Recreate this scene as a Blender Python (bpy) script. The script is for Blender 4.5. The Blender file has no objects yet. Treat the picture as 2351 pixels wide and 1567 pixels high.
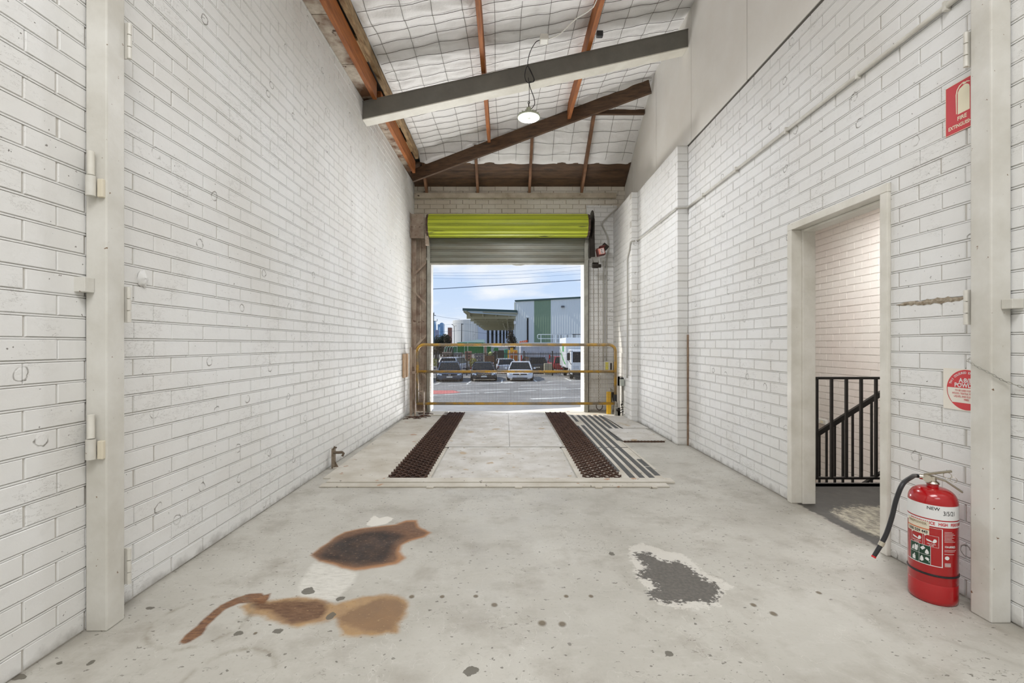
import bpy, bmesh, math, random
from mathutils import Vector, Matrix
R = random.Random(7)
S = bpy.context.scene
COL = S.collection
PI = math.pi
CAM_Z = 1.18

# ---------------------------------------------------------------- camera
cam_d = bpy.data.cameras.new('camera')
cam = bpy.data.objects.new('camera', cam_d)
COL.objects.link(cam)
cam.location = (0, 0, CAM_Z)
cam.rotation_euler = (math.radians(90), 0, 0)
cam_d.sensor_width = 36
cam_d.lens = 16
cam_d.shift_x = 15.5 / 2351
cam_d.shift_y = 7.5 / 2351
cam_d.clip_start = 0.05
cam_d.clip_end = 6000
S.camera = cam
# ---------------------------------------------------------------- view
S.view_settings.view_transform = 'Standard'
S.view_settings.look = 'None'
S.view_settings.exposure = 0.0
S.view_settings.gamma = 1.0
S.view_settings.use_curve_mapping = False


def lin(c):
    c = c / 255.0
    return c / 12.92 if c <= 0.04045 else ((c + 0.055) / 1.055) ** 2.4


def rgb(c):
    return (lin(c[0]), lin(c[1]), lin(c[2]), 1.0)


# ---------------------------------------------------------------- sky
W = bpy.data.worlds.new('sky')
S.world = W
W.use_nodes = True
nt = W.node_tree
nt.nodes.clear()
o_ = nt.nodes.new('ShaderNodeOutputWorld')
bg = nt.nodes.new('ShaderNodeBackground')
tc = nt.nodes.new('ShaderNodeTexCoord')
sep = nt.nodes.new('ShaderNodeSeparateXYZ')
nt.links.new(tc.outputs['Generated'], sep.inputs[0])
ramp = nt.nodes.new('ShaderNodeValToRGB')
cr = ramp.color_ramp
cr.elements[0].position = 0.0
cr.elements[0].color = rgb((226, 238, 252))
cr.elements[1].position = 0.6
cr.elements[1].color = rgb((110, 160, 225))
e = cr.elements.new(0.10)
e.color = rgb((205, 225, 252))
e = cr.elements.new(0.2)
e.color = rgb((192, 217, 250))
nt.links.new(sep.outputs['Z'], ramp.inputs[0])
mp = nt.nodes.new('ShaderNodeMapping')
mp.inputs['Scale'].default_value = (3.0, 3.0, 11.0)
nt.links.new(tc.outputs['Generated'], mp.inputs[0])
cl = nt.nodes.new('ShaderNodeTexNoise')
cl.inputs['Scale'].default_value = 2.2
cl.inputs['Detail'].default_value = 8
nt.links.new(mp.outputs[0], cl.inputs['Vector'])
cm = nt.nodes.new('ShaderNodeMapRange')
cm.inputs['From Min'].default_value = 0.45
cm.inputs['From Max'].default_value = 0.72
nt.links.new(cl.outputs['Fac'], cm.inputs['Value'])
mx = nt.nodes.new('ShaderNodeMix')
mx.data_type = 'RGBA'
nt.links.new(cm.outputs[0], mx.inputs[0])
nt.links.new(ramp.outputs[0], mx.inputs[6])
mx.inputs[7].default_value = rgb((246, 250, 255))
nt.links.new(mx.outputs[2], bg.inputs['Color'])
bg.inputs['Strength'].default_value = 1.0
nt.links.new(bg.outputs[0], o_.inputs[0])

# ---------------------------------------------------------------- sun
sd = bpy.data.lights.new('sun', 'SUN')
sun = bpy.data.objects.new('sun', sd)
COL.objects.link(sun)
sun.rotation_euler = Vector((-2.17, 1.0, 2.46)).to_track_quat('Z', 'Y').to_euler()
sd.energy = 4.4
sd.angle = math.radians(0.6)
sd.color = (1.0, 0.96, 0.88)


# unseen area lamps, added to fill in light
def fill_lamp(x, y, z, sx, sy, power, color=(0.98, 0.985, 1.0)):
    d = bpy.data.lights.new('fill_light', 'AREA')
    d.shape = 'RECTANGLE'
    d.size = sx
    d.size_y = sy
    d.energy = power
    d.color = color
    ob = bpy.data.objects.new('fill_light', d)
    ob.location = (x, y, z)
    COL.objects.link(ob)
    return ob


FILLS = [fill_lamp(0.2, -0.1, 4.35, 2.4, 1.2, 120), fill_lamp(0.2, -3.4, 4.5, 2.6, 1.6, 90)]  # no fittings: added above and behind the camera to brighten the near walls
# unseen area lamp added below the sill, standing in for daylight off the apron
bounce_fill = fill_lamp(0.0, 9.5, -0.55, 2.8, 0.9, 310, (1.0, 0.985, 0.96))
bounce_fill.rotation_euler = Vector((0, 0.70, -0.71)).to_track_quat('Z', 'X').to_euler()
bounce_fill.name = 'apron_bounce_fill'
stair_light = fill_lamp(3.3, 4.6, 2.78, 1.2, 1.2, 60, (0.96, 0.98, 1.0))
ROOF_LAMP_STRENGTH = 500.0


# ---------------------------------------------------------------- helpers
def at(px, py, Y):
    """point at depth Y behind a picture position (measuring aid)"""
    return Vector(((px - 1160) * Y / 1044.9, Y, CAM_Z + (791 - py) * Y / 1044.9))


def X_at(px, Y):
    return (px - 1160) * Y / 1044.9


def Z_at(py, Y):
    return CAM_Z + (791 - py) * Y / 1044.9


def tag(o, label=None, cat=None, group=None, kind=None):
    if label: o['label'] = label
    if cat: o['category'] = cat
    if group: o['group'] = group
    if kind: o['kind'] = kind
    return o


def thing(name, label, cat, loc=(0, 0, 0), group=None, kind=None):
    o = bpy.data.objects.new(name, None)
    o.empty_display_size = 0.1
    o.location = loc
    COL.objects.link(o)
    return tag(o, label, cat, group, kind)


def wloc(o):
    v = Vector(o.location)
    return v


class MB:
    def __init__(s):
        s.v, s.f, s.m, s.M = [], [], [], Matrix.Identity(4)

    def add(s, vs, fs, m=0):
        b = len(s.v)
        s.v += [tuple(s.M @ Vector(p)) for p in vs]
        s.f += [tuple(b + i for i in f) for f in fs]
        s.m += [m] * len(fs)
        return s

    def box(s, x0, y0, z0, x1, y1, z1, m=0):
        vs = [(x0, y0, z0), (x1, y0, z0), (x1, y1, z0), (x0, y1, z0), (x0, y0, z1), (x1, y0, z1), (x1, y1, z1), (x0, y1, z1)]
        return s.add(vs, [(0, 3, 2, 1), (4, 5, 6, 7), (0, 1, 5, 4), (1, 2, 6, 5), (2, 3, 7, 6), (3, 0, 4, 7)], m)

    def bar(s, p, q, w, h, m=0, up=(0, 0, 1)):
        p, q = Vector(p), Vector(q)
        d = (q - p).normalized()
        u = Vector(up)
        a = d.cross(u)
        if a.length < 1e-4:
            a = d.cross(Vector((1, 0, 0)))
        a.normalize()
        b = a.cross(d).normalized()
        vs = []
        for c in (p, q):
            for sa, sb in ((-1, -1), (1, -1), (1, 1), (-1, 1)):
                vs.append(c + a * sa * w / 2 + b * sb * h / 2)
        return s.add(vs, [(0, 1, 2, 3), (7, 6, 5, 4), (0, 4, 5, 1), (1, 5, 6, 2), (2, 6, 7, 3), (3, 7, 4, 0)], m)

    def tube(s, pts, r, n=8, m=0, closed=False, caps=True):
        pts = [Vector(p) for p in pts]
        N = len(pts)
        rs = r if isinstance(r, (list, tuple)) else [r] * N
        vs = []
        ref = None
        for i, p in enumerate(pts):
            if closed:
                d = pts[(i + 1) % N] - pts[i - 1]
            else:
                d = pts[min(i + 1, N - 1)] - pts[max(i - 1, 0)]
            d.normalize()
            if ref is None:
                ref = Vector((0, 0, 1)) if abs(d.z) < 0.9 else Vector((1, 0, 0))
            a = d.cross(ref)
            if a.length < 1e-5:
                a = d.cross(Vector((0.3, 1, 0)))
            a.normalize()
            b = a.cross(d).normalized()
            ref = b
            for k in range(n):
                t = 2 * PI * k / n
                vs.append(p + a * math.cos(t) * rs[i] + b * math.sin(t) * rs[i])
        fs = []
        for i in range(N if closed else N - 1):
            j = (i + 1) % N
            for k in range(n):
                k2 = (k + 1) % n
                fs.append((i * n + k, i * n + k2, j * n + k2, j * n + k))
        if caps and not closed:
            fs.append(tuple(range(n - 1, -1, -1)))
            fs.append(tuple((N - 1) * n + k for k in range(n)))
        return s.add(vs, fs, m)

    def lathe(s, prof, c=(0, 0, 0), n=32, m=0, axis='Z', caps=True):
        c = Vector(c)
        vs = []
        for r, h in prof:
            for k in range(n):
                t = 2 * PI * k / n
                x, y = r * math.cos(t), r * math.sin(t)
                p = {'Z': (x, y, h), 'X': (h, x, y), 'Y': (x, h, y)}[axis]
                vs.append(c + Vector(p))
        fs = []
        for i in range(len(prof) - 1):
            for k in range(n):
                k2 = (k + 1) % n
                fs.append((i * n + k, i * n + k2, (i + 1) * n + k2, (i + 1) * n + k))
        if caps:
            fs.append(tuple(range(n - 1, -1, -1)))
            L = len(prof) - 1
            fs.append(tuple(L * n + k for k in range(n)))
        return s.add(vs, fs, m)

    def prism(s, poly, axis, a, b, m=0):
        """poly of 2D points extruded along axis from a to b"""
        def P(u, v, w):
            return {'X': (w, u, v), 'Y': (u, w, v), 'Z': (u, v, w)}[axis]
        n = len(poly)
        vs = [P(u, v, a) for u, v in poly] + [P(u, v, b) for u, v in poly]
        fs = [tuple(range(n - 1, -1, -1)), tuple(range(n, 2 * n))]
        fs += [(i, (i + 1) % n, n + (i + 1) % n, n + i) for i in range(n)]
        return s.add(vs, fs, m)

    def ball(s, c, r, n=10, m=0):
        rx, ry, rz = r if isinstance(r, (tuple, list)) else (r, r, r)
        vs, fs = [], []
        h = n // 2
        for i in range(h + 1):
            ph = PI * i / h
            for k in range(n):
                t = 2 * PI * k / n
                vs.append((c[0] + rx * math.sin(ph) * math.cos(t), c[1] + ry * math.sin(ph) * math.sin(t), c[2] + rz * math.cos(ph)))
        for i in range(h):
            for k in range(n):
                k2 = (k + 1) % n
                fs.append((i * n + k, (i + 1) * n + k, (i + 1) * n + k2, i * n + k2))
        return s.add(vs, fs, m)

    def build(s, name, mats, parent=None, smooth=False, bevel=0, sub=0, label=None, kind=None):
        me = bpy.data.meshes.new(name)
        me.from_pydata(s.v, [], s.f)
        mats = mats if isinstance(mats, (list, tuple)) else [mats]
        for x in mats:
            me.materials.append(x)
        if len(mats) > 1:
            me.polygons.foreach_set('material_index', s.m)
        bm = bmesh.new()
        bm.from_mesh(me)
        bmesh.ops.remove_doubles(bm, verts=bm.verts, dist=1e-6)
        bmesh.ops.recalc_face_normals(bm, faces=bm.faces)
        bm.to_mesh(me)
        bm.free()
        o = bpy.data.objects.new(name, me)
        COL.objects.link(o)
        if smooth:
            me.polygons.foreach_set('use_smooth', [True] * len(me.polygons))
            if smooth != 'all':
                me.set_sharp_from_angle(angle=math.radians(40))
        if bevel:
            md = o.modifiers.new('bevel', 'BEVEL')
            md.width = bevel
            md.segments = 2
            md.limit_method = 'ANGLE'
        if sub:
            md = o.modifiers.new('sub', 'SUBSURF')
            md.levels = sub
            md.render_levels = sub
        if parent is not None:
            o.parent = parent
            acc = Vector(parent.location) if parent.parent is None else Vector((0, 0, 0))
            o.matrix_parent_inverse = Matrix.Translation(-acc)
        if label: o['label'] = label
        if kind: o['kind'] = kind
        return o


def copy_tree(o, delta, label=None, rotz=0):
    def rec(x, par):
        c = x.copy()
        COL.objects.link(c)
        if par is not None:
            c.parent = par
        for ch in [k for k in KIDS.get(x.name, [])]:
            rec(ch, c)
        return c
    KIDS = {}
    for k in bpy.data.objects:
        if k.parent:
            KIDS.setdefault(k.parent.name, []).append(k)
    c = rec(o, None)
    c.location = Vector(o.location) + Vector(delta)
    if rotz:
        c.rotation_euler.z += rotz
    if label:
        c['label'] = label
    return c


# ---------------------------------------------------------------- materials
def pmat(name, col, rough=0.6, metal=0.0, col2=None, nscale=6.0, lo=0.35, hi=0.7, bump=0.0, bscale=60.0, stretch=(1, 1, 1),
         spots=None, emis=None, estr=0, spec=0.5, coat=0):
    m = bpy.data.materials.new(name)
    m.use_nodes = True
    t = m.node_tree
    b = t.nodes['Principled BSDF']
    b.inputs['Roughness'].default_value = rough
    b.inputs['Metallic'].default_value = metal
    b.inputs['Base Color'].default_value = rgb(col)
    b.inputs['Specular IOR Level'].default_value = spec
    b.inputs['Coat Weight'].default_value = coat
    if emis:
        b.inputs['Emission Color'].default_value = rgb(emis)
        b.inputs['Emission Strength'].default_value = estr
    geo = t.nodes.new('ShaderNodeNewGeometry')
    mpn = t.nodes.new('ShaderNodeMapping')
    mpn.inputs['Scale'].default_value = stretch
    t.links.new(geo.outputs['Position'], mpn.inputs[0])
    src = None
    if col2:
        n = t.nodes.new('ShaderNodeTexNoise')
        n.inputs['Scale'].default_value = nscale
        n.inputs['Detail'].default_value = 6
        n.inputs['Roughness'].default_value = 0.6
        t.links.new(mpn.outputs[0], n.inputs['Vector'])
        mr = t.nodes.new('ShaderNodeMapRange')
        mr.inputs['From Min'].default_value = lo
        mr.inputs['From Max'].default_value = hi
        t.links.new(n.outputs['Fac'], mr.inputs['Value'])
        mxn = t.nodes.new('ShaderNodeMix')
        mxn.data_type = 'RGBA'
        mxn.inputs[6].default_value = rgb(col)
        mxn.inputs[7].default_value = rgb(col2)
        t.links.new(mr.outputs[0], mxn.inputs[0])
        src = mxn.outputs[2]
    if spots:
        for (sc, th, c3) in spots:
            n = t.nodes.new('ShaderNodeTexNoise')
            n.inputs['Scale'].default_value = sc
            n.inputs['Detail'].default_value = 3
            t.links.new(mpn.outputs[0], n.inputs['Vector'])
            mr = t.nodes.new('ShaderNodeMapRange')
            mr.inputs['From Min'].default_value = th
            mr.inputs['From Max'].default_value = th + 0.03
            t.links.new(n.outputs['Fac'], mr.inputs['Value'])
            mxn = t.nodes.new('ShaderNodeMix')
            mxn.data_type = 'RGBA'
            if src is not None:
                t.links.new(src, mxn.inputs[6])
            else:
                mxn.inputs[6].default_value = rgb(col)
            mxn.inputs[7].default_value = rgb(c3)
            t.links.new(mr.outputs[0], mxn.inputs[0])
            src = mxn.outputs[2]
    if src is not None:
        t.links.new(src, b.inputs['Base Color'])
    if bump:
        n = t.nodes.new('ShaderNodeTexNoise')
        n.inputs['Scale'].default_value = bscale
        n.inputs['Detail'].default_value = 5
        t.links.new(mpn.outputs[0], n.inputs['Vector'])
        bp = t.nodes.new('ShaderNodeBump')
        bp.inputs['Strength'].default_value = bump
        bp.inputs['Distance'].default_value = 0.01
        t.links.new(n.outputs['Fac'], bp.inputs['Height'])
        t.links.new(bp.outputs[0], b.inputs['Normal'])
    return m


def nodes(t):
    """tiny expression helpers for node trees"""
    def math_(op, a, b=None, clamp=False):
        n = t.nodes.new('ShaderNodeMath')
        n.operation = op
        n.use_clamp = clamp
        for i, x in enumerate((a, b)):
            if x is None:
                continue
            if isinstance(x, (int, float)):
                n.inputs[i].default_value = x
            else:
                t.links.new(x, n.inputs[i])
        return n.outputs[0]

    def noise(vec, scale, detail=4, rough=0.55, stretch=None):
        if stretch:
            mpn = t.nodes.new('ShaderNodeMapping')
            mpn.inputs['Scale'].default_value = stretch
            t.links.new(vec, mpn.inputs[0])
            vec = mpn.outputs[0]
        n = t.nodes.new('ShaderNodeTexNoise')
        n.inputs['Scale'].default_value = scale
        n.inputs['Detail'].default_value = detail
        n.inputs['Roughness'].default_value = rough
        t.links.new(vec, n.inputs['Vector'])
        return n.outputs['Fac']

    def rng(v, a, b, c=0.0, d=1.0, smooth=False):
        n = t.nodes.new('ShaderNodeMapRange')
        if smooth:
            n.interpolation_type = 'SMOOTHSTEP'
        n.inputs['From Min'].default_value = a
        n.inputs['From Max'].default_value = b
        n.inputs['To Min'].default_value = c
        n.inputs['To Max'].default_value = d
        t.links.new(v, n.inputs['Value'])
        return n.outputs[0]

    def mix(f, a, b):
        n = t.nodes.new('ShaderNodeMix')
        n.data_type = 'RGBA'
        if isinstance(f, (int, float)):
            n.inputs[0].default_value = f
        else:
            t.links.new(f, n.inputs[0])
        for i, x in ((6, a), (7, b)):
            if isinstance(x, tuple):
                n.inputs[i].default_value = rgb(x) if len(x) == 3 else x
            else:
                t.links.new(x, n.inputs[i])
        return n.outputs[2]
    return math_, noise, rng, mix


def brick_paint(name, base, dirty, crack=0.9, chips=True, tint=None, grime=(120, 112, 98), lowdark=False):
    m = bpy.data.materials.new(name)
    m.use_nodes = True
    t = m.node_tree
    b = t.nodes['Principled BSDF']
    b.inputs['Roughness'].default_value = 0.55
    b.inputs['Specular IOR Level'].default_value = 0.35
    ma, no, rn, mi = nodes(t)
    P = t.nodes.new('ShaderNodeNewGeometry').outputs['Position']
    c = mi(rn(no(P, 1.3, 5), 0.35, 0.7), base, dirty)
    c = mi(ma('MULTIPLY', rn(no(P, 14, 5), 0.55, 0.8), 0.07), c, grime)
    # hairline cracks lying mostly along the courses
    n1 = no(P, 9, 6, 0.7, (1.0, 1.0, 3.2))
    line = ma('SUBTRACT', 1.0, rn(ma('ABSOLUTE', ma('SUBTRACT', n1, 0.5)), 0.0, 0.006), True)
    gate = rn(no(P, 3.1, 2), 0.53, 0.62)
    c = mi(ma('MULTIPLY', ma('MULTIPLY', line, gate), crack), c, (112, 104, 92))
    # small dark pits
    pit = rn(no(P, 55, 2), 0.735, 0.76)
    c = mi(ma('MULTIPLY', pit, 0.8), c, (95, 88, 78))
    h = ma('MULTIPLY', no(P, 45, 6, 0.7), 0.5)
    h = ma('SUBTRACT', h, ma('MULTIPLY', pit, 0.5))
    if chips:
        vo = t.nodes.new('ShaderNodeTexVoronoi')
        vo.voronoi_dimensions = '2D'
        vo.inputs['Scale'].default_value = 3.0
        spv = t.nodes.new('ShaderNodeSeparateXYZ')
        t.links.new(P, spv.inputs[0])
        cmb = t.nodes.new('ShaderNodeCombineXYZ')
        t.links.new(ma('ADD', spv.outputs[0], spv.outputs[1]), cmb.inputs[0])
        t.links.new(spv.outputs[2], cmb.inputs[1])
        t.links.new(cmb.outputs[0], vo.inputs['Vector'])
        sepc = t.nodes.new('ShaderNodeSeparateColor')
        t.links.new(vo.outputs['Color'], sepc.inputs[0])
        pick = rn(sepc.outputs[0], 0.50, 0.51)
        d = ma('ADD', vo.outputs['Distance'], ma('MULTIPLY', ma('SUBTRACT', no(P, 26, 3), 0.5), 0.09))
        ring = ma('SUBTRACT', 1.0, rn(ma('ABSOLUTE', ma('SUBTRACT', d, 0.075)), 0.0, 0.014), True)
        part = rn(no(P, 11, 3), 0.44, 0.56)
        ring = ma('MULTIPLY', ma('MULTIPLY', ring, part), pick)
        c = mi(ma('MULTIPLY', ring, 0.85), c, (96, 88, 76))
        h = ma('SUBTRACT', h, ma('MULTIPLY', ring, 0.8))
        inner = ma('MULTIPLY', rn(d, 0.085, 0.06), pick)
        h = ma('ADD', h, ma('MULTIPLY', inner, ma('MULTIPLY', no(P, 60, 3), 0.8)))
    if lowdark:
        sp = t.nodes.new('ShaderNodeSeparateXYZ')
        t.links.new(P, sp.inputs[0])
        lowz = rn(ma('ADD', sp.outputs[2], ma('MULTIPLY', no(P, 12, 4), 0.14)), 0.12, 0.06)
        c = mi(ma('MULTIPLY', lowz, 0.6), c, (110, 104, 94))  # darker band just above the floor
    t.links.new(c, b.inputs['Base Color'])
    bp = t.nodes.new('ShaderNodeBump')
    bp.inputs['Strength'].default_value = 0.55
    bp.inputs['Distance'].default_value = 0.006
    t.links.new(h, bp.inputs['Height'])
    t.links.new(bp.outputs[0], b.inputs['Normal'])
    return m


WHITE = brick_paint('white_painted_brick', (230, 230, 228), (220, 218, 213), lowdark=True)
JOINT = brick_paint('white_painted_joint', (206, 203, 196), (184, 179, 170), 0.3, False)
PINK = brick_paint('pale_painted_brick', (232, 226, 218), (226, 216, 208), 0.3, False)
PINKJ = brick_paint('pale_painted_joint', (214, 206, 196), (196, 188, 178), 0.3, False)
GRIMY = brick_paint('grimy_painted_brick', (228, 223, 212), (202, 192, 176), 0.9, False, grime=(96, 80, 62))
GRIMYJ = brick_paint('grimy_joint', (176, 162, 142), (128, 114, 96), 0.3, False)
SHEET = pmat('white_wall_sheet', (236, 234, 229), 0.6, col2=(226, 222, 214), nscale=1.2, bump=0.05, bscale=20)
OLDBOARD = pmat('stained_eaves_board', (205, 196, 180), 0.7, col2=(104, 70, 44), nscale=2.6, lo=0.36, hi=0.58, spots=[(7, 0.66, (80, 58, 42))])
WHITETRIM = pmat('white_gloss_trim', (226, 223, 214), 0.35, col2=(206, 202, 190), nscale=5, bump=0.08, bscale=50, spots=[(38, 0.74, (120, 108, 90))])
STEELWHITE = pmat('column_paint', (216, 214, 207), 0.35, col2=(192, 188, 177), nscale=3, bump=0.05, bscale=60, spots=[(46, 0.72, (124, 100, 78)), (13, 0.76, (150, 130, 108))])
GREYBEAM = pmat('grey_beam_shade_tone', (122, 119, 111), 0.5, col2=(106, 103, 96), nscale=4, bump=0.05)  # beam front darkened: its shade is painted into this grey
BEAMWHITE = pmat('beam_underside_lit_tone', (226, 223, 213), 0.5, col2=(206, 202, 190), nscale=4)  # paler tone with the light on the beam's underside painted in
ORANGEWOOD = pmat('orange_timber', (172, 102, 44), 0.65, col2=(128, 72, 32), nscale=5, stretch=(6, 0.7, 6), bump=0.15, bscale=40)
BROWNWOOD = pmat('brown_timber', (104, 78, 56), 0.7, col2=(66, 50, 38), nscale=4, stretch=(1, 3, 7), bump=0.15, bscale=40)
JACKWOOD = pmat('jack_timber', (136, 96, 66), 0.7, col2=(98, 70, 50), nscale=6, bump=0.1)
ROUGHWOOD = pmat('rough_sawn_timber', (176, 150, 112), 0.8, col2=(116, 90, 60), nscale=9, stretch=(3, 0.8, 3), bump=0.5, bscale=22)
RUST = pmat('rusty_steel', (92, 66, 50), 0.6, 0.3, col2=(62, 46, 38), nscale=14, bump=0.2, bscale=80)
RUSTDARK = pmat('dark_rusty_steel', (92, 72, 62), 0.55, 0.3, col2=(66, 50, 44), nscale=10)
DARKSTEEL = pmat('dark_oily_steel', (56, 50, 44), 0.4, 0.7, col2=(38, 34, 30), nscale=12)
GALV = pmat('galvanised_steel', (168, 166, 156), 0.4, 0.4, col2=(140, 138, 128), nscale=8)
CURTAIN = pmat('shutter_galvanised', (132, 134, 125), 0.4, 0.3, col2=(116, 110, 94), nscale=2.5, stretch=(0.6, 1, 4))
LIME = pmat('lime_roller_paint', (182, 192, 48), 0.4, col2=(160, 170, 44), nscale=3, stretch=(0.5, 2, 5), spots=[(2.6, 0.66, (96, 98, 34))])
YELLOW = pmat('worn_yellow_paint', (186, 142, 44), 0.45, col2=(132, 118, 96), nscale=5, lo=0.4, hi=0.6, spots=[(50, 0.64, (110, 96, 74))])
YELLOW2 = pmat('yellow_paint', (226, 178, 40), 0.45)
MESHWIRE = pmat('brown_mesh_wire', (100, 88, 72), 0.6, 0.2)
TAUPE = pmat('taupe_steel_paint', (176, 160, 142), 0.5, col2=(132, 108, 92), nscale=5, lo=0.4, hi=0.65, spots=[(16, 0.66, (96, 70, 54))])
BLACKPAINT = pmat('black_rail_paint', (40, 37, 34), 0.35, col2=(30, 28, 26), nscale=20)
BLACKRUB = pmat('black_rubber', (34, 34, 36), 0.4)
REDPAINT = pmat('red_gloss_paint', (172, 8, 16), 0.22, spec=0.6, coat=0.4)
CHROME = pmat('bright_nickel', (212, 206, 194), 0.22, 1.0)
WPAPER = pmat('white_label', (228, 228, 226), 0.5)
INK = pmat('black_ink', (34, 32, 32), 0.6)
SIGNRED = pmat('sign_red', (196, 26, 36), 0.45)
SIGNRED2 = pmat('faded_sign_red', (206, 62, 66), 0.5)
CREAM = pmat('sign_cream', (232, 224, 196), 0.5)
PAPER = pmat('pale_sign_card', (232, 226, 214), 0.5)
GREENP = pmat('label_green', (28, 62, 44), 0.4)
STICKER = pmat('pale_sticker', (224, 214, 192), 0.5)
CONDUIT = pmat('painted_conduit', (214, 211, 202), 0.4, col2=(196, 192, 182), nscale=10)
CONDGREY = pmat('grey_conduit', (176, 173, 164), 0.4)
STRIPMAT = pmat('black_grip_tape', (92, 92, 90), 0.85, col2=(76, 76, 75), nscale=20)
PLATE = pmat('worn_white_plate', (206, 203, 197), 0.72, col2=(178, 172, 160), nscale=4, bump=0.15, bscale=90, spots=[(5, 0.66, (178, 160, 134)), (9, 0.68, (150, 138, 116)), (24, 0.68, (126, 120, 108))])
PLATE2 = pmat('worn_cream_plate', (206, 201, 190), 0.7, col2=(180, 172, 156), nscale=3, bump=0.15, bscale=80, spots=[(7, 0.67, (172, 140, 114)), (22, 0.69, (120, 112, 98))])
WOODRAW = pmat('raw_pine', (196, 166, 134), 0.7, col2=(176, 144, 112), nscale=8)
FOIL = pmat('silver_white_sarking', (246, 245, 244), 0.6, 0.0, col2=(234, 233, 231), nscale=3, bump=0.7, bscale=20)
WIRE = pmat('blanket_wire', (96, 90, 82), 0.6)
PLUGW = pmat('white_plastic', (222, 220, 212), 0.4)
LENS = pmat('lamp_lens', (255, 255, 255), 0.4, emis=(247, 249, 255), estr=ROOF_LAMP_STRENGTH)
LAMPBODY = pmat('lamp_housing', (176, 182, 160), 0.4, 0.3)
GLASS = pmat('dark_glass', (20, 25, 27), 0.1, spec=0.35)

# ---------------------------------------------------------------- brick walls
def subtract(rects, hole, tol=0.012):
    out = []
    a0, b0, a1, b1 = hole
    for (u0, z0, u1, z1) in rects:
        if a0 >= u1 or a1 <= u0 or b0 >= z1 or b1 <= z0:
            out.append((u0, z0, u1, z1))
            continue
        if a0 > u0: out.append((u0, z0, a0, z1))
        if a1 < u1: out.append((a1, z0, u1, z1))
        m0, m1 = max(u0, a0), min(u1, a1)
        if b0 > z0: out.append((m0, z0, m1, b0))
        if b1 < z1: out.append((m0, b1, m1, z1))
    return [r for r in out if r[2] - r[0] > tol and r[3] - r[1] > tol]


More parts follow.
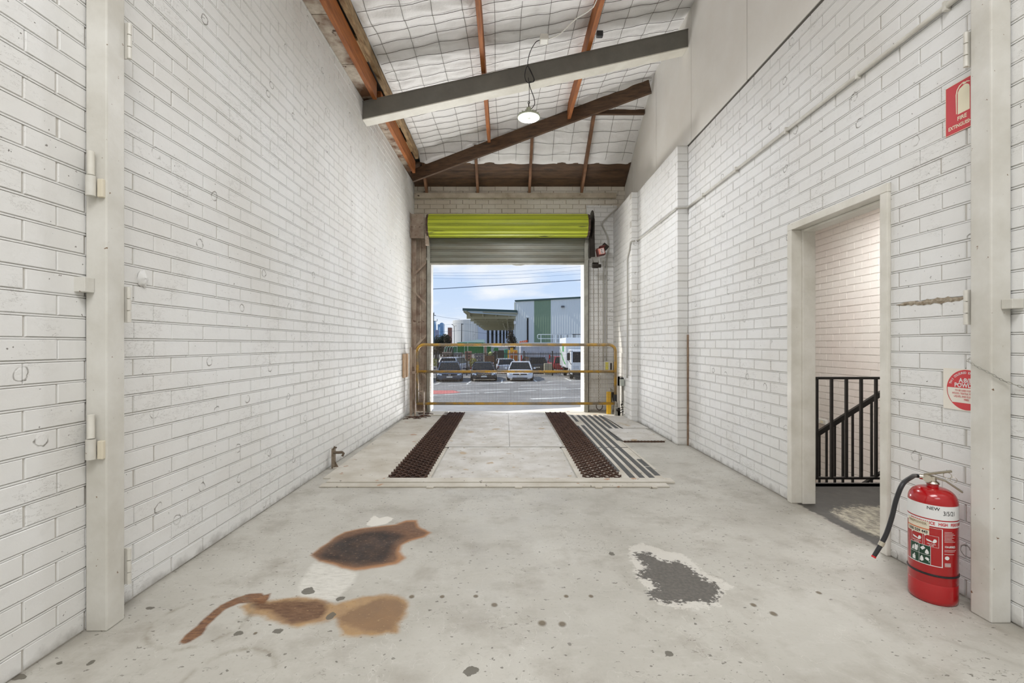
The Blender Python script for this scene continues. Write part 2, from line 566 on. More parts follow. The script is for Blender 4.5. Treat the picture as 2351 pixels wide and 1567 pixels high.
def brick_wall(name, O, ud, nd, U, Z0, Z1, holes=(), course=0.086, length=0.24, phase=0.0, thick=0.12, mats=None, jv=0.008, jh=0.0095, z_phase=0.0, seed=1):
    """bricks facing nd on a wall starting at O and running U metres along ud"""
    rr = random.Random(seed)
    O, ud, nd = Vector(O), Vector(ud).normalized(), Vector(nd).normalized()
    mb = MB()
    up = Vector((0, 0, 1))

    def P(u, z, n):
        return O + ud * u + up * (z - O.z) + nd * n
    # backing
    back = [(0, Z0, U, Z1)]
    for h in holes:
        back = subtract(back, h, 1e-5)
    for (u0, z0, u1, z1) in back:
        vs = [P(u, z, n) for n in (-0.006, -thick) for (u, z) in ((u0, z0), (u1, z0), (u1, z1), (u0, z1))]
        mb.add(vs, [(0, 1, 2, 3), (7, 6, 5, 4), (0, 4, 5, 1), (1, 5, 6, 2), (2, 6, 7, 3), (3, 7, 4, 0)], 1)
    r0 = int(math.floor((Z0 - z_phase) / course))
    r1 = int(math.ceil((Z1 - z_phase) / course))
    for r in range(r0, r1):
        off = phase + (0 if r % 2 else length / 2) + rr.uniform(-0.004, 0.004)
        # the bed joint: a nearly flush painted band with a thin shadow line on both sides
        zj = z_phase + r * course
        if Z0 < zj < Z1 - 0.01:
            bj = [(0, zj - jh * 0.36, U, zj + jh * 0.36)]
            for h in holes:
                bj = subtract(bj, h, 0.001)
            for (u0, z0, u1, z1) in bj:
                mb.add([P(u0, z0, -0.005), P(u1, z0, -0.005), P(u1, z1, -0.005), P(u0, z1, -0.005),
                        P(u0, z0 + .0004, -0.0013), P(u1, z0 + .0004, -0.0013), P(u1, z1 - .0004, -0.0013), P(u0, z1 - .0004, -0.0013)],
                       [(4, 5, 6, 7), (0, 1, 5, 4), (3, 2, 6, 7)], 0)
        k0 = int(math.floor((0 - off) / length)) - 1
        k1 = int(math.ceil((U - off) / length)) + 1
        for k in range(k0, k1):
            dz = rr.uniform(-0.001, 0.001)
            jj = jv * rr.uniform(0.5, 1.3)
            if rr.random() < 0.18:
                jj = 0.0025       # painted nearly shut
            rect = (off + k * length + jj / 2 + rr.uniform(-.003, .003), z_phase + r * course + jh / 2 + dz, off + (k + 1) * length - jj / 2, z_phase + (r + 1) * course - jh / 2 + dz)
            rect = (max(rect[0], 0), max(rect[1], Z0), min(rect[2], U), min(rect[3], Z1))
            if rect[2] - rect[0] < 0.012 or rect[3] - rect[1] < 0.01:
                continue
            rs = [rect]
            for h in holes:
                rs = subtract(rs, h)
            for (u0, z0, u1, z1) in rs:
                n = rr.uniform(-0.0012, 0.0012)
                e = 0.003
                vs = [P(u0, z0, -0.0065), P(u1, z0, -0.0065), P(u1, z1, -0.0065), P(u0, z1, -0.0065),
                      P(u0 + e * .4, z0 + e * .4, n - .002), P(u1 - e * .4, z0 + e * .4, n - .002), P(u1 - e * .4, z1 - e * .4, n - .002), P(u0 + e * .4, z1 - e * .4, n - .002),
                      P(u0 + e, z0 + e, n), P(u1 - e, z0 + e, n), P(u1 - e, z1 - e, n), P(u0 + e, z1 - e, n)]
                fs = [(8, 9, 10, 11)]
                for a in range(4):
                    b2 = (a + 1) % 4
                    fs.append((a, b2, 4 + b2, 4 + a))
                    fs.append((4 + a, 4 + b2, 8 + b2, 8 + a))
                mb.add(vs, fs, 0)
    me = bpy.data.meshes.new(name)
    me.from_pydata(mb.v, [], mb.f)
    for x in (mats or (WHITE, JOINT)):
        me.materials.append(x)
    me.polygons.foreach_set('material_index', mb.m)
    o = bpy.data.objects.new(name, me)
    COL.objects.link(o)
    bm = bmesh.new(); bm.from_mesh(me); bmesh.ops.recalc_face_normals(bm, faces=bm.faces); bm.to_mesh(me); bm.free()
    tag(o, kind='structure')
    return o


XR = 2.15          # right wall
YB = 8.15          # wall with the roller shutter


def XL(Y):         # left wall line
    return -1.7635 + 0.0162 * Y


YBACK = -6.0
# left wall (one plane, from behind the camera to the shutter wall)
ldir = Vector((0.0162, 1, 0)).normalized()
LU = (YB - YBACK) / ldir.y
brick_wall('wall_left', (XL(YBACK), YBACK, 0), ldir, (1, -0.0162, 0), LU, 0, 4.07, course=0.086, length=0.238,
           phase=((2.239 - YBACK) % 0.238), seed=3)
# plain wall over the brick line behind the photographer is never seen; the eaves start above the left wall
DOOR0, DOOR1, DOORH = 2.54, 3.44, 2.085
brick_wall('wall_right', (XR, YBACK, 0), (0, 1, 0), (-1, 0, 0), 5.36 - YBACK, 0, 3.515, holes=[(DOOR0 - YBACK, -1, DOOR1 - YBACK, DOORH)],
           course=0.0877, length=0.2412, phase=((2.486 - YBACK) % 0.2412), thick=0.14, seed=5)
# stepped brick piers in front of the right wall
ob = brick_wall('wall_right_pier', (2.022, 5.35, 0), (0, 1, 0), (-1, 0, 0), 6.95 - 5.35, 0, 3.52, course=0.0877, length=0.2412, phase=0.05, thick=0.1265, seed=6)
brick_wall('wall_right_pier_end', (2.148, 5.345, 0), (-1, 0, 0), (0, -1, 0), 0.124, 0, 3.52, course=0.0877, length=1.0, phase=0.0, thick=0.1, seed=7, jh=0.008)
brick_wall('wall_right_far', (1.923, 6.93, 0), (0, 1, 0), (-1, 0, 0), YB - 6.93, 0, 3.50, course=0.0877, length=0.2412, phase=0.12, thick=0.22, seed=8)
brick_wall('wall_right_far_end', (2.02, 6.925, 0), (-1, 0, 0), (0, -1, 0), 0.096, 0, 3.50, course=0.0877, length=1.0, phase=0.0, thick=0.1, seed=9, jh=0.008)

# sheet wall above the brickwork, a thin joint between sheets
mb = MB()
ys = [YBACK, -2.0, -0.76, 0.44, 1.64, 2.84, 4.04, 5.25, 6.47, 7.7, YB + 0.1]
for a, b in zip(ys[:-1], ys[1:]):
    mb.box(XR - 0.004, a + 0.004, 3.528, XR + 0.10, b - 0.004, 5.4)
    mb.box(XR + 0.004, b - 0.02, 3.52, XR + 0.09, b + 0.02, 5.4, 1)
    mb.box(XR + 0.004, a, 3.50, XR + 0.09, b, 3.54, 1)  # dark strip painted in as the shadow line along the brick top
tag(mb.build('wall_right_upper', [SHEET, pmat('dark_joint_and_shadow', (92, 88, 82), 0.8)]), kind='structure')

# shutter wall
OX0, OX1, OZ = -1.338, 1.408, 3.40
brick_wall('wall_back', (XL(YB), YB, 0), (1, 0, 0), (0, -1, 0), XR + 0.1 - XL(YB), 0, 4.10, holes=[(OX0 - XL(YB), -1, OX1 - XL(YB), OZ)],
           course=0.0803, length=0.2315, phase=0.06, thick=0.24, mats=(GRIMY, GRIMYJ), seed=11, jh=0.007)
brick_wall('wall_back_pier', (1.445, 8.10, 0), (1, 0, 0), (0, -1, 0), 1.99 - 1.445, 0, 3.66, course=0.0803, length=0.2315, phase=0.02, thick=0.05, seed=12)
# white reveal of the opening
mb = MB()
mb.box(OX1 - 0.012, 8.02, 0, OX1 + 0.03, 8.42, OZ)
mb.box(OX0 - 0.03, 8.12, 0, OX0 + 0.004, 8.42, OZ)
mb.box(OX0 - 0.03, 8.12, OZ - 0.02, OX1 + 0.03, 8.42, OZ + 0.02)
tag(mb.build('trim_1', WHITETRIM), kind='structure')
# wall behind the photographer, and plain upper wall over the left side there
mb = MB()
mb.box(-2.2, YBACK - 0.15, 0, 2.6, YBACK, 5.6)
tag(mb.build('wall_rear', SHEET), kind='structure')

# roof geometry --------------------------------------------------
def z_main(x):
    return 4.41 + 0.186 * (x + 1.45)


def z_hip(y):
    return 5.04 - 0.655 * (y - 6.61)


def z_ceil(x, y):
    return min(z_main(x), z_hip(y))


mb = MB()   # roof deck above the insulation, keeps the sky out
nx, ny = 24, 70
vs, fs = [], []
for j in range(ny + 1):
    y = YBACK + (8.5 - YBACK) * j / ny
    for i in range(nx + 1):
        x = -2.1 + 4.5 * i / nx
        vs.append((x, y, z_ceil(x, y) + 0.09))
for j in range(ny):
    for i in range(nx):
        a = j * (nx + 1) + i
        fs.append((a, a + 1, a + nx + 2, a + nx + 1))
mb.add(vs, fs)
tag(mb.build('ceiling', GREYBEAM), kind='structure')

# floor ----------------------------------------------------------
def floor_material():
    m = bpy.data.materials.new('worn_painted_concrete')
    m.use_nodes = True
    t = m.node_tree
    b = t.nodes['Principled BSDF']
    b.inputs['Specular IOR Level'].default_value = 0.35
    ma, no, rn, mi = nodes(t)
    P = t.nodes.new('ShaderNodeNewGeometry').outputs['Position']
    edge = no(P, 14, 5, 0.6)
    fine = no(P, 60, 4, 0.6)

    def ell(cx, cy, rx, ry, rot=0.0, amp=0.5, soft=0.10, edge_src=None):
        mpn = t.nodes.new('ShaderNodeMapping')
        mpn.vector_type = 'TEXTURE'
        mpn.inputs['Location'].default_value = (cx, cy, 0)
        mpn.inputs['Rotation'].default_value = (0, 0, math.radians(rot))
        mpn.inputs['Scale'].default_value = (rx, ry, 1)
        t.links.new(P, mpn.inputs[0])
        sp = t.nodes.new('ShaderNodeSeparateXYZ')
        t.links.new(mpn.outputs[0], sp.inputs[0])
        l = ma('SQRT', ma('ADD', ma('POWER', ma('ABSOLUTE', sp.outputs[0]), 2.0), ma('POWER', ma('ABSOLUTE', sp.outputs[1]), 2.0)))
        l = ma('ADD', l, ma('MULTIPLY', ma('SUBTRACT', edge_src or edge, 0.5), amp))
        return rn(l, 1.0 + soft, 1.0 - soft)

    def union(*ms):
        r = ms[0]
        for x in ms[1:]:
            r = ma('MAXIMUM', r, x)
        return r
    base = mi(rn(no(P, 1.1, 6, 0.6), 0.3, 0.7), (168, 164, 154), (196, 193, 184))
    base = mi(ma('MULTIPLY', rn(no(P, 3.5, 6, 0.65), 0.5, 0.75), 0.75), base, (146, 139, 127))
    base = mi(ma('MULTIPLY', rn(no(P, 8, 5, 0.7, (1, 3.0, 1)), 0.55, 0.75), 0.3), base, (206, 204, 198))
    base = mi(ma('MULTIPLY', rn(fine, 0.55, 0.75), 0.2), base, (140, 134, 122))
    # near the camera the paint is browner
    # scratches
    n1 = no(P, 2.3, 5, 0.6, (1.0, 1.6, 1))
    line = ma('SUBTRACT', 1.0, rn(ma('ABSOLUTE', ma('SUBTRACT', n1, 0.5)), 0.0, 0.0035), True)
    gate = rn(no(P, 2.0, 2), 0.48, 0.56)
    base = mi(ma('MULTIPLY', ma('MULTIPLY', line, gate), 0.55), base, (120, 114, 104))
    n2 = no(P, 3.7, 4, 0.5, (1.5, 0.7, 1))
    line = ma('SUBTRACT', 1.0, rn(ma('ABSOLUTE', ma('SUBTRACT', n2, 0.46)), 0.0, 0.003), True)
    base = mi(ma('MULTIPLY', line, 0.25), base, (222, 219, 211))
    # flakes of lost paint
    fl = ma('MULTIPLY', rn(no(P, 34, 3, 0.5, (1, 1.4, 1)), 0.665, 0.675), rn(no(P, 1.9, 3), 0.38, 0.48))
    base = mi(ma('MULTIPLY', fl, 0.85), base, (112, 108, 99))

    def att(nm):
        n = t.nodes.new('ShaderNodeAttribute')
        n.attribute_name = nm
        return n.outputs['Fac']

    def shape(nm, amp=0.02, soft=0.006, src=None):
        """inside of a stain outline: the stored distance roughened by noise (metres)"""
        d = ma('DIVIDE', ma('SUBTRACT', att(nm), 0.5), 5.0)
        d = ma('ADD', d, ma('MULTIPLY', ma('SUBTRACT', src or edge, 0.5), amp))
        return rn(d, -soft, soft)
    flaky = no(P, 26, 6, 0.75)
    streak = no(P, 18, 5, 0.7, (1, 3.5, 1))
    mott = rn(no(P, 9, 6, 0.7), 0.35, 0.65)
    mott2 = rn(streak, 0.35, 0.65)
    base = mi(ma('MULTIPLY', shape('pale', 0.03, 0.012), ma('ADD', ma('MULTIPLY', rn(streak, 0.45, 0.6, 1, 0), 0.4), 0.3)), base, (218, 215, 206))
    base = mi(ma('MULTIPLY', shape('chalk', 0.05, 0.003, flaky), 0.85), base, (222, 218, 208))
    # big rust stain: orange rim, brown body, near black heart
    base = mi(ma('MULTIPLY', shape('rust', 0.02, 0.012), 0.85), base, (160, 106, 52))
    base = mi(ma('MULTIPLY', shape('rust_body', 0.03, 0.012, streak), 0.95), base, mi(mott2, (92, 64, 46), (122, 92, 70)))
    base = mi(ma('MULTIPLY', shape('rust_heart', 0.06, 0.025, streak), ma('ADD', ma('MULTIPLY', mott, 0.35), 0.62)), base, (34, 30, 30))
    base = mi(ma('MULTIPLY', shape('rust_body', 0.02), rn(no(P, 42, 4, 0.7, (1, 2.6, 1)), 0.60, 0.66, 0, 0.75)), base, (158, 130, 102))
    # rust tail and the two brown pools
    base = mi(ma('MULTIPLY', shape('ochre', 0.05, 0.014), 0.8), base, mi(mott, (172, 132, 74), (150, 112, 66)))
    base = mi(ma('MULTIPLY', shape('pool_light', 0.06, 0.014, flaky), 0.85), base, mi(mott, (120, 94, 72), (138, 108, 78)))
    base = mi(ma('MULTIPLY', shape('pool_dark', 0.05, 0.015), 0.95), base, mi(mott2, (88, 60, 42), (122, 92, 68)))
    base = mi(ma('MULTIPLY', shape('tail', 0.02, 0.006), 0.95), base, mi(mott2, (88, 54, 34), (140, 98, 62)))
    anyrust = union(shape('ochre', 0.05), shape('tail', 0.02))
    base = mi(ma('MULTIPLY', anyrust, rn(no(P, 38, 4, 0.7, (1, 1.8, 1)), 0.61, 0.67, 0, 0.6)), base, (176, 148, 110))
    # bare concrete patch with a flaking rim
    base = mi(ma('MULTIPLY', shape('patch_rim', 0.14, 0.006, flaky), 0.55), base, (220, 216, 207))
    bare = shape('bare', 0.22, 0.003, no(P, 36, 6, 0.7, (1, 1.3, 1)))
    base = mi(ma('MULTIPLY', bare, 0.96), base, mi(rn(fine, 0.4, 0.7), (84, 81, 76), (106, 101, 94)))
    # odd flakes and drilled holes
    for (px, py, w, d) in ((706, 1356, 12, 8), (1077, 1540, 16, 9), (638, 1449, 9, 5), (549, 1453, 10, 5), (760, 1414, 8, 8), (782, 1374, 10, 5), (1535, 1500, 8, 6), (20, 1553, 40, 6), (135, 1522, 12, 6), (210, 1520, 9, 8), (1403, 1271, 6, 4), (345, 1395, 10, 4)):
        Y = CAM_Z * 1044.9 / (py - 791)
        base = mi(ma('MULTIPLY', ell((px - 1160) * Y / 1044.9, Y, w * Y / 1044.9, d * Y * Y / 1233, 0, 3.2, 0.05), 0.9), base, (98, 94, 84))
    holes = []
    for (px, py, r) in ((1245, 1430, 9), (1291, 1432, 8), (1135, 1388, 7), (1776, 1408, 7), (1730, 1388, 6), (1092, 1368, 5), (1300, 1368, 5), (1015, 1369, 5), (1357, 1368, 5), (945, 1369, 6), (1880, 1360, 5), (586, 1453, 4)):
        Y = CAM_Z * 1044.9 / (py - 791)
        k = Y / 1044.9
        holes.append(ell((px - 1160) * k, Y, r * k, r * k * 1.2, 0, 0.5, 0.3))
    hm = union(*holes)
    base = mi(ma('MULTIPLY', hm, 0.85), base, (98, 84, 62))
    # tyre-curve smears at the left
    def arc(cx, cy, r, w):
        l = ell(cx, cy, r, r, 0, 0.10, w)
        l2 = ell(cx, cy, r * (1 - 2.2 * w), r * (1 - 2.2 * w), 0, 0.10, w)
        return ma('SUBTRACT', l, l2, True)
    sm = union(arc(-1.30, 1.95, 0.20, 0.05), arc(-0.98, 1.62, 0.16, 0.06))
    base = mi(ma('MULTIPLY', ma('MULTIPLY', sm, rn(edge, 0.4, 0.6)), 0.5), base, (128, 118, 100))
    # darker along the wall feet
    sp = t.nodes.new('ShaderNodeSeparateXYZ')
    t.links.new(P, sp.inputs[0])
    dl = rn(ma('ADD', sp.outputs[0], ma('MULTIPLY', edge, 0.12)), -1.62, -1.69)
    dr = rn(ma('SUBTRACT', sp.outputs[0], ma('MULTIPLY', edge, 0.12)), 2.02, 2.09)
    base = mi(ma('MULTIPLY', union(dl, dr), 0.4), base, (112, 104, 92))
    # dark landing paint beyond the doorway, with a worn cream patch
    dd = rn(ma('ADD', sp.outputs[0], ma('MULTIPLY', ma('SUBTRACT', edge, 0.5), 0.10)), 2.165, 2.185)
    base = mi(dd, base, (74, 71, 66))
    worn = ma('MULTIPLY', dd, ell(2.62, 2.98, 0.40, 0.34, 0, 1.3, 0.08, flaky))
    worn = ma('MULTIPLY', worn, rn(sp.outputs[0], 2.25, 2.30))
    base = mi(ma('MULTIPLY', worn, 0.92), base, mi(rn(no(P, 12, 5, 0.7, (2, 1, 1)), 0.4, 0.6), (184, 176, 156), (120, 114, 102)))
    t.links.new(base, b.inputs['Base Color'])
    t.links.new(rn(no(P, 4, 4), 0.3, 0.7, 0.42, 0.7), b.inputs['Roughness'])
    h = ma('SUBTRACT', ma('MULTIPLY', fine, 0.25), ma('MULTIPLY', union(bare, fl), 0.25))
    h = ma('SUBTRACT', h, ma('MULTIPLY', hm, 1.5))
    bp = t.nodes.new('ShaderNodeBump')
    bp.inputs['Strength'].default_value = 0.5
    bp.inputs['Distance'].default_value = 0.006
    t.links.new(h, bp.inputs['Height'])
    t.links.new(bp.outputs[0], b.inputs['Normal'])
    return m


FLOOR = floor_material()
# floor in strips around the door opening: the slab runs through the doorway into the landing
import numpy as np
FX0, FX1, FY0, FY1 = -1.50, 1.30, 1.45, 3.35


def fl_pts(zs, x0, y0, k):
    out = []
    for zx, zy in zs:
        px, py = x0 + zx / k, y0 + zy / k
        Y = CAM_Z * 1044.9 / (py - 791)
        out.append(((px - 1160) * Y / 1044.9, Y))
    return out


A_ = lambda zs: fl_pts(zs, 230, 1148, 2.561)
B_ = lambda zs: fl_pts(zs, 1000, 1150, 2.475)
RUSTP = [(1240, 322), (1290, 280), (1330, 255), (1380, 215), (1440, 185), (1530, 165), (1640, 152), (1740, 140), (1800, 116), (1860, 116), (1874, 155), (1945, 190), (1910, 215), (1830, 235), (1775, 262), (1765, 300), (1795, 340), (1750, 374), (1640, 394), (1500, 415), (1420, 398), (1370, 377), (1290, 357)]
BODYP = [(1244, 322), (1292, 284), (1335, 257), (1385, 218), (1445, 189), (1530, 169), (1640, 157), (1740, 146), (1800, 126), (1850, 126), (1862, 160), (1925, 190), (1900, 208), (1820, 230), (1760, 262), (1740, 300), (1750, 340), (1730, 362), (1630, 380), (1500, 398), (1420, 384), (1370, 364), (1290, 348)]
HEARTP = [(1290, 322), (1340, 272), (1430, 222), (1560, 187), (1680, 177), (1760, 192), (1790, 210), (1730, 250), (1710, 320), (1670, 362), (1520, 380), (1400, 360), (1310, 342)]
TAILP = [(465, 835), (500, 790), (570, 735), (640, 670), (700, 620), (790, 575), (880, 548), (950, 545), (965, 556), (1004, 545), (990, 580), (960, 606), (900, 600), (820, 605), (740, 640), (690, 680), (630, 740), (600, 790), (530, 830), (490, 845)]
POOLP = [(880, 592), (960, 600), (1040, 597), (1160, 588), (1280, 592), (1335, 605), (1330, 650), (1290, 700), (1200, 715), (1120, 725), (1060, 690), (1000, 650), (930, 640), (890, 620)]
OCHREP = [(815, 625), (900, 590), (1000, 588), (1160, 568), (1290, 580), (1390, 612), (1460, 590), (1540, 570), (1640, 552), (1750, 560), (1808, 600), (1803, 665), (1755, 725), (1750, 775), (1640, 790), (1520, 798), (1420, 795), (1400, 740), (1390, 690), (1300, 718), (1160, 748), (1060, 728), (960, 680), (860, 668)]
POOL2P = [(1400, 690), (1460, 650), (1560, 610), (1640, 575), (1750, 578), (1792, 612), (1788, 660), (1738, 720), (1735, 760), (1640, 775), (1560, 770), (1520, 745), (1410, 720)]
PALEP = [(1260, 360), (1510, 425), (1490, 480), (1380, 592), (1180, 572), (1165, 500), (1210, 430)]
CHALKP = [(1560, 145), (1610, 88), (1640, 104), (1690, 94), (1725, 105), (1690, 137), (1600, 152)]
BAREP = [(1130, 295), (1210, 288), (1265, 330), (1330, 345), (1390, 340), (1440, 375), (1500, 420), (1520, 440), (1590, 465), (1620, 515), (1590, 570), (1550, 578), (1470, 570), (1400, 575), (1300, 575), (1230, 555), (1195, 515), (1260, 490), (1230, 450), (1150, 430), (1160, 402), (1200, 380), (1150, 330)]
RIMP = [(1105, 255), (1180, 240), (1300, 280), (1400, 300), (1480, 350), (1520, 400), (1690, 480), (1620, 540), (1600, 600), (1380, 612), (1250, 575), (1150, 440), (1100, 290)]
STAINS = {'rust': A_(RUSTP), 'rust_body': A_(BODYP), 'rust_heart': A_(HEARTP), 'tail': A_(TAILP), 'pool_dark': A_(POOLP), 'ochre': A_(OCHREP), 'pool_light': A_(POOL2P),
          'pale': A_(PALEP), 'chalk': A_(CHALKP), 'bare': B_(BAREP), 'patch_rim': B_(RIMP)}


def signed(poly, X, Y):
    P_ = np.array(poly)
    d = np.full(X.shape, 9.0)
    ins = np.zeros(X.shape, bool)
    for i in range(len(P_)):
        a, b = P_[i], P_[(i + 1) % len(P_)]
        ex, ey = b - a
        tt = np.clip(((X - a[0]) * ex + (Y - a[1]) * ey) / (ex * ex + ey * ey + 1e-12), 0, 1)
        d = np.minimum(d, np.hypot(X - a[0] - tt * ex, Y - a[1] - tt * ey))
        c = ((a[1] > Y) != (b[1] > Y)) & (X < (b[0] - a[0]) * (Y - a[1]) / (b[1] - a[1] + 1e-12) + a[0])
        ins ^= c
    return np.where(ins, d, -d)


fl_floor = thing('floor', None, None, (0, 0, 0))
fl_floor['kind'] = 'structure'
nx_, ny_ = 350, 238
gx_, gy_ = np.meshgrid(np.linspace(FX0, FX1, nx_ + 1), np.linspace(FY0, FY1, ny_ + 1))
me = bpy.data.meshes.new('floor_slab')
idx = np.arange((nx_ + 1) * (ny_ + 1)).reshape(ny_ + 1, nx_ + 1)
quads = np.stack([idx[:-1, :-1], idx[:-1, 1:], idx[1:, 1:], idx[1:, :-1]], -1).reshape(-1, 4)
bx = MB()
for (x0, y0, x1, y1) in ((-2.2, YBACK, XR + 0.14, FY0), (-2.2, FY1, XR + 0.14, 8.02), (-2.2, FY0, FX0, FY1), (FX1, FY0, XR + 0.14, FY1), (XR + 0.14, 2.0, 4.40, 3.87)):
    bx.add([(x0, y0, 0), (x1, y0, 0), (x1, y1, 0), (x0, y1, 0)], [(0, 1, 2, 3)])
bx.add([(-2.2, YBACK, -0.2), (XR + 0.14, YBACK, -0.2), (XR + 0.14, 8.02, -0.2), (-2.2, 8.02, -0.2), (-2.2, 8.02, 0), (XR + 0.14, 8.02, 0)], [(3, 2, 1, 0), (2, 3, 4, 5)])
gv = [(float(a), float(b), 0.0) for a, b in zip(gx_.ravel(), gy_.ravel())]
n0 = len(gv)
me.from_pydata(gv + bx.v, [], quads.tolist() + [tuple(n0 + i for i in f) for f in bx.f])
me.materials.append(FLOOR)
for nm, poly in STAINS.items():
    at_ = me.attributes.new(nm, 'FLOAT', 'POINT')
    vals = np.zeros(len(me.vertices), dtype=np.float32)
    vals[:n0] = np.clip(0.5 + 5.0 * signed(poly, gx_.ravel(), gy_.ravel()), 0, 1)
    at_.data.foreach_set('value', vals)
o_f = bpy.data.objects.new('floor_slab', me)
COL.objects.link(o_f)
bpy.data.objects.remove(fl_floor)
o_f.name = 'floor'
tag(o_f, kind='structure')
# sill slab outside the shutter, its front edge running out to the right
mb = MB()
mb.prism([(-1.45, 8.02), (2.3, 8.02), (2.3, 8.90), (1.46, 8.66), (0.05, 8.13), (-1.45, 8.09)], 'Z', -1.25, -0.004)
tag(mb.build('floor_sill', pmat('sill_concrete', (214, 208, 198), 0.7, col2=(190, 182, 170), nscale=4, spots=[(6, 0.68, (150, 120, 110))])), kind='structure')

# stairwell beyond the doorway
brick_wall('wall_stairwell', (4.37, 1.4, -1.6), (0, 1, 0), (-1, 0, 0), 8.0, -1.6, 2.84, course=0.088, length=0.247, phase=0.1, mats=(PINK, PINKJ), seed=21, jv=0.005, jh=0.006)
mb = MB()
mb.box(XR + 0.14, 1.3, 2.84, 4.6, 9.4, 2.95)
tag(mb.build('ceiling_stairwell', PINK), kind='structure')
mb = MB()
mb.box(XR + 0.14, 1.25, -1.6, 4.5, 1.4, 2.9)
mb.box(XR + 0.14, 9.4, -1.6, 4.5, 9.5, 2.9)
mb.box(XR + 0.13, 3.44, -1.6, XR + 0.15, 9.4, 2.9)
mb.box(XR + 0.14, 1.3, -1.75, 4.5, 9.4, -1.6)
tag(mb.build('wall_stairwell_ends', PINK), kind='structure')
mb = MB()
mb.box(XR + 0.15, 3.79, -0.55, 4.36, 3.90, 0.0)
tag(mb.build('trim_2', pmat('dark_landing_edge', (66, 63, 60), 0.45, col2=(52, 50, 48), nscale=5)), kind='structure')

# door frame
rt = thing('door_1', None, None, (XR, 3.0, 0))
rt['kind'] = 'structure'
del_ = [k for k in ('label', 'category') if k in rt.keys()]
mb = MB()
for (a, b) in ((DOOR0, DOOR0 + 0.05), (DOOR1 - 0.05, DOOR1)):
    mb.box(XR - 0.02, a, 0, XR + 0.15, b, DOORH - 0.0505)
mb.box(XR - 0.02, DOOR0, DOORH - 0.05, XR + 0.15, DOOR1, DOORH)
mb.build('door_frame', WHITETRIM, rt, bevel=0.004)
mb = MB()   # stop bead
mb.box(XR + 0.055, DOOR0 + 0.05, 0, XR + 0.15, DOOR0 + 0.068, DOORH - 0.05)
mb.box(XR + 0.055, DOOR1 - 0.068, 0, XR + 0.15, DOOR1 - 0.05, DOORH - 0.05)
mb.box(XR + 0.0555, DOOR0 + 0.069, DOORH - 0.068, XR + 0.149, DOOR1 - 0.069, DOORH - 0.051)
mb.build('door_stop', WHITETRIM, rt, bevel=0.003)

# ---------------------------------------------------------------- steel portal columns beside the camera
def column(x_in, x_wall, y0, y1, label):
    t = thing('steel_column', label, 'column', ((x_in + x_wall) / 2, (y0 + y1) / 2, 0), 'pair of portal columns')
    mb = MB()
    mb.box(min(x_in, x_wall), y0, 0, max(x_in, x_wall), y1, 4.4)
    mb.build('post', STEELWHITE, t, bevel=0.006)
    return t


lc = column(-1.64, -1.728, 1.873, 1.963, 'white painted square steel column against the left brick wall')
rc = column(2.058, 2.145, 1.928, 2.016, 'white painted square steel column against the right brick wall, chain across it')
mb = MB()
zt = Z_at(655, 1.87)
mb.box(-1.745, 1.83, zt - 0.03, -1.69, 1.872, zt + 0.03)
mb.build('wall_tab', STEELWHITE, lc, bevel=0.002)
mb = MB()
mb.box(2.10, 1.885, Z_at(697, 1.9) - 0.02, 2.149, 1.927, Z_at(697, 1.9) + 0.02)
mb.build('wall_tab', STEELWHITE, rc, bevel=0.002)


def hinge_pin(z, label):
    t = thing('hinge_pin', label, 'hinge', (-1.687, 1.853, z), 'hinge pins on the left column')
    mb = MB()
    mb.lathe([(0.0, 0), (0.0125, 0.003), (0.0125, 0.098), (0.0, 0.1)], (-1.687, 1.853, z + 0.085), 16, caps=False)
    mb.build('pin', WHITETRIM, t, smooth=True)
    mb = MB()
    mb.lathe([(0.0, 0), (0.0175, 0.002), (0.0175, 0.083), (0.0, 0.085)], (-1.687, 1.853, z), 18, caps=False)
    mb.build('barrel', STEELWHITE, t, smooth=True)
    mb = MB()
    mb.box(-1.668, 1.858, z, -1.645, 1.874, z + 0.075)
    mb.build('welded_plate', pmat('yellowed_paint', (214, 205, 184), 0.5), t, bevel=0.003)
    return t


hinge_pin(Z_at(452, 1.86), 'upper white hinge pin on the face of the left steel column')
hinge_pin(Z_at(1054, 1.86), 'lower white hinge pin on the face of the left steel column')


def leaf_hinge(x, y, z, w, label):
    t = thing('butt_hinge', label, 'hinge', (x, y, z), 'small hinges behind the portal columns')
    mb = MB()
    for k in range(3):
        mb.lathe([(0.0, 0), (0.0085, 0.001), (0.0085, 0.049), (0.0, 0.05)], (x, y, z + k * 0.052), 12, caps=False)
    mb.build('knuckle', CONDUIT, t, smooth=True)
    mb = MB()
    mb.box(x - (0.03 if w > 0 else -0.003), y - 0.003, z, x + (0.003 if w < 0 else 0) + (0.0 if w > 0 else 0.03), y + 0.003, z + 0.155)
    mb.build('leaf', CONDUIT, t)
    return t


leaf_hinge(-1.628, 1.972, Z_at(135, 1.97), 1, 'painted butt hinge at the top behind the left column')
leaf_hinge(-1.630, 1.972, Z_at(740, 1.97), 1, 'painted butt hinge at mid height behind the left column')
leaf_hinge(-1.630, 1.972, Z_at(1340, 1.97), 1, 'painted butt hinge near the floor behind the left column')
leaf_hinge(2.050, 2.026, Z_at(152, 2.02), -1, 'painted butt hinge above the fire extinguisher sign behind the right column')
leaf_hinge(2.050, 2.026, Z_at(745, 2.02), -1, 'painted butt hinge at mid height behind the right column')

# ---------------------------------------------------------------- roof members
t = thing('steel_beam', 'grey sloping steel beam with pale underside crossing the whole bay', 'beam', (0, 5.34, 4.0))
mb = MB()
xa, xb = XL(5.34) + 0.004, XR - 0.006
za, zb = 4.035, 4.885
sl = (zb - za) / (xb - xa)
y0, y1 = 5.34, 5.50


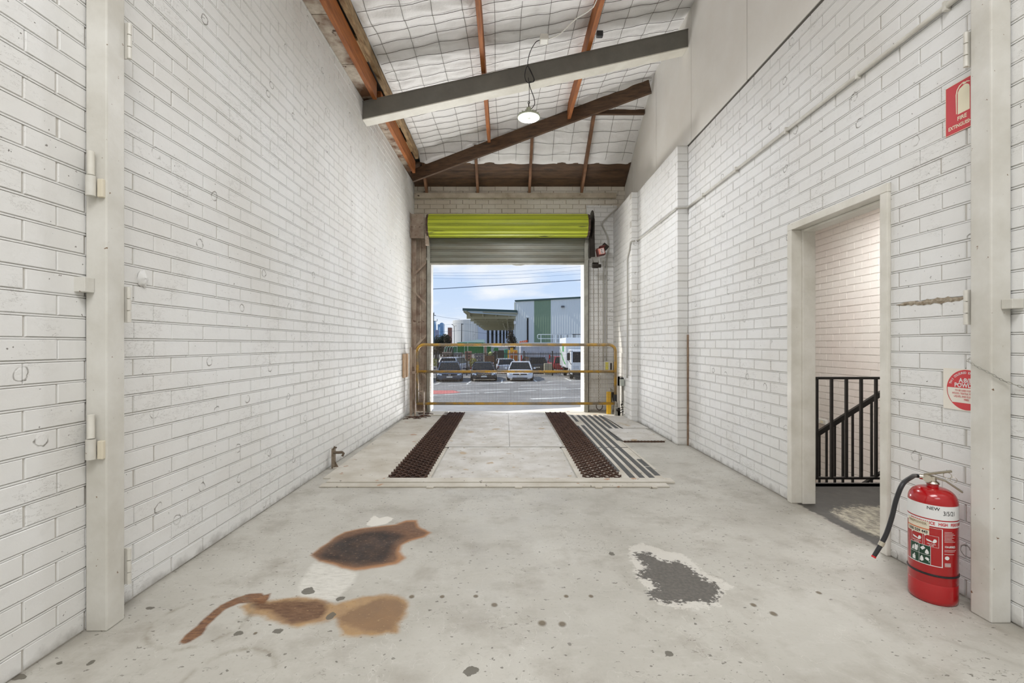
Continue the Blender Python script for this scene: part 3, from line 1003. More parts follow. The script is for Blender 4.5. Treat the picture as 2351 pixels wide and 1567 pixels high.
def slope_box(mb, y0, y1, d0, d1, m=0):
    vs = [(xa, y0, za - d1), (xb, y0, zb - d1), (xb, y1, zb - d1), (xa, y1, za - d1), (xa, y0, za - d0), (xb, y0, zb - d0), (xb, y1, zb - d0), (xa, y1, za - d0)]
    mb.add(vs, [(0, 3, 2, 1), (4, 5, 6, 7), (0, 1, 5, 4), (1, 2, 6, 5), (2, 3, 7, 6), (3, 0, 4, 7)], m)


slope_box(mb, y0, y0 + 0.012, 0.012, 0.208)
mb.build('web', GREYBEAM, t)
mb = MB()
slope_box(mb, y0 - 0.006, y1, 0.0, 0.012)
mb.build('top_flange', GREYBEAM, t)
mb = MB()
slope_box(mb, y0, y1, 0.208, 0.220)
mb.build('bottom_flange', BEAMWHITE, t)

t = thing('hip_rafter', 'dark brown timber rafter slanting up behind the hanging lamp', 'rafter', (0.3, 7.1, 4.4))
mb = MB()
p, q = Vector((XL(7.8) + 0.04, 7.80, 4.065)), Vector((2.11, 6.628, 4.94))
mb.bar(p, q, 0.05, 0.20)
mb.build('rafter_timber', BROWNWOOD, t, bevel=0.003)

for (x, lab) in ((-0.26, 'orange timber purlin left of the hanging lamp'), (0.975, 'orange timber purlin right of the hanging lamp')):
    t = thing('purlin', lab, 'purlin', (x, 3, z_main(x) - 0.2), 'orange purlins under the insulation')
    yend = {-0.26: 7.30, 0.975: 6.98}[x]
    mb = MB()
    zb_ = z_main(x) - 0.235 + (0.02 if x < 0 else 0.0)
    zt_ = min(z_main(x) - 0.01, 99)
    ytop = 6.61 - (zt_ - 5.04) / 0.655 - 0.02
    mb.prism([(0.2, zb_), (yend, zb_), (yend, min(zt_, z_hip(yend) - 0.01)), (min(ytop, yend), zt_), (0.2, zt_)], 'X', x - 0.024, x + 0.024)
    mb.build('purlin_timber', ORANGEWOOD, t, bevel=0.003)

t = thing('eaves_plate', 'orange timber plate running along the top of the left wall', 'timber plate', (-1.52, 4, 4.05))
mb = MB()
mb.prism([(0.2, 4.05), (5.335, 4.05), (5.335, 4.25), (0.2, 4.25)], 'X', -1.552, -1.505)
mb.prism([(5.51, 4.05), (7.62, 4.05), (7.62, 4.25), (5.51, 4.25)], 'X', -1.552, -1.505)
mb.build('plate_timber', ORANGEWOOD, t, bevel=0.003)

t = thing('rough_batten', 'rough sawn pale batten with bark between eaves plate and insulation', 'batten', (-1.46, 3.4, 4.3))
mb = MB()
prev = None
vs, fs = [], []
N = 60
for i in range(N + 1):
    y = 0.2 + (7.55 - 0.2) * i / N
    w = 0.025 + R.uniform(-0.004, 0.005)
    zz = R.uniform(-0.008, 0.008)
    vs += [(-1.465 - w, y, 4.262 + zz), (-1.465 + w, y, 4.262 - zz), (-1.465 + w, y, 4.375), (-1.465 - w, y, 4.375)]
for i in range(N):
    for k in range(4):
        a, b = i * 4 + k, i * 4 + (k + 1) % 4
        fs.append((a, b, b + 4, a + 4))
fs += [(3, 2, 1, 0), tuple(N * 4 + k for k in range(4))]
mb.add(vs, fs)
mb.build('batten_timber', ROUGHWOOD, t)

# packing blocks between plate and batten
for i, yy in enumerate((3.5, 4.6, 6.1, 6.9)):
    mb = MB()
    mb.box(-1.53, yy, 4.251, -1.492, yy + 0.35, 4.33)
    ob = mb.build('packing_block', ROUGHWOOD, bevel=0.004)
    tag(ob, ['pale packing block on the eaves plate nearest the camera', 'pale packing block on the eaves plate just before the steel beam',
             'pale packing block on the eaves plate just past the steel beam', 'pale packing block on the eaves plate nearest the shutter wall'][i], 'block', 'packing blocks on the eaves plate')

# eaves boards in sheets with cover joints
ys = [-0.8, 0.4, 1.6, 2.8, 3.99, 4.70, 5.33, 6.25, 6.85, 7.6]
for a, b in zip(ys[:-1], ys[1:]):
    mb = MB()
    mb.add([(XL(a) - 0.06, a + 0.004, 4.072), (-1.553, a + 0.004, 4.075), (-1.553, b - 0.004, 4.075), (XL(b) - 0.06, b - 0.004, 4.072),
            (XL(a) - 0.06, a + 0.004, 4.084), (-1.553, a + 0.004, 4.087), (-1.553, b - 0.004, 4.087), (XL(b) - 0.06, b - 0.004, 4.084)],
           [(0, 3, 2, 1), (4, 5, 6, 7), (0, 1, 5, 4), (1, 2, 6, 5), (2, 3, 7, 6), (3, 0, 4, 7)])
    ob = mb.build('trim_%d' % (3 + ys.index(a)), OLDBOARD)
    tag(ob, kind='structure')
# close the dark gap above the eaves boards
mb = MB()
mb.box(-2.1, YBACK, 4.10, -1.60, 8.4, 4.45)
tag(mb.build('wall_left_upper', BROWNWOOD), kind='structure')

# hip jack rafters
for (x, px0, lab) in ((-1.40, 0, 'short jack rafter at the left corner over the shutter'), (-0.49, 0, 'jack rafter over the left part of the yellow roller'),
                      (0.43, 0, 'jack rafter over the middle of the yellow roller'), (1.36, 0, 'jack rafter over the right end of the yellow roller')):
    yh = 7.80 + (6.62 - 7.80) * (x + 1.65) / 3.78
    t = thing('jack_rafter', lab, 'rafter', (x, 8.1, 3.9), 'jack rafters over the shutter')
    mb = MB()
    zt0, zt1 = z_hip(yh + 0.03), z_hip(8.12)
    mb.prism([(yh + 0.03, zt0 - 0.13), (8.12, zt1 - 0.19), (8.12, zt1 - 0.02), (yh + 0.03, zt0 - 0.02)], 'X', x - 0.022, x + 0.022)
    mb.build('jack_rafter_timber', JACKWOOD, t, bevel=0.002)
t = thing('hip_purlin', 'short brown timber purlin between the hip rafter and the right wall', 'purlin', (1.8, 7.0, 4.78))
mb = MB()
mb.box(1.32, 6.98, 4.72, 2.14, 7.03, 4.79)
mb.build('purlin_timber', BROWNWOOD, t, bevel=0.002)

# sarking planks under the end of the hip
for i in range(3):
    ya = 7.75 + i * 0.135
    yb_ = ya + 0.13
    mb = MB()
    xa_, xb_ = -1.62, 2.14
    vs = []
    for x in (xa_, xb_):
        vs += [(x, ya, z_hip(ya) - 0.02), (x, yb_, z_hip(yb_) - 0.02), (x, yb_, z_hip(yb_)), (x, ya, z_hip(ya))]
    mb.add(vs, [(0, 1, 2, 3), (7, 6, 5, 4), (0, 4, 5, 1), (1, 5, 6, 2), (2, 6, 7, 3), (3, 7, 4, 0)])
    ob = mb.build('roof_plank', BROWNWOOD)
    tag(ob, ['top dark brown plank below the insulation over the shutter wall', 'middle dark brown plank over the shutter wall', 'bottom dark brown plank just above the shutter wall brickwork'][i], 'plank', 'dark planks over the shutter wall')
t = tag(MB().box(-1.62, 8.09, 3.79, 1.98, 8.149, 3.88).build('wall_plate', pmat('old_cream_timber', (206, 196, 178), 0.6, col2=(160, 146, 124), nscale=4, spots=[(8, 0.68, (90, 78, 64))]), bevel=0.004),
        'cream painted timber plate fixed across the shutter wall', 'timber plate')

# insulation blanket and its wire mesh -----------------------------
def sag(x, y):
    band = abs(math.sin(PI * y / 0.17 + 0.35 * math.sin(x * 2.1 + y)))
    s = 0.020 * band ** 0.7
    s += 0.022 * (0.5 + 0.5 * math.sin(2.9 * x + 1.3 * math.sin(y * 1.7))) * (0.6 + 0.4 * math.sin(y * 2.3))
    for (yc, w, d) in ((4.55, 0.16, 0.05), (3.3, 0.2, 0.03), (6.2, 0.12, 0.02)):
        s += d * math.exp(-((y - yc - 0.05 * x) / w) ** 2)
    s += 0.006 * math.sin(17 * x + 5 * math.sin(9 * y))
    return s


t = thing('insulation_blanket', 'silver white roof insulation sagging between the timbers over the bay', 'insulation', (0, 4, 4.5))
mb = MB()
vs, fs = [], []
x0, x1, ya, yb_ = -1.45, 2.145, -0.5, 7.76
nx, ny = 110, 380
for j in range(ny + 1):
    y = ya + (yb_ - ya) * j / ny
    for i in range(nx + 1):
        x = x0 + (x1 - x0) * i / nx
        edge = min(1, (x - x0) / 0.08, (x1 - x) / 0.08)
        for xp in (-0.26, 0.975):
            edge = min(edge, abs(x - xp) / 0.12 + 0.15)
        vs.append((x, y, z_ceil(x, y) - 0.004 - sag(x, y) * max(0, edge)))
for j in range(ny):
    for i in range(nx):
        a = j * (nx + 1) + i
        fs.append((a, a + 1, a + nx + 2, a + nx + 1))
mb.add(vs, fs)
mb.build('blanket', FOIL, t, smooth='all')
mb = MB()
y = -0.4
while y < 7.7:
    pts = []
    for i in range(41):
        x = x0 + 0.03 + (x1 - x0 - 0.06) * i / 40
        yy = y + 0.02 * math.sin(x * 2.3 + y * 5) + 0.006 * math.sin(x * 9 + y * 11)
        pts.append((x, yy, z_ceil(x, yy) - 0.012 - sag(x, yy) - 0.002))
    mb.tube(pts, 0.0029, 4)
    y += 0.17
x = -1.32
while x < 2.1:
    pts = []
    for j in range(90):
        y = -0.4 + 8.1 * j / 89
        xx = x + 0.012 * math.sin(y * 1.9 + x * 7)
        pts.append((xx, y, z_ceil(xx, y) - 0.014 - sag(xx, y) - 0.002))
    mb.tube(pts, 0.0023, 4)
    x += 0.30
mb.build('wire_mesh', WIRE, t)

# ================================================================ text
def text_geo(s, size, align='CENTER', bold=0.0):
    cu = bpy.data.curves.new('lettering', 'FONT')
    cu.body = s
    cu.size = size
    cu.align_x = align
    cu.align_y = 'BOTTOM_BASELINE' if False else 'CENTER'
    cu.offset = bold
    cu.resolution_u = 3
    ob = bpy.data.objects.new('lettering', cu)
    COL.objects.link(ob)
    me = bpy.data.meshes.new_from_object(ob)
    bpy.data.objects.remove(ob)
    vs = [(v.co.x, v.co.y) for v in me.vertices]
    fs = [tuple(p.vertices) for p in me.polygons]
    bpy.data.meshes.remove(me)
    bpy.data.curves.remove(cu)
    return vs, fs


def put_text(mb, s, size, fn, align='CENTER', bold=0.0, squash=1.0, m=0, dx=0, dy=0):
    vs, fs = text_geo(s, size, align, bold)
    mb.add([fn(u * squash + dx, v + dy) for u, v in vs], fs, m)


def flat_poly(mb, pts, fn, m=0):
    mb.add([fn(u, v) for u, v in pts], [tuple(range(len(pts)))], m)


def disc_pts(cx, cy, r, n=40, a0=0, a1=2 * PI, ry=None):
    ry = ry or r
    return [(cx + r * math.cos(a0 + (a1 - a0) * i / n), cy + ry * math.sin(a0 + (a1 - a0) * i / n)) for i in range(n if abs(a1 - a0 - 2 * PI) < 1e-6 else n + 1)]


# ================================================================ roller shutter
t = thing('roller_shutter', 'lime painted roll of a steel shutter above the open doorway', 'roller shutter', (0, 7.8, 3.2))
cy, cz, rr_ = 7.80, 3.215, 0.185
X0, X1 = -1.335, 1.43


def ribbed(r, n=12):
    """ribbed slat outline round the roll"""
    pts = []
    for k in range(n):
        a = 2 * PI * k / n
        w = 2 * PI / n
        for fa, dr in ((0.00, 0.0), (0.05, 0.013), (0.13, 0.013), (0.17, 0.002), (0.21, 0.002), (0.25, 0.013), (0.33, 0.013), (0.38, 0.0), (0.69, -0.003)):
            pts.append((cy + (r + dr) * math.cos(a + fa * w), cz + (r + dr) * math.sin(a + fa * w)))
    return pts


mb = MB()
mb.prism(ribbed(rr_), 'X', X0 + 0.035, X1 - 0.035)
mb.build('roll', LIME, t)
mb = MB()
for k in range(12):
    for fa in (0.0, 0.19, 0.38):
        a = 2 * PI * (k + fa) / 12
        rr3 = rr_ + 0.0025
        mb.bar((X0 + 0.04, cy + rr3 * math.cos(a), cz + rr3 * math.sin(a)), (X1 - 0.04, cy + rr3 * math.cos(a), cz + rr3 * math.sin(a)), 0.004, 0.006)
mb.build('slat_seams', pmat('dark_olive_seam', (70, 74, 28), 0.6), t)
for (a, b) in ((X0, X0 + 0.05), (X1 - 0.05, X1)):
    mb = MB()
    mb.prism(ribbed(rr_ - 0.004), 'X', a, b)
    for k in range(4):
        rad = rr_ - 0.02 - 0.035 * k
        mb.lathe([(rad, a - 0.006 if a < 0 else b), (rad, a if a < 0 else b + 0.006), (rad - 0.008, a if a < 0 else b + 0.006), (rad - 0.008, a - 0.006 if a < 0 else b)], (0, cy, cz), 24, axis='X')
    mb.build('roll_end', RUSTDARK, t)
mb = MB()   # hanging curtain with swages
z = 2.60
ztop = 3.20
prof = []
yc = 7.985
zz = z
k = 0
while zz < ztop:
    for (dz, dy) in ((0.0, 0.0), (0.006, -0.012), (0.016, -0.012), (0.022, -0.001), (0.028, -0.001), (0.034, -0.012), (0.044, -0.012), (0.050, 0.0)):
        prof.append((yc + dy, zz + dz))
    zz += 0.107
vs, fs = [], []
for x in (-1.34, 1.405):
    vs += [(x, p[0], p[1]) for p in prof]
n = len(prof)
for i in range(n - 1):
    fs.append((i, i + 1, n + i + 1, n + i))
for x in (-1.34, 1.405):
    vs += [(x, p[0] + 0.006, p[1]) for p in prof]
for i in range(n - 1):
    fs.append((2 * n + i, 3 * n + i, 3 * n + i + 1, 2 * n + i + 1))
mb.add(vs, fs)
mb.build('curtain', CURTAIN, t)
mb = MB()
mb.box(-1.335, 7.965, 2.582, 1.40, 8.0, 2.612)
mb.prism([(0.10, 2.584), (0.36, 2.584), (0.27, 2.566), (0.19, 2.566)], 'Y', 7.97, 7.99)
mb.build('bottom_rail', GALV, t)

for sgn, x0, x1, lab in ((-1, -1.378, -1.315, 'galvanised shutter guide on the left side of the opening'), (1, 1.385, 1.462, 'galvanised shutter guide on the right side of the opening')):
    t2 = thing('shutter_guide', lab, 'guide rail', ((x0 + x1) / 2, 8.0, 0), 'shutter guides')
    mb = MB()
    mb.box(x0, 7.955, 0.0, x1, 7.965, 2.92)
    mb.box(x0, 8.005, 0.0, x1, 8.015, 2.92)
    xx = x0 if sgn < 0 else x1 - 0.01
    mb.box(xx, 7.955, 0, xx + 0.01, 8.015, 2.92)
    xm = x1 if sgn < 0 else x0
    mb.prism([(x0, 2.92), (x1, 2.92), (x1 if sgn > 0 else x1 - 0.02, 3.04), (x0 + (0.02 if sgn > 0 else 0), 3.04)], 'Y', 7.955, 7.963)
    mb.build('channel', GALV, t2)
    mb = MB()
    mb.box(x0 - 0.0, 7.948, 2.66, x1, 7.956, 2.70)
    mb.build('clip', GALV, t2)

# left steel frame beside the opening
t = thing('braced_steel_frame', 'taupe braced steel frame between left brick wall and shutter guide', 'steel frame', (-1.5, 8.0, 0))
mb = MB()
mb.box(-1.625, 8.06, 0.0, -1.315, 8.075, 3.05)
mb.build('back_plate', TAUPE, t)
mb = MB()
mb.box(-1.63, 7.90, 0.0, -1.622, 7.99, 3.42)
mb.box(-1.63, 7.982, 0.0, -1.56, 7.99, 3.42)
mb.build('upright_angle', TAUPE, t)
mb = MB()
mb.box(-1.51, 8.035, 0.0, -1.485, 8.058, 3.05)
mb.build('stiffener', TAUPE, t)
for (a, b) in (((949, 632), (983, 597)), ((949, 667), (983, 702)), ((949, 800), (984, 764)), ((949, 838), (984, 870))):
    mb = MB()
    mb.bar(at(a[0], a[1], 7.975), at(b[0], b[1], 7.975), 0.035, 0.012, up=(0, 1, 0))
    mb.build('diagonal_brace', TAUPE, t)
mb = MB()
mb.box(-1.632, 7.86, 3.02, -1.40, 7.87, 3.44)
mb.box(-1.632, 7.80, 3.02, -1.622, 7.87, 3.44)
mb.build('roll_bracket', TAUPE, t, bevel=0.004)
mb = MB()
mb.bar((-1.365, 7.83, 3.36), (-1.345, 7.80, 2.98), 0.05, 0.012, up=(0, 1, 0))
mb.bar((-1.345, 7.80, 3.06), (-1.335, 7.80, 2.88), 0.055, 0.05, up=(0, 1, 0))
mb.build('bracket_arm', pmat('flaky_cream_steel', (196, 184, 168), 0.6, col2=(126, 98, 80), nscale=14), t)

# chain drive at the right
t = thing('chain_drive', 'dark chain wheel and gearbox at the right end of the shutter roll', 'chain drive', (1.5, 7.8, 3.0))
mb = MB()
prof = []
for k in range(48):
    a = 2 * PI * k / 48
    r_ = 0.235 if k % 2 else 0.222
    prof.append((7.80 + r_ * math.cos(a), 3.24 + r_ * math.sin(a)))
mb.prism(prof, 'X', 1.475, 1.487)
mb.build('chain_wheel', DARKSTEEL, t)
mb = MB()
mb.bar((1.50, 7.86, 3.12), (1.515, 7.88, 2.70), 0.075, 0.05, up=(0, 1, 0))
mb.bar((1.462, 7.86, 3.15), (1.468, 7.9, 2.68), 0.03, 0.05, up=(0, 1, 0))
mb.bar((1.53, 7.84, 3.34), (1.53, 7.86, 3.10), 0.025, 0.02, up=(0, 1, 0))
mb.build('bracket', DARKSTEEL, t, bevel=0.004)
mb = MB()
mb.lathe([(0.0, 0), (0.045, 0.0), (0.05, 0.02), (0.05, 0.10), (0.0, 0.10)], (1.49, 7.80, 2.54), 18, axis='X', caps=False)
mb.lathe([(0.0, 0), (0.03, 0.0), (0.03, 0.06), (0.0, 0.06)], (1.58, 7.80, 2.53), 14, axis='X', caps=False)
mb.build('gear_housing', DARKSTEEL, t, smooth=True)
mb = MB()
c0 = at(1379, 578, 7.78)
mb.M = Matrix.Translation(c0) @ Matrix.Rotation(math.radians(-12), 4, 'Y') @ Matrix.Diagonal((.78, 1, .78, 1))
mb.box(-0.085, -0.06, -0.085, 0.085, 0.07, 0.085)
mb.box(-0.01, -0.055, 0.085, 0.12, 0.05, 0.125)
mo = mb.build('limit_box', pmat('dark_red_box', (84, 34, 28), 0.45), t, bevel=0.012)
mb = MB()
mb.M = Matrix.Translation(c0 + Vector((0, -0.0615, 0))) @ Matrix.Rotation(math.radians(-12), 4, 'Y') @ Matrix.Diagonal((.78, 1, .78, 1))
mb.box(-0.062, -0.002, -0.062, 0.066, 0.0, 0.062, 0)
mb.box(-0.022, -0.004, -0.054, 0.058, -0.002, 0.054, 1)
for k in range(3):
    mb.box(-0.012, -0.0055, -0.045 + 0.034 * k, 0.022, -0.004, -0.025 + 0.034 * k, 2)
    mb.box(0.030, -0.0055, -0.042 + 0.034 * k, 0.052, -0.004, -0.028 + 0.034 * k, 2)
mb.build('face_label', [pmat('pink_red_label', (214, 138, 122), 0.5), WPAPER, pmat('label_brown_ink', (120, 70, 56), 0.6)], mo)
mb = MB()
c0 = at(1389, 566, 7.8)
mb.M = Matrix.Translation(c0) @ Matrix.Rotation(math.radians(40), 4, 'Y')
mb.box(-0.055, -0.04, -0.04, 0.055, 0.05, 0.04)
mb.build('motor_cap', DARKSTEEL, t, bevel=0.006)


def chain_mesh(pts, wire, length, width, up=(0, 1, 0)):
    """links laid along a path"""
    mb = MB()
    pts = [Vector(p) for p in pts]
    segs = []
    for a, b in zip(pts[:-1], pts[1:]):
        segs.append((a, b, (b - a).length))
    tot = sum(s[2] for s in segs)
    pitch = length - 2.0 * wire
    n = int(tot / pitch)
    for i in range(n):
        d = (i + 0.5) * tot / n
        for a, b, l in segs:
            if d <= l:
                break
            d -= l
        c = a + (b - a) * (d / l)
        dr = (b - a).normalized()
        s1 = dr.cross(Vector(up)).normalized()
        s2 = dr.cross(s1).normalized()
        side = s1 if i % 2 else s2
        ring = []
        for k in range(10):
            an = 2 * PI * k / 10
            ring.append(c + dr * (length / 2 - wire / 2) * math.cos(an) + side * (width / 2 - wire / 2) * math.sin(an))
        mb.tube(ring, wire / 2, 4, closed=True)
    return mb


for (px, pyb, lab) in ((1362.5, 850, 'hanging hand chain nearer the shutter guide'), (1373.7, 922, 'longer hanging hand chain below the red box')):
    p0, p1 = at(px, 598, 7.82), at(px + 0.8, pyb, 7.82)
    ob = chain_mesh([p0, p0.lerp(p1, 0.3), p0.lerp(p1, 0.7), p1], 0.005, 0.034, 0.022).build('hand_chain', pmat('chain_steel_%d' % px, (120, 110, 94), 0.5, 0.4), smooth='all')
    tag(ob, lab, 'chain', 'hand chains of the shutter')

# loop of chain left on the floor against the pier
ring = [Vector((X_at(1377, 8.0) + 0.055 * math.cos(2 * PI * k / 24), 8.03, 0.10 + 0.07 * math.sin(2 * PI * k / 24))) for k in range(25)]
tag(chain_mesh(ring, 0.007, 0.03, 0.02).build('coiled_chain', RUST, smooth='all'), 'rusty coil of chain hanging low on the white brick pier', 'chain')

# ================================================================ safety gate
t = thing('safety_gate', 'worn yellow tubular gate with wire mesh across the dock opening', 'gate', (0, 7.55, 0.2))
GY = 7.55
gx0, gx1 = X_at(958, GY), X_at(1413, GY)
gzt, gzm, gzb = Z_at(791, GY), Z_at(852.5, GY), Z_at(926, GY)
rr_ = 0.11
pts = [(gx0, GY, gzb)]
pts += [(gx0, GY, gzt - rr_)]
for k in range(7):
    a = PI - k * PI / 12
    pts.append((gx0 + rr_ + rr_ * math.cos(a), GY, gzt - rr_ + rr_ * math.sin(a)))
for k in range(7):
    a = PI / 2 - k * PI / 12
    pts.append((gx1 - rr_ + rr_ * math.cos(a), GY, gzt - rr_ + rr_ * math.sin(a)))
pts += [(gx1, GY, gzb)]
MBf = MB()
MBf.tube(pts, 0.024, 12)
MBf.build('frame_tube', YELLOW, t, smooth='all')
MB().tube([(gx0, GY, gzb), (gx1, GY, gzb)], 0.022, 12).build('bottom_rail', YELLOW, t, smooth='all')
MB().tube([(gx0 + 0.02, GY, gzm), (gx1 - 0.02, GY, gzm)], 0.022, 12).build('middle_rail', YELLOW, t, smooth='all')
mb = MB()
w = 0.0016
x = gx0 + 0.03
while x < gx1 - 0.02:
    mb.box(x - w, GY + 0.024 - w, gzb, x + w, GY + 0.024 + w, gzt)
    x += 0.0248
z = gzb + 0.02
while z < gzt - 0.02:
    mb.box(gx0 + 0.01, GY + 0.028 - w, z - w, gx1 - 0.01, GY + 0.028 + w, z + w)
    z += 0.0248
mb.build('wire_mesh', MESHWIRE, t)
mb = MB()
mb.tube([(gx1, GY - 0.002, Z_at(905, GY)), (gx1, GY - 0.002, Z_at(921, GY))], 0.031, 12)
mb.build('black_sleeve', BLACKRUB, t, smooth=True)

# gate stand at left, guard angle at its foot
t = thing('gate_post', 'narrow cream steel gate post at the left end of the yellow gate', 'post', (gx0 - 0.06, 7.5, 0))
mb = MB()
mb.box(gx0 - 0.115, 7.50, 0, gx0 - 0.085, 7.56, Z_at(797, 7.5))
mb.box(gx0 - 0.055, 7.57, 0, gx0 - 0.03, 7.60, Z_at(803, 7.5))
mb.build('post', TAUPE, t, bevel=0.003)
mb = MB()
mb.box(gx0 - 0.085, 7.52, 0.70, gx0 - 0.01, 7.55, 0.74)
mb.build('hinge_arm', TAUPE, t)
t = tag(MB().box(X_at(972, 7.45), 7.44, 0.02, X_at(974.5, 7.45), 7.46, Z_at(896, 7.45)).box(X_at(961, 7.45), 7.44, Z_at(899, 7.45), X_at(974.5, 7.45), 7.46, Z_at(896, 7.45)).build('foot_bracket', TAUPE, bevel=0.002),
        'small cream angle bracket standing at the left foot of the gate', 'bracket')

# bollard and gate drive at the right end
t = thing('yellow_bollard', 'short yellow square bollard at the foot of the white brick pier', 'bollard', (X_at(1399, 7.8), 7.8, 0))
mb = MB()
bx0, bx1 = X_at(1394, 7.75), X_at(1403, 7.75)
mb.box(bx0, 7.75, 0, bx1, 7.82, Z_at(899, 7.75))
mb.build('post', YELLOW2, t, bevel=0.004)
mb = MB()
mb.box(bx0 + 0.002, 7.76, Z_at(899, 7.75), bx0 + 0.014, 7.775, Z_at(881, 7.75))
mb.build('upright_rod', WHITETRIM, t)
mb = MB()
mb.box(bx0 + 0.07, 7.76, 0, bx0 + 0.085, 7.80, Z_at(905, 7.75))
mb.box(bx0 + 0.07, 7.76, 0.16, bx0 + 0.2, 7.78, Z_at(900, 7.75))
mb.prism([(bx0 + 0.05, 0.45), (bx0 + 0.12, 0.40), (bx0 + 0.19, 0.22), (bx0 + 0.1, 0.22)], 'Y', 7.76, 7.78)
mb.build('catch_plate', GALV, t)

t = thing('gate_drive', 'small steel gate drive with pipework at the right end of the gate', 'gate drive', (X_at(1420, 7.5), 7.5, 0))
mb = MB()
cx = X_at(1416, 7.5)
mb.box(cx - 0.04, 7.44, 0, cx + 0.05, 7.53, 0.16)
mb.box(cx - 0.03, 7.45, 0.16, cx - 0.015, 7.52, 0.25)
mb.box(cx + 0.03, 7.45, 0.16, cx + 0.045, 7.52, 0.27)
mb.build('base_block', GALV, t, bevel=0.008)
mb = MB()
for k in range(5):
    mb.tube([(cx + 0.03 + 0.012 * k, 7.44, 0.06 + 0.05 * k), (cx + 0.09, 7.42, 0.10 + 0.03 * k), (cx + 0.10, 7.45, 0.02 + 0.05 * k)], 0.008, 6)
mb.ball((cx, 7.42, 0.12), 0.03)
mb.ball((cx + 0.07, 7.43, 0.20), 0.022)
mb.build('fitting', DARKSTEEL, t, smooth=True)
t = thing('cable_reel_switch', 'dark round switch and box fixed on a tall steel channel by the gate', 'switch', (1.8, 7.35, 0.6))
mb = MB()
cx = X_at(1421, 7.45)
mb.box(cx - 0.02, 7.44, 0.0, cx + 0.012, 7.50, Z_at(864, 7.45))
mb.box(cx - 0.02, 7.44, Z_at(885, 7.45), cx + 0.14, 7.455, Z_at(863, 7.45))
mb.build('channel', pmat('pale_grey_channel', (186, 180, 170), 0.5), t)
mb = MB()
c0 = at(1429, 872, 7.42)
mb.lathe([(0.014, 0.02), (0.02, -0.03), (0.04, -0.035), (0.046, 0.0), (0.04, 0.02)], c0, 20, axis='Y')
mb.build('round_head', BLACKRUB, t, smooth=True)
mb = MB()
c0 = at(1437, 882, 7.42)
mb.box(c0.x - 0.03, c0.y - 0.02, c0.z - 0.05, c0.x + 0.03, c0.y + 0.03, c0.z + 0.04)
mb.build('switch_box', pmat('dark_grey_box', (80, 80, 78), 0.4), t, bevel=0.004)
t = tag(MB().box(1.86, 7.30, Z_at(886, 7.3), 1.918, 7.42, Z_at(871, 7.3)).build('junction_box', pmat('grey_green_box', (166, 170, 160), 0.4), bevel=0.008),
        'grey junction box on the right wall beside the gate', 'junction box')


def cable(name, pts, r, mat, lab, cat, group=None, n=8, sm=True):
    """smooth cable through points"""
    P = [Vector(p) for p in pts]
    out = []
    for i in range(len(P) - 1):
        p0, p1, p2, p3 = P[max(i - 1, 0)], P[i], P[i + 1], P[min(i + 2, len(P) - 1)]
        for k in range(8):
            t_ = k / 8
            out.append(0.5 * ((2 * p1) + (-p0 + p2) * t_ + (2 * p0 - 5 * p1 + 4 * p2 - p3) * t_ ** 2 + (-p0 + 3 * p1 - 3 * p2 + p3) * t_ ** 3))
    out.append(P[-1])
    o = MB().tube(out, r, n).build(name, mat, smooth='all')
    if lab:
        tag(o, lab, cat, group)
    return o


cable('cable', [at(1438, 888, 7.42), at(1443, 905, 7.35), at(1445, 925, 7.3), at(1438, 945, 7.3), at(1431, 953, 7.35)], 0.004, GALV, 'thin grey cable looping down from the switch box by the gate', 'cable')
t = tag(MB().tube([at(1430, 885, 7.4), at(1431, 930, 7.4)], 0.006, 6).tube([at(1432, 890, 7.4), at(1441, 935, 7.3)], 0.005, 6).tube([at(1428, 930, 7.4), at(1440, 938, 7.3)], 0.007, 6).build('stay_rods', GALV),
        'thin stay rods under the round switch by the gate', 'rods')

# conduits ----------------------------------------------------------
t = thing('wall_conduit', 'white painted conduit running high along the right brick wall', 'conduit', (2.13, 3.5, 2.8))
mb = MB()
mb.tube([(2.132, 0.6, 2.83), (2.132, 5.33, 2.785)], 0.0125, 12)
mb.build('pipe', CONDUIT, t, smooth='all')
for yy in (1.5, 2.2, 2.75, 3.45, 4.2, 4.9):
    mb = MB()
    z = 2.83 - (yy - 0.6) * 0.0095
    mb.box(2.117, yy - 0.008, z - 0.024, 2.149, yy + 0.008, z + 0.024)
    mb.build('saddle_clip', CONDUIT, t, bevel=0.003)
cable('conduit', [(2.132, 5.335, 2.785), (2.06, 5.338, 2.782), (2.012, 5.34, 2.78), (2.008, 5.42, 2.775), (2.006, 6.0, 2.77), (2.006, 6.9, 2.765), (1.96, 6.92, 2.76), (1.912, 6.93, 2.74), (1.908, 6.99, 2.64), (1.908, 7.1, 2.52), (1.906, 7.10, 2.3), (1.906, 7.10, 1.6), (1.906, 7.12, 0.66)], 0.011, CONDGREY, 'grey conduit bending down the stepped pier toward the junction box', 'conduit')
cable('conduit', [at(1425, 474, 7.9), at(1410, 484, 8.0), at(1393, 500, 8.06), at(1383, 514, 8.08), at(1388, 528, 8.08), at(1395, 545, 8.08), at(1397, 570, 8.08), at(1393, 600, 8.08), at(1392, 660, 8.08), at(1392, 828, 8.08)], 0.014, CONDGREY, 'grey cable snaking down the white pier from the ceiling corner', 'cable')
cable('conduit', [at(1386, 598, 8.08), at(1386, 650, 8.08), at(1386, 760, 8.08), at(1385, 828, 8.08)], 0.013, CONDGREY, 'straight grey conduit down the white pier beside the chains', 'conduit')
t = thing('control_box', 'pale control box with yellow label under the conduits behind the gate', 'control box', at(1396, 840, 8.04))
mb = MB()
a, b = at(1386.5, 852, 8.05), at(1407, 829, 8.05)
mb.box(a.x, 8.02, a.z, b.x, 8.095, b.z)
mb.build('enclosure', PLUGW, t, bevel=0.01)
mb = MB()
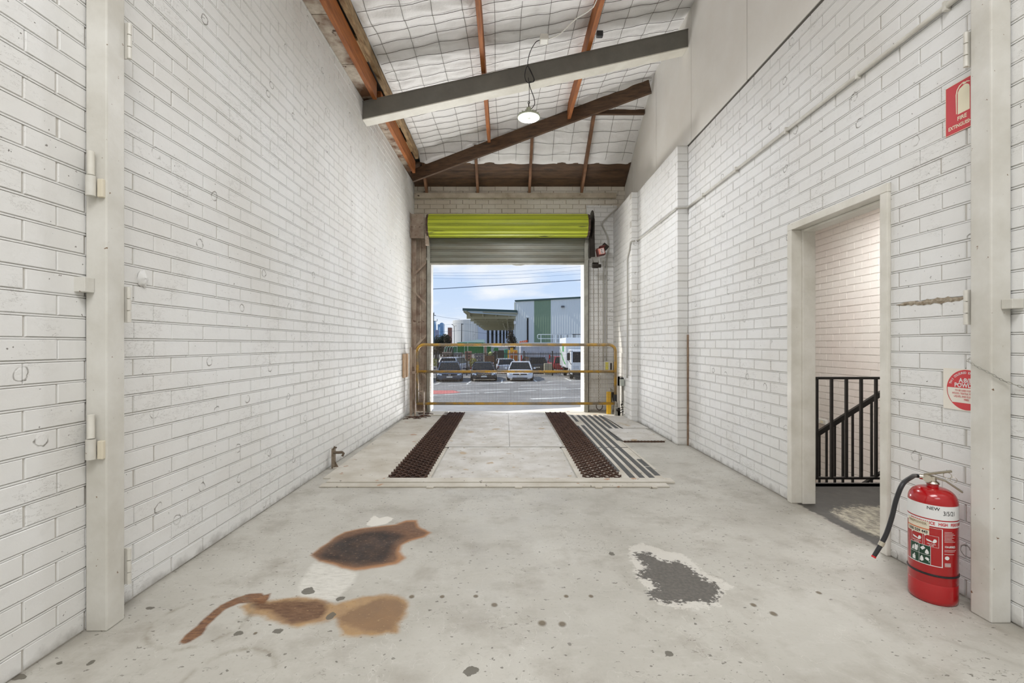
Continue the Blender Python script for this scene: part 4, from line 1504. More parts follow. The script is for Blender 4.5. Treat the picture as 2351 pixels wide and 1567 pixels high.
for k in range(4):
    z0 = a.z + 0.03 + k * 0.034
    mb.box(a.x + 0.018, 8.017, z0, a.x + 0.07, 8.0205, z0 + 0.028)
mb.build('yellow_label', pmat('yellow_label', (226, 214, 70), 0.5), t)
mb = MB()
mb.box(a.x + 0.105, 8.012, a.z + 0.03, a.x + 0.135, 8.0205, a.z + 0.15)
mb.build('switch_strip', INK, t)

tag(MB().box(2.132, 5.325, 0.0, 2.149, 5.343, Z_at(768, 5.34)).build('corner_strip', pmat('rusty_corner_strip', (150, 128, 106), 0.7, col2=(110, 84, 64), nscale=12)),
    'thin rusty strip rising from the floor in the corner of the first brick pier', 'corner strip')
# bits on the walls -------------------------------------------------
t = tag(MB().box(XL(7.4) + 0.003, 7.26, Z_at(867, 7.28), XL(7.4) + 0.03, 7.58, Z_at(812, 7.28)).build('timber_block', WOODRAW, bevel=0.003),
        'raw pine board fixed upright on the left wall near the gate', 'board')
# tap post on the left
t = thing('hose_hook_post', 'small rusty steel post with side hook standing against the left wall', 'post', (-1.62, 4.36, 0))
mb = MB()
bx = X_at(768, 4.37)
mb.box(bx - 0.02, 4.34, 0.0, bx + 0.012, 4.375, 0.19)
mb.prism([(bx + 0.012, 0.0), (bx + 0.05, 0.0), (bx + 0.012, 0.07)], 'Y', 4.35, 4.36)
mb.build('upright', pmat('rusty_white_post', (150, 138, 120), 0.6, col2=(96, 78, 60), nscale=22), t, bevel=0.003)
mb = MB()
mb.tube([(bx, 4.345, 0.152), (bx + 0.05, 4.345, 0.152), (bx + 0.085, 4.345, 0.155)], 0.013, 10)
mb.tube([(bx + 0.085, 4.345, 0.155), (bx + 0.097, 4.345, 0.145), (bx + 0.085, 4.345, 0.118)], 0.011, 8)
mb.tube([(bx - 0.005, 4.345, 0.175), (bx + 0.01, 4.345, 0.205), (bx + 0.03, 4.345, 0.197)], 0.009, 8)
mb.build('hook', pmat('brown_iron', (100, 86, 70), 0.6), t, smooth=True)
mb = MB()
mb.box(bx, 4.33, 0.0, bx + 0.12, 4.39, 0.012)
mb.build('foot_plate', PLATE2, t)

# ================================================================ dock leveller
t = thing('dock_platform', 'worn white steel dock platform plates between the two brown mesh tracks', 'dock platform', (0, 5.8, 0))
mb = MB()
gap = 0.004
mb.box(-0.64, 4.0, 0.0, 0.62, 5.195, 0.012)
mb.build('deck_plate', PLATE, t)
mb = MB()
mb.box(-0.66, 5.212, 0.0, 0.046, 7.85, 0.014)
mb.build('deck_plate', PLATE, t)
mb = MB()
mb.box(0.056, 5.212, 0.0, 0.66, 7.85, 0.014)
mb.build('deck_plate', PLATE, t)
mb = MB()
mb.box(-1.60, 4.0, 0.0, -1.04, 6.08, 0.010)
mb.box(-1.60, 6.09, 0.0, -1.04, 7.5, 0.010)
mb.box(-1.04, 4.0, 0.0, -0.66, 7.85, 0.004)
mb.build('side_plate', PLATE2, t)
mb = MB()
mb.box(0.64, 4.0, 0.0, 1.40, 5.195, 0.006)
mb.box(0.68, 5.205, 0.0, 1.40, 7.85, 0.006)
mb.box(1.40, 5.6, 0.0, 1.62, 7.85, 0.006)
mb.prism([(1.405, 4.3), (1.43, 4.3), (1.43, 5.5), (1.405, 5.5)], 'Z', 0, 0.006)
mb.build('side_plate', PLATE2, t)
mb = MB()
mb.box(-1.52, 3.86, 0.0, 1.44, 3.972, 0.022)
mb.build('lip_rail', PLATE2, t, bevel=0.006)
mb = MB()
mb.box(-1.54, 3.76, 0.0, 1.36, 3.852, 0.013)
mb.build('lip_rail', PLATE2, t, bevel=0.005)
for xx in (-0.62, 0.11, 0.77, 1.22):
    MB().box(xx - 0.03, 3.735, 0.0, xx + 0.03, 3.765, 0.012).build('lip_tab', PLATE2, t, bevel=0.002)
mb = MB()
mb.box(-1.2, 3.973, 0, 1.40, 3.999, 0.009)
mb.box(-1.60, 5.196, 0.0, 1.40, 5.211, 0.0075)
mb.build('gap_dirt', pmat('dirt_in_gap', (60, 52, 44), 0.9), t)  # dark dirt lying in the gaps between plates

# raised loose plates at the right
t = thing('loose_floor_plate', 'raised cream steel floor plate with rusty front edge by the right pier', 'floor plate', (1.7, 5.9, 0), 'loose plates beside the right wall')
mb = MB()
mb.prism([(1.425, 5.50), (1.94, 5.50), (1.93, 6.26), (1.40, 6.26)], 'Z', 0.018, 0.030)
mb.build('plate', PLATE, t)
mb = MB()
mb.box(1.43, 5.505, 0.0, 1.93, 5.52, 0.018)
for k in range(12):
    mb.box(1.44 + k * 0.04, 5.497, 0.0, 1.452 + k * 0.04, 5.506, 0.022)
mb.build('rusty_edge', RUST, t)
t = thing('loose_floor_plate', 'raised cream steel floor plate beyond the first one by the right wall', 'floor plate', (1.7, 6.9, 0), 'loose plates beside the right wall')
mb = MB()
mb.prism([(1.64, 6.30), (1.985, 6.30), (1.905, 7.35), (1.60, 7.45)], 'Z', 0.018, 0.030)
mb.build('plate', PLATE, t)
mb = MB()
mb.box(1.46, 6.285, 0.0, 1.94, 6.30, 0.02)
mb.build('rusty_edge', RUST, t)

# black grip strips
SP = [(1.04, 4.22, 6.60), (1.125, 4.02, 6.64), (1.21, 4.02, 7.60), (1.297, 4.02, 7.60), (1.37, 4.09, 4.38), (1.372, 4.40, 4.67), (1.395, 5.58, 7.6), (1.485, 5.58, 7.6), (1.572, 5.58, 7.6), (1.105, 6.95, 7.6)]
SLAB = ['black grip strip nearest the right mesh track', 'second black grip strip from the right mesh track', 'third black grip strip from the right mesh track', 'fourth black grip strip, longest on the outer side',
        'short black grip strip at the near right corner of the platform', 'short black grip strip just beyond the corner one', 'inner of the three black grip strips beside the loose plates',
        'middle of the three black grip strips beside the loose plates', 'outer of the three black grip strips beside the loose plates', 'short black grip strip at the gate end of the right mesh track']
for i, (x, a, b) in enumerate(SP):
    mb = MB()
    tz = 0.0062
    mb.box(x - 0.025, a, tz, x + 0.025, b, tz + 0.0015)
    tag(mb.build('grip_strip', STRIPMAT), SLAB[i], 'grip strip', 'black grip strips on the platform')

# expanded metal tracks


def track(xa, xb, ya, yb, label):
    t = thing('mesh_track', label, 'mesh track', ((xa + xb) / 2, ya, 0.0), 'expanded metal tracks')
    mb = MB()
    cells = 4
    cw = (xb - xa) / cells
    pitch = 0.046
    n = int((yb - ya) / pitch)
    for j in range(n + 1):
        y = ya + j * pitch
        ph = 0 if j % 2 == 0 else 0.5
        pts = []
        for k in range(cells * 8 + 1):
            u = k / 8.0
            s_ = math.cos(2 * PI * (u + ph))
            pts.append((xa + u * cw, y + 0.020 * s_, 0.0135 + 0.004 * s_ + 0.002 * (1 if s_ > 0 else 0)))
        vs, fs = [], []
        for p in pts:
            vs += [(p[0], p[1] - 0.003, p[2] - 0.008), (p[0], p[1] + 0.004, p[2] - 0.006), (p[0], p[1] + 0.003, p[2] + 0.009), (p[0], p[1] - 0.004, p[2] + 0.007)]
        for i in range(len(pts) - 1):
            for k in range(4):
                a, b = i * 4 + k, i * 4 + (k + 1) % 4
                fs.append((a, b, b + 4, a + 4))
        mb.add(vs, fs)
    mb.build('expanded_mesh', pmat('brown_expanded_mesh', (98, 74, 62), 0.55, 0.2, col2=(70, 52, 44), nscale=9), t)
    mb = MB()
    for xx in (xa + cw, xa + 2 * cw, xa + 3 * cw):
        mb.box(xx - 0.002, ya, 0.004, xx + 0.002, yb, 0.012)
    mb.build('tie_bars', RUSTDARK, t)
    mb = MB()
    mb.box(xa + 0.01, ya, 0.0, xb - 0.01, yb, 0.0045)
    mb.build('dark_pan', pmat('dark_pan', (46, 38, 33), 0.8), t)


track(-1.035, -0.69, 4.02, 7.82, 'brown expanded metal wheel track on the left of the platform')
track(0.685, 1.03, 4.02, 7.82, 'brown expanded metal wheel track on the right of the platform')
tag(MB().box(-1.30, 7.55, 0.005, -0.98, 7.95, 0.02).build('rust_tray', pmat('pale_tray', (206, 198, 182), 0.6), bevel=0.003), 'pale square plate at the gate end of the left mesh track', 'plate')
mb = MB()
for k in range(26):
    a = R.uniform(0, PI)
    c = Vector((-1.45 + R.uniform(-0.13, 0.17), 7.35 + R.uniform(-0.2, 0.35), 0.012 + R.uniform(0, 0.02)))
    d = Vector((math.cos(a), math.sin(a) * 0.4, R.uniform(-0.05, 0.05))) * R.uniform(0.05, 0.12)
    mb.tube([c - d, c + Vector((0, 0.01, 0.006)), c + d], 0.006, 5)
tag(mb.build('rusty_debris', RUST), 'heap of rusty strips on the floor at the left foot of the gate', 'debris', kind='stuff')

# ================================================================ stair rails
t = thing('landing_balustrade', 'black steel balustrade at the landing edge seen through the doorway', 'balustrade', (3.2, 3.87, 0))
BY = 3.87
mb = MB()
mb.box(2.32, BY - 0.018, Z_at(868.5, BY) - 0.006, 4.32, BY + 0.018, Z_at(866, BY) + 0.006)
mb.build('top_rail', BLACKPAINT, t, bevel=0.003)
mb = MB()
mb.box(2.32, BY - 0.012, Z_at(1096, BY) - 0.012, 4.32, BY + 0.012, Z_at(1096, BY) + 0.006)
mb.build('bottom_rail', BLACKPAINT, t)
x = X_at(1875, BY) - 0.126 * 2
while x < 4.3:
    mb = MB()
    mb.box(x - 0.0095, BY - 0.0095, Z_at(1096, BY), x + 0.0095, BY + 0.0095, Z_at(868, BY))
    mb.build('baluster', BLACKPAINT, t)
    x += 0.126
for x in (2.34, 4.30):
    MB().box(x - 0.015, BY - 0.015, 0.0, x + 0.015, BY + 0.015, Z_at(868, BY)).build('end_post', BLACKPAINT, t)

t = thing('stair_handrail', 'black sloping stair rail with thin bars beyond the landing balustrade', 'handrail', (3.3, 4.55, 0))
SY = 4.45
mb = MB()
p, q = at(1790, 1050, SY), at(2080, 866, SY)
mb.bar(p, q, 0.03, 0.045)
mb.build('sloping_rail', BLACKPAINT, t)
mb = MB()
pl, ql = at(1985, 1108, SY), at(2140, 1010, SY)
pl2 = pl - (ql - pl) * 1.2
mb.bar(pl2, ql, 0.03, 0.02)
mb.build('lower_rail', BLACKPAINT, t)
for px in (1831, 1863, 1881, 1897.5, 1916.5, 1935, 1957.5, 2001, 2023.5, 2045):
    top = p.lerp(q, (px - 1790) / 290)
    mb = MB()
    mb.box(top.x - 0.008, SY - 0.008, -1.2, top.x + 0.008, SY + 0.008, top.z)
    mb.build('baluster', BLACKPAINT, t)
t = thing('doorway_strip', 'bright door frame edge low down in the stairwell behind the rails', 'door frame', (3.5, 5.9, 0))
mb = MB()
a = at(1856, 1150, 5.9)
mb.box(a.x - 0.25, 5.88, -1.5, a.x + 0.04, 5.92, Z_at(868, 5.9))
mb.build('bright_panel', WHITETRIM, t)
mb = MB()
mb.box(a.x + 0.045, 5.86, -1.5, a.x + 0.075, 5.93, Z_at(868, 5.9))
mb.build('jamb', TAUPE, t)
for k in range(3):
    mb = MB()
    mb.box(a.x + 0.0, 5.855, Z_at(1050 + 13 * k, 5.9), a.x + 0.04, 5.88, Z_at(1045 + 13 * k, 5.9))
    mb.build('latch', GALV, t)
t = thing('light_switch', 'cream surface switch box low on the stairwell wall', 'switch', (4.3, 6.2, 0))
mb = MB()
mb.box(4.33, 6.15, Z_at(974, 6.2), 4.366, 6.34, Z_at(963, 6.2))
mb.build('mounting_box', PLUGW, t, bevel=0.006)
mb = MB()
mb.box(4.326, 6.20, Z_at(971, 6.2), 4.331, 6.25, Z_at(966, 6.2))
mb.build('rocker', CREAM, t)

# ================================================================ hanging lamp
LP = Vector((X_at(1214, 5.22), 5.22, Z_at(268, 5.22)))
t = thing('highbay_lamp', 'round LED high bay lamp glowing on a cable below the steel beam', 'lamp', LP)
k_ = 1.0
mb = MB()
mb.lathe([(0.0, 0.10), (0.028, 0.10), (0.032, 0.055), (0.06, 0.045), (0.065, 0.02), (0.118, 0.012), (0.130, 0.0), (0.130, -0.012), (0.119, -0.014), (0.116, -0.004), (0.0, -0.004)], LP, 40, caps=False)
mb.build('housing', LAMPBODY, t, smooth=True)
mb = MB()
n = 40
vs = [(LP.x + r * math.cos(2 * PI * i / n), LP.y + r * math.sin(2 * PI * i / n), LP.z - 0.009) for r in (0.032, 0.113) for i in range(n)]
mb.add(vs, [(i, (i + 1) % n, n + (i + 1) % n, n + i) for i in range(n)])
mb.build('light_ring', LENS, t)
mb = MB()
mb.lathe([(0.0, -0.018), (0.022, -0.018), (0.030, -0.012), (0.030, -0.004), (0.0, -0.004)], LP, 24, caps=False)
mb.build('centre_sensor', LAMPBODY, t, smooth=True)
mb = MB()
for k in range(16):
    a = 2 * PI * k / 16
    mb.bar(LP + Vector((0.055 * math.cos(a), 0.055 * math.sin(a), 0.03)), LP + Vector((0.115 * math.cos(a), 0.115 * math.sin(a), 0.014)), 0.004, 0.03)
mb.build('cooling_fins', LAMPBODY, t)
mb = MB()
mb.tube([LP + Vector((0, 0, 0.10)), LP + Vector((0, 0, 0.15))], 0.006, 8)
mb.tube([LP + Vector((0.0, 0, 0.15)) + Vector((0.012 * math.cos(a * PI / 6), 0, 0.012 + 0.012 * math.sin(a * PI / 6))) for a in range(12)], 0.003, 6, closed=True)
mb.build('hanging_hook', DARKSTEEL, t)
top = at(1214, 190, 5.27)
cable('suspension_wire', [LP + Vector((0, 0, 0.17)), at(1215, 235, 5.24), at(1215, 200, 5.28), at(1213, 178, 5.28)], 0.0035, BLACKRUB, 'thin vertical wire holding the lamp below the beam', 'wire')
cable('power_cable', [LP + Vector((0.02, 0, 0.08)), at(1227, 240, 5.23), at(1226, 225, 5.26), at(1217, 200, 5.30), at(1216, 188, 5.30), at(1224, 188, 5.30), at(1226, 180, 5.29), at(1212, 152, 5.29), at(1205, 170, 5.29), at(1208, 186, 5.29),
                      at(1216, 190, 5.29), at(1226, 182, 5.29), at(1213, 153, 5.26), at(1213, 135, 5.2), at(1219, 115, 5.1), at(1230, 97, 4.95), at(1240, 92, 4.85)], 0.0045, BLACKRUB, 'black power cable looping over the steel beam to the lamp', 'cable')
pb = at(1249, 90, 4.83)
t = tag(MB().box(pb.x - 0.045, pb.y - 0.05, pb.z - 0.03, pb.x + 0.045, pb.y + 0.05, pb.z + 0.03).build('ceiling_socket', PLUGW, bevel=0.01), 'white socket box under the insulation feeding the lamp', 'socket')
cable('ceiling_cable', [pb + Vector((0.04, 0, 0)), at(1285, 78, 4.75), at(1320, 45, 4.6), at(1355, 22, 4.45), at(1372, -5, 4.3), (1.0, 3.7, 4.62)], 0.006, PLUGW, 'white cable slung under the insulation to the right purlin', 'cable')
sp_ = at(1376, 78, 4.95)
mb = MB()
mb.box(sp_.x - 0.03, sp_.y - 0.02, sp_.z - 0.03, sp_.x + 0.04, sp_.y + 0.03, sp_.z + 0.03)
tag(mb.build('sensor_box', BLACKRUB, bevel=0.008), 'small black sensor on the right orange purlin above the beam', 'sensor')

# ================================================================ fire extinguisher
EX, EY, ER = 2.0, 2.13, 0.088
aim = math.atan2(-EY, -EX)        # direction from the bottle to the camera


def cyl(off=0.0):
    """label space: u metres to the right round the bottle as seen from the room, v height"""
    def f(u, v):
        a = aim + u / ER
        r = ER + 0.0008 + off
        return (EX + r * math.cos(a), EY + r * math.sin(a), v)
    return f


def patch(mb, u0, u1, v0, v1, off=0.0, m=0, n=None):
    f = cyl(off)
    n = n or max(2, int(abs(u1 - u0) / 0.006))
    vs = []
    for i in range(n + 1):
        u = u0 + (u1 - u0) * i / n
        vs += [f(u, v0), f(u, v1)]
    mb.add(vs, [(2 * i, 2 * i + 2, 2 * i + 3, 2 * i + 1) for i in range(n)], m)


t = thing('fire_extinguisher', 'red dry powder fire extinguisher standing on the floor beside the right column', 'fire extinguisher', (EX, EY, 0))
mb = MB()
prof = [(0.0, 0.006), (0.07, 0.002), (0.080, 0.0), (0.086, 0.006), (ER, 0.02), (ER, 0.088), (ER - 0.0012, 0.091), (ER, 0.094), (ER, 0.455)]
for k in range(1, 9):
    a = k * PI / 2 / 9
    prof.append((0.022 + (ER - 0.022) * math.cos(a) ** 0.8, 0.455 + 0.062 * math.sin(a)))
prof += [(0.022, 0.519), (0.021, 0.532), (0.0, 0.532)]
mb.lathe(prof, (EX, EY, 0), 64, caps=False)
mb.build('bottle', REDPAINT, t, smooth=True)
mb = MB()
mb.lathe([(ER, 0.129), (ER + 0.003, 0.131), (ER + 0.003, 0.137), (ER, 0.139)], (EX, EY, 0), 48)
mb.build('rubber_strap', BLACKRUB, t, smooth=True)
mb = MB()   # valve head
mb.lathe([(0.024, 0.530), (0.026, 0.534), (0.024, 0.540), (0.015, 0.546), (0.015, 0.566), (0.0, 0.570)], (EX, EY, 0), 20, caps=False)
dR = Vector((math.cos(aim + PI / 2), math.sin(aim + PI / 2), 0))    # to the right as seen from the room
dF = Vector((math.cos(aim), math.sin(aim), 0))
C0 = Vector((EX, EY, 0.556))
mb.tube([C0 - dR * 0.002, C0 - dR * 0.045], 0.013, 14)
mb.tube([C0 - dR * 0.018 + dF * 0.004, C0 - dR * 0.018 + dF * 0.028], 0.016, 18)
mb.tube([C0 - dR * 0.018 + dF * 0.028, C0 - dR * 0.018 + dF * 0.034], 0.012, 18)
mb.build('valve', CHROME, t, smooth=True)
mb = MB()   # levers
mb.bar(C0 - dR * 0.03 + Vector((0, 0, 0.012)), C0 + dR * 0.065 + Vector((0, 0, 0.045)), 0.022, 0.008)
mb.bar(C0 + dR * 0.0 + Vector((0, 0, 0.006)), C0 + dR * 0.045 + Vector((0, 0, -0.004)), 0.020, 0.006)
mb.bar(C0 + dR * 0.045 + Vector((0, 0, -0.004)), C0 + dR * 0.10 + Vector((0, 0, -0.045)), 0.020, 0.006)
mb.build('squeeze_lever', pmat('lever_steel', (150, 142, 124), 0.3, 0.9), t, bevel=0.002)
mb = MB()
c = C0 + dR * 0.05 + Vector((0, 0, 0.022))
mb.tube([c + dR * 0.014 * math.cos(a * PI / 8) + Vector((0, 0, 0.014 * math.sin(a * PI / 8))) for a in range(16)], 0.0015, 6, closed=True)
mb.tube([c + dR * 0.02 + dR * 0.012 * math.cos(a * PI / 8) + Vector((0, 0, -0.016 + 0.012 * math.sin(a * PI / 8))) for a in range(16)], 0.0012, 6, closed=True)
mb.build('safety_pin', CHROME, t, smooth='all')


def smooth_pts(pts, sub=8):
    P = [Vector(p) for p in pts]
    out = []
    for i in range(len(P) - 1):
        p0, p1, p2, p3 = P[max(i - 1, 0)], P[i], P[i + 1], P[min(i + 2, len(P) - 1)]
        for k in range(sub):
            t_ = k / sub
            out.append(0.5 * ((2 * p1) + (-p0 + p2) * t_ + (2 * p0 - 5 * p1 + 4 * p2 - p3) * t_ ** 2 + (-p0 + 3 * p1 - 3 * p2 + p3) * t_ ** 3))
    out.append(P[-1])
    return out


hs = C0 - dR * 0.04
HY = 2.04
hp = [hs, C0 - dR * 0.06, at(2094, 1094, 2.08), at(2073, 1110, HY), at(2058, 1145, HY), at(2048, 1185, HY), at(2036, 1222, HY), at(2025, 1245, HY)]
ob = MB().tube(smooth_pts(hp), 0.0095, 12).build('hose', BLACKRUB, t, smooth='all')
mb = MB()
mb.tube([at(2026, 1243, HY), at(2021.5, 1252, HY)], 0.0115, 12)
mb.build('hose_ferrule', pmat('ferrule_metal', (196, 188, 170), 0.35, 0.7), t, smooth=True)
mb = MB()
mb.tube([at(2021.5, 1252, HY), at(2006, 1277, HY)], [0.0095, 0.0085], 12)
mb.build('nozzle', BLACKRUB, t, smooth=True)
mb = MB()
mb.tube([at(2006.8, 1275.6, HY), at(2005, 1279, HY)], 0.0092, 12)
mb.build('red_nozzle_tip', SIGNRED, t, smooth=True)

# label print
mb = MB()
patch(mb, -0.14, 0.14, 0.389, 0.452)
patch(mb, -0.14, 0.14, 0.356, 0.384)
wl = 0.0016
for (u0, u1, v0, v1) in ((-0.11, 0.033, 0.176, 0.176 + wl * 2), (-0.11, 0.033, 0.348, 0.348 + wl), (0.031, 0.034, 0.176, 0.349)):
    patch(mb, u0, u1, v0, v1)
for (u0, u1) in ((-0.082, -0.034), (-0.029, 0.021)):       # two instruction panels
    v0, v1 = 0.262, 0.312
    for r in ((u0, u1, v0, v0 + .001), (u0, u1, v1, v1 + .001), (u0, u0 + .001, v0, v1), (u1 - .001, u1, v0, v1)):
        patch(mb, *r)
    flat_poly(mb, disc_pts(u0 + 0.004, v1, 0.004, 12), cyl(0.0004))
    f = cyl(0.0003)
    flat_poly(mb, [(u0 + .006, v0 + .033), (u0 + .026, v0 + .027), (u0 + .028, v0 + .021), (u0 + .010, v0 + .025)], f)
    flat_poly(mb, disc_pts(u0 + .037, v0 + .030, .006, 10, ry=.008), f)
    flat_poly(mb, disc_pts(u0 + .033, v0 + .024, .005, 10), f)
put_text(mb, 'USE IN UPRIGHT', 0.0062, cyl(0.0004), bold=0.0001, squash=0.8, dx=-0.058, dy=0.275)
put_text(mb, 'POSITION', 0.0062, cyl(0.0004), bold=0.0001, squash=0.8, dx=-0.058, dy=0.268)
put_text(mb, 'AIM AT BASE', 0.0062, cyl(0.0004), bold=0.0001, squash=0.8, dx=-0.004, dy=0.275)
put_text(mb, 'OF FIRE', 0.0062, cyl(0.0004), bold=0.0001, squash=0.8, dx=-0.004, dy=0.268)
for k in range(8):
    patch(mb, 0.040, 0.040 + 0.05 * (0.6 + 0.4 * ((k * 7) % 5) / 5), 0.337 - k * 0.0062, 0.3385 - k * 0.0062)
put_text(mb, '10A:80B(E)', 0.0125, cyl(0.0003), 'LEFT', bold=0.0003, squash=0.8, dx=0.040, dy=0.272)
for k, w_ in enumerate((0.05, 0.045, 0.0, 0.04)):
    if w_:
        patch(mb, 0.040, 0.040 + w_, 0.256 - k * 0.006, 0.2575 - k * 0.006)
flat_poly(mb, disc_pts(0.050, 0.222, 0.009, 8), cyl(0.0002))
for k in range(5):
    patch(mb, 0.041, 0.065, 0.197 - k * 0.0035, 0.1985 - k * 0.0035)
patch(mb, -0.088, -0.006, 0.178, 0.264, 0.0003)
mb.build('white_print', WPAPER, t, label='white bands and lettering')
mb = MB()
patch(mb, -0.0865, -0.048, 0.2215, 0.2625, 0.0006)
patch(mb, -0.0465, -0.0075, 0.2215, 0.2625, 0.0006)
patch(mb, -0.0865, -0.048, 0.1795, 0.2200, 0.0006)
patch(mb, -0.0465, -0.0075, 0.1795, 0.2200, 0.0006)
mb.build('green_squares', GREENP, t, label='dark green pictogram squares')
mb = MB()
f = cyl(0.0011)
flat_poly(mb, [(-0.080, 0.227), (-0.075, 0.244), (-0.071, 0.249), (-0.068, 0.238), (-0.070, 0.227)], f)
flat_poly(mb, [(-0.066, 0.227), (-0.066, 0.250), (-0.062, 0.256), (-0.058, 0.250), (-0.053, 0.256), (-0.051, 0.247), (-0.054, 0.227)], f)
flat_poly(mb, [(-0.043, 0.247), (-0.031, 0.259), (-0.024, 0.250), (-0.035, 0.238)], f)
flat_poly(mb, [(-0.026, 0.228), (-0.024, 0.239), (-0.019, 0.248), (-0.013, 0.238), (-0.012, 0.228), (-0.019, 0.224)], f)
flat_poly(mb, [(-0.076, 0.184), (-0.076, 0.200), (-0.071, 0.204), (-0.066, 0.204), (-0.062, 0.199), (-0.062, 0.184)], f)
flat_poly(mb, [(-0.070, 0.205), (-0.066, 0.213), (-0.063, 0.205)], f)
flat_poly(mb, [(-0.044, 0.190), (-0.042, 0.205), (-0.036, 0.214), (-0.031, 0.203), (-0.030, 0.192), (-0.037, 0.186)], f)
flat_poly(mb, [(-0.026, 0.203), (-0.022, 0.210), (-0.014, 0.209), (-0.011, 0.202), (-0.014, 0.195), (-0.020, 0.198)], f)
flat_poly(mb, [(-0.014, 0.197), (-0.010, 0.193), (-0.011, 0.186), (-0.0125, 0.192)], f)
mb.build('pictograms', WPAPER, t, label='white pictograms of burning things')
mb = MB()
put_text(mb, 'PERFORMANCE   HIGH   PERFORMANCE', 0.019, cyl(0.0004), bold=0.0006, squash=0.72, dx=0.036, dy=0.3695)
patch(mb, -0.14, 0.14, 0.386, 0.3885, 0.0003)
mb.build('red_lettering', SIGNRED, t, label='red lettering on the white band')
mb = MB()
patch(mb, -0.105, -0.011, 0.309 + 0.004, 0.373, 0.0012)
st = mb.build('sticker', STICKER, t, label='pale service sticker')
mb = MB()
put_text(mb, 'FIREPOWER', 0.015, cyl(0.0020), bold=0.0002, squash=0.95, dx=-0.057, dy=0.361)
mb.build('sticker_name', pmat('faded_sticker_ink', (150, 132, 104), 0.6), st)
mb = MB()
put_text(mb, '1300 559 443', 0.0175, cyl(0.0020), bold=0.0004, squash=0.85, dx=-0.057, dy=0.324)
mb.build('sticker_number', INK, st)
mb = MB()
patch(mb, -0.105, -0.011, 0.335, 0.340, 0.0016)
mb.build('sticker_stripe', pmat('orange_stripe', (206, 112, 70), 0.5), st)
mb = MB()
put_text(mb, 'NEW', 0.020, cyl(0.0006), bold=0.0002, squash=0.95, dx=0.002, dy=0.437)
put_text(mb, '3/5/21', 0.028, cyl(0.0006), bold=0.0001, squash=0.70, dx=0.060, dy=0.420)
mb.build('handwriting', INK, t, label='black handwritten date')

# ================================================================ signs on the right wall


def wall_fn(yc, zc, off):
    """u to the right as seen from the room (towards the camera), v up"""
    def f(u, v):
        return (XR - off, yc - u, zc + v)
    return f


zc = (Z_at(210, 2.213) + Z_at(313, 2.213)) / 2 + 0.004
yc = 2.138
t = thing('fire_extinguisher_sign', 'red FIRE EXTINGUISHER sign high on the right wall, partly behind the column', 'sign', (XR, yc, zc))
mb = MB()
mb.box(XR - 0.004, yc - 0.08, zc - 0.118, XR - 0.0005, yc + 0.08, zc + 0.118)
mb.build('panel', SIGNRED, t)
mb = MB()
f = wall_fn(yc, zc, 0.0046)
bw = 0.0025
for (a, b, c, d) in ((-0.08, -0.118, 0.08, -0.118 + bw), (-0.08, 0.118 - bw, 0.08, 0.118), (-0.08, -0.118, -0.08 + bw, 0.118), (0.08 - bw, -0.118, 0.08, 0.118)):
    flat_poly(mb, [(a, b), (c, b), (c, d), (a, d)], f)
body = [(-0.020, -0.035), (0.036, -0.035), (0.036, 0.066), (0.034, 0.078), (0.024, 0.088), (0.014, 0.092), (0.006, 0.090), (-0.012, 0.082), (-0.020, 0.068)]
flat_poly(mb, body, f)
hose = [(-0.028, -0.030), (-0.024, -0.030), (-0.024, 0.062), (-0.020, 0.080), (-0.010, 0.093), (0.004, 0.101), (0.003, 0.105), (-0.014, 0.098), (-0.025, 0.084), (-0.030, 0.062)]
flat_poly(mb, hose, f)
flat_poly(mb, [(0.004, 0.094), (0.020, 0.094), (0.020, 0.1), (0.004, 0.106)], f)
flat_poly(mb, [(0.020, 0.098), (0.036, 0.092), (0.037, 0.095), (0.020, 0.103)], f)
put_text(mb, 'FIRE', 0.026, f, bold=0.0006, squash=0.95, dy=-0.056)
put_text(mb, 'EXTINGUISHER', 0.024, f, bold=0.0006, squash=0.80, dy=-0.088)
mb.build('pictogram_and_words', CREAM, t, label='cream pictogram and words')

zc, yc = Z_at(895, 2.12), 2.118
t = thing('powder_type_sign', 'round red and white powder extinguisher sign on a pale square', 'sign', (XR, yc, zc))
mb = MB()
mb.box(XR - 0.0035, yc - 0.1, zc - 0.098, XR - 0.0005, yc + 0.112, zc + 0.098)
mb.build('card', PAPER, t)
mb = MB()
f = wall_fn(yc, zc, 0.0042)
rs = 0.094
flat_poly(mb, [p for p in disc_pts(0, 0, rs, 40, math.asin(0.008 / rs), PI - math.asin(0.008 / rs))], f)
flat_poly(mb, [p for p in disc_pts(0, 0, rs, 40, PI + math.asin(0.062 / rs), 2 * PI - math.asin(0.062 / rs))], f)
for sgn in (0, 1):
    a0, a1 = (-math.asin(0.062 / rs), math.asin(0.008 / rs)) if sgn == 0 else (PI - math.asin(0.008 / rs), PI + math.asin(0.062 / rs))
    outer = disc_pts(0, 0, rs, 12, a0, a1)
    inner = disc_pts(0, 0, rs - 0.003, 12, a0, a1)
    mb.add([f(*p) for p in outer] + [f(*p) for p in inner], [(i, i + 1, 14 + i, 13 + i) for i in range(12)])
f2 = wall_fn(yc, zc, 0.0046)
for k, s_ in enumerate(('TO BE USED FOR PAPER', 'WOOD, TEXTILE, FLAMMABLE', 'LIQUID, AND ELECTRICAL', 'FIRES')):
    put_text(mb, s_, 0.0125, f2, bold=0.0001, squash=0.80, dy=-0.005 - 0.0140 * k)
mb.build('red_discs_and_text', SIGNRED2, t)
mb = MB()
put_text(mb, 'A:B(E)', 0.028, f2, bold=0.0007, squash=0.95, dy=0.043)
put_text(mb, 'POWDER', 0.028, f2, bold=0.0007, squash=0.95, dy=0.020)
msg = 'THIS COLOURED EXTINGUISHER'
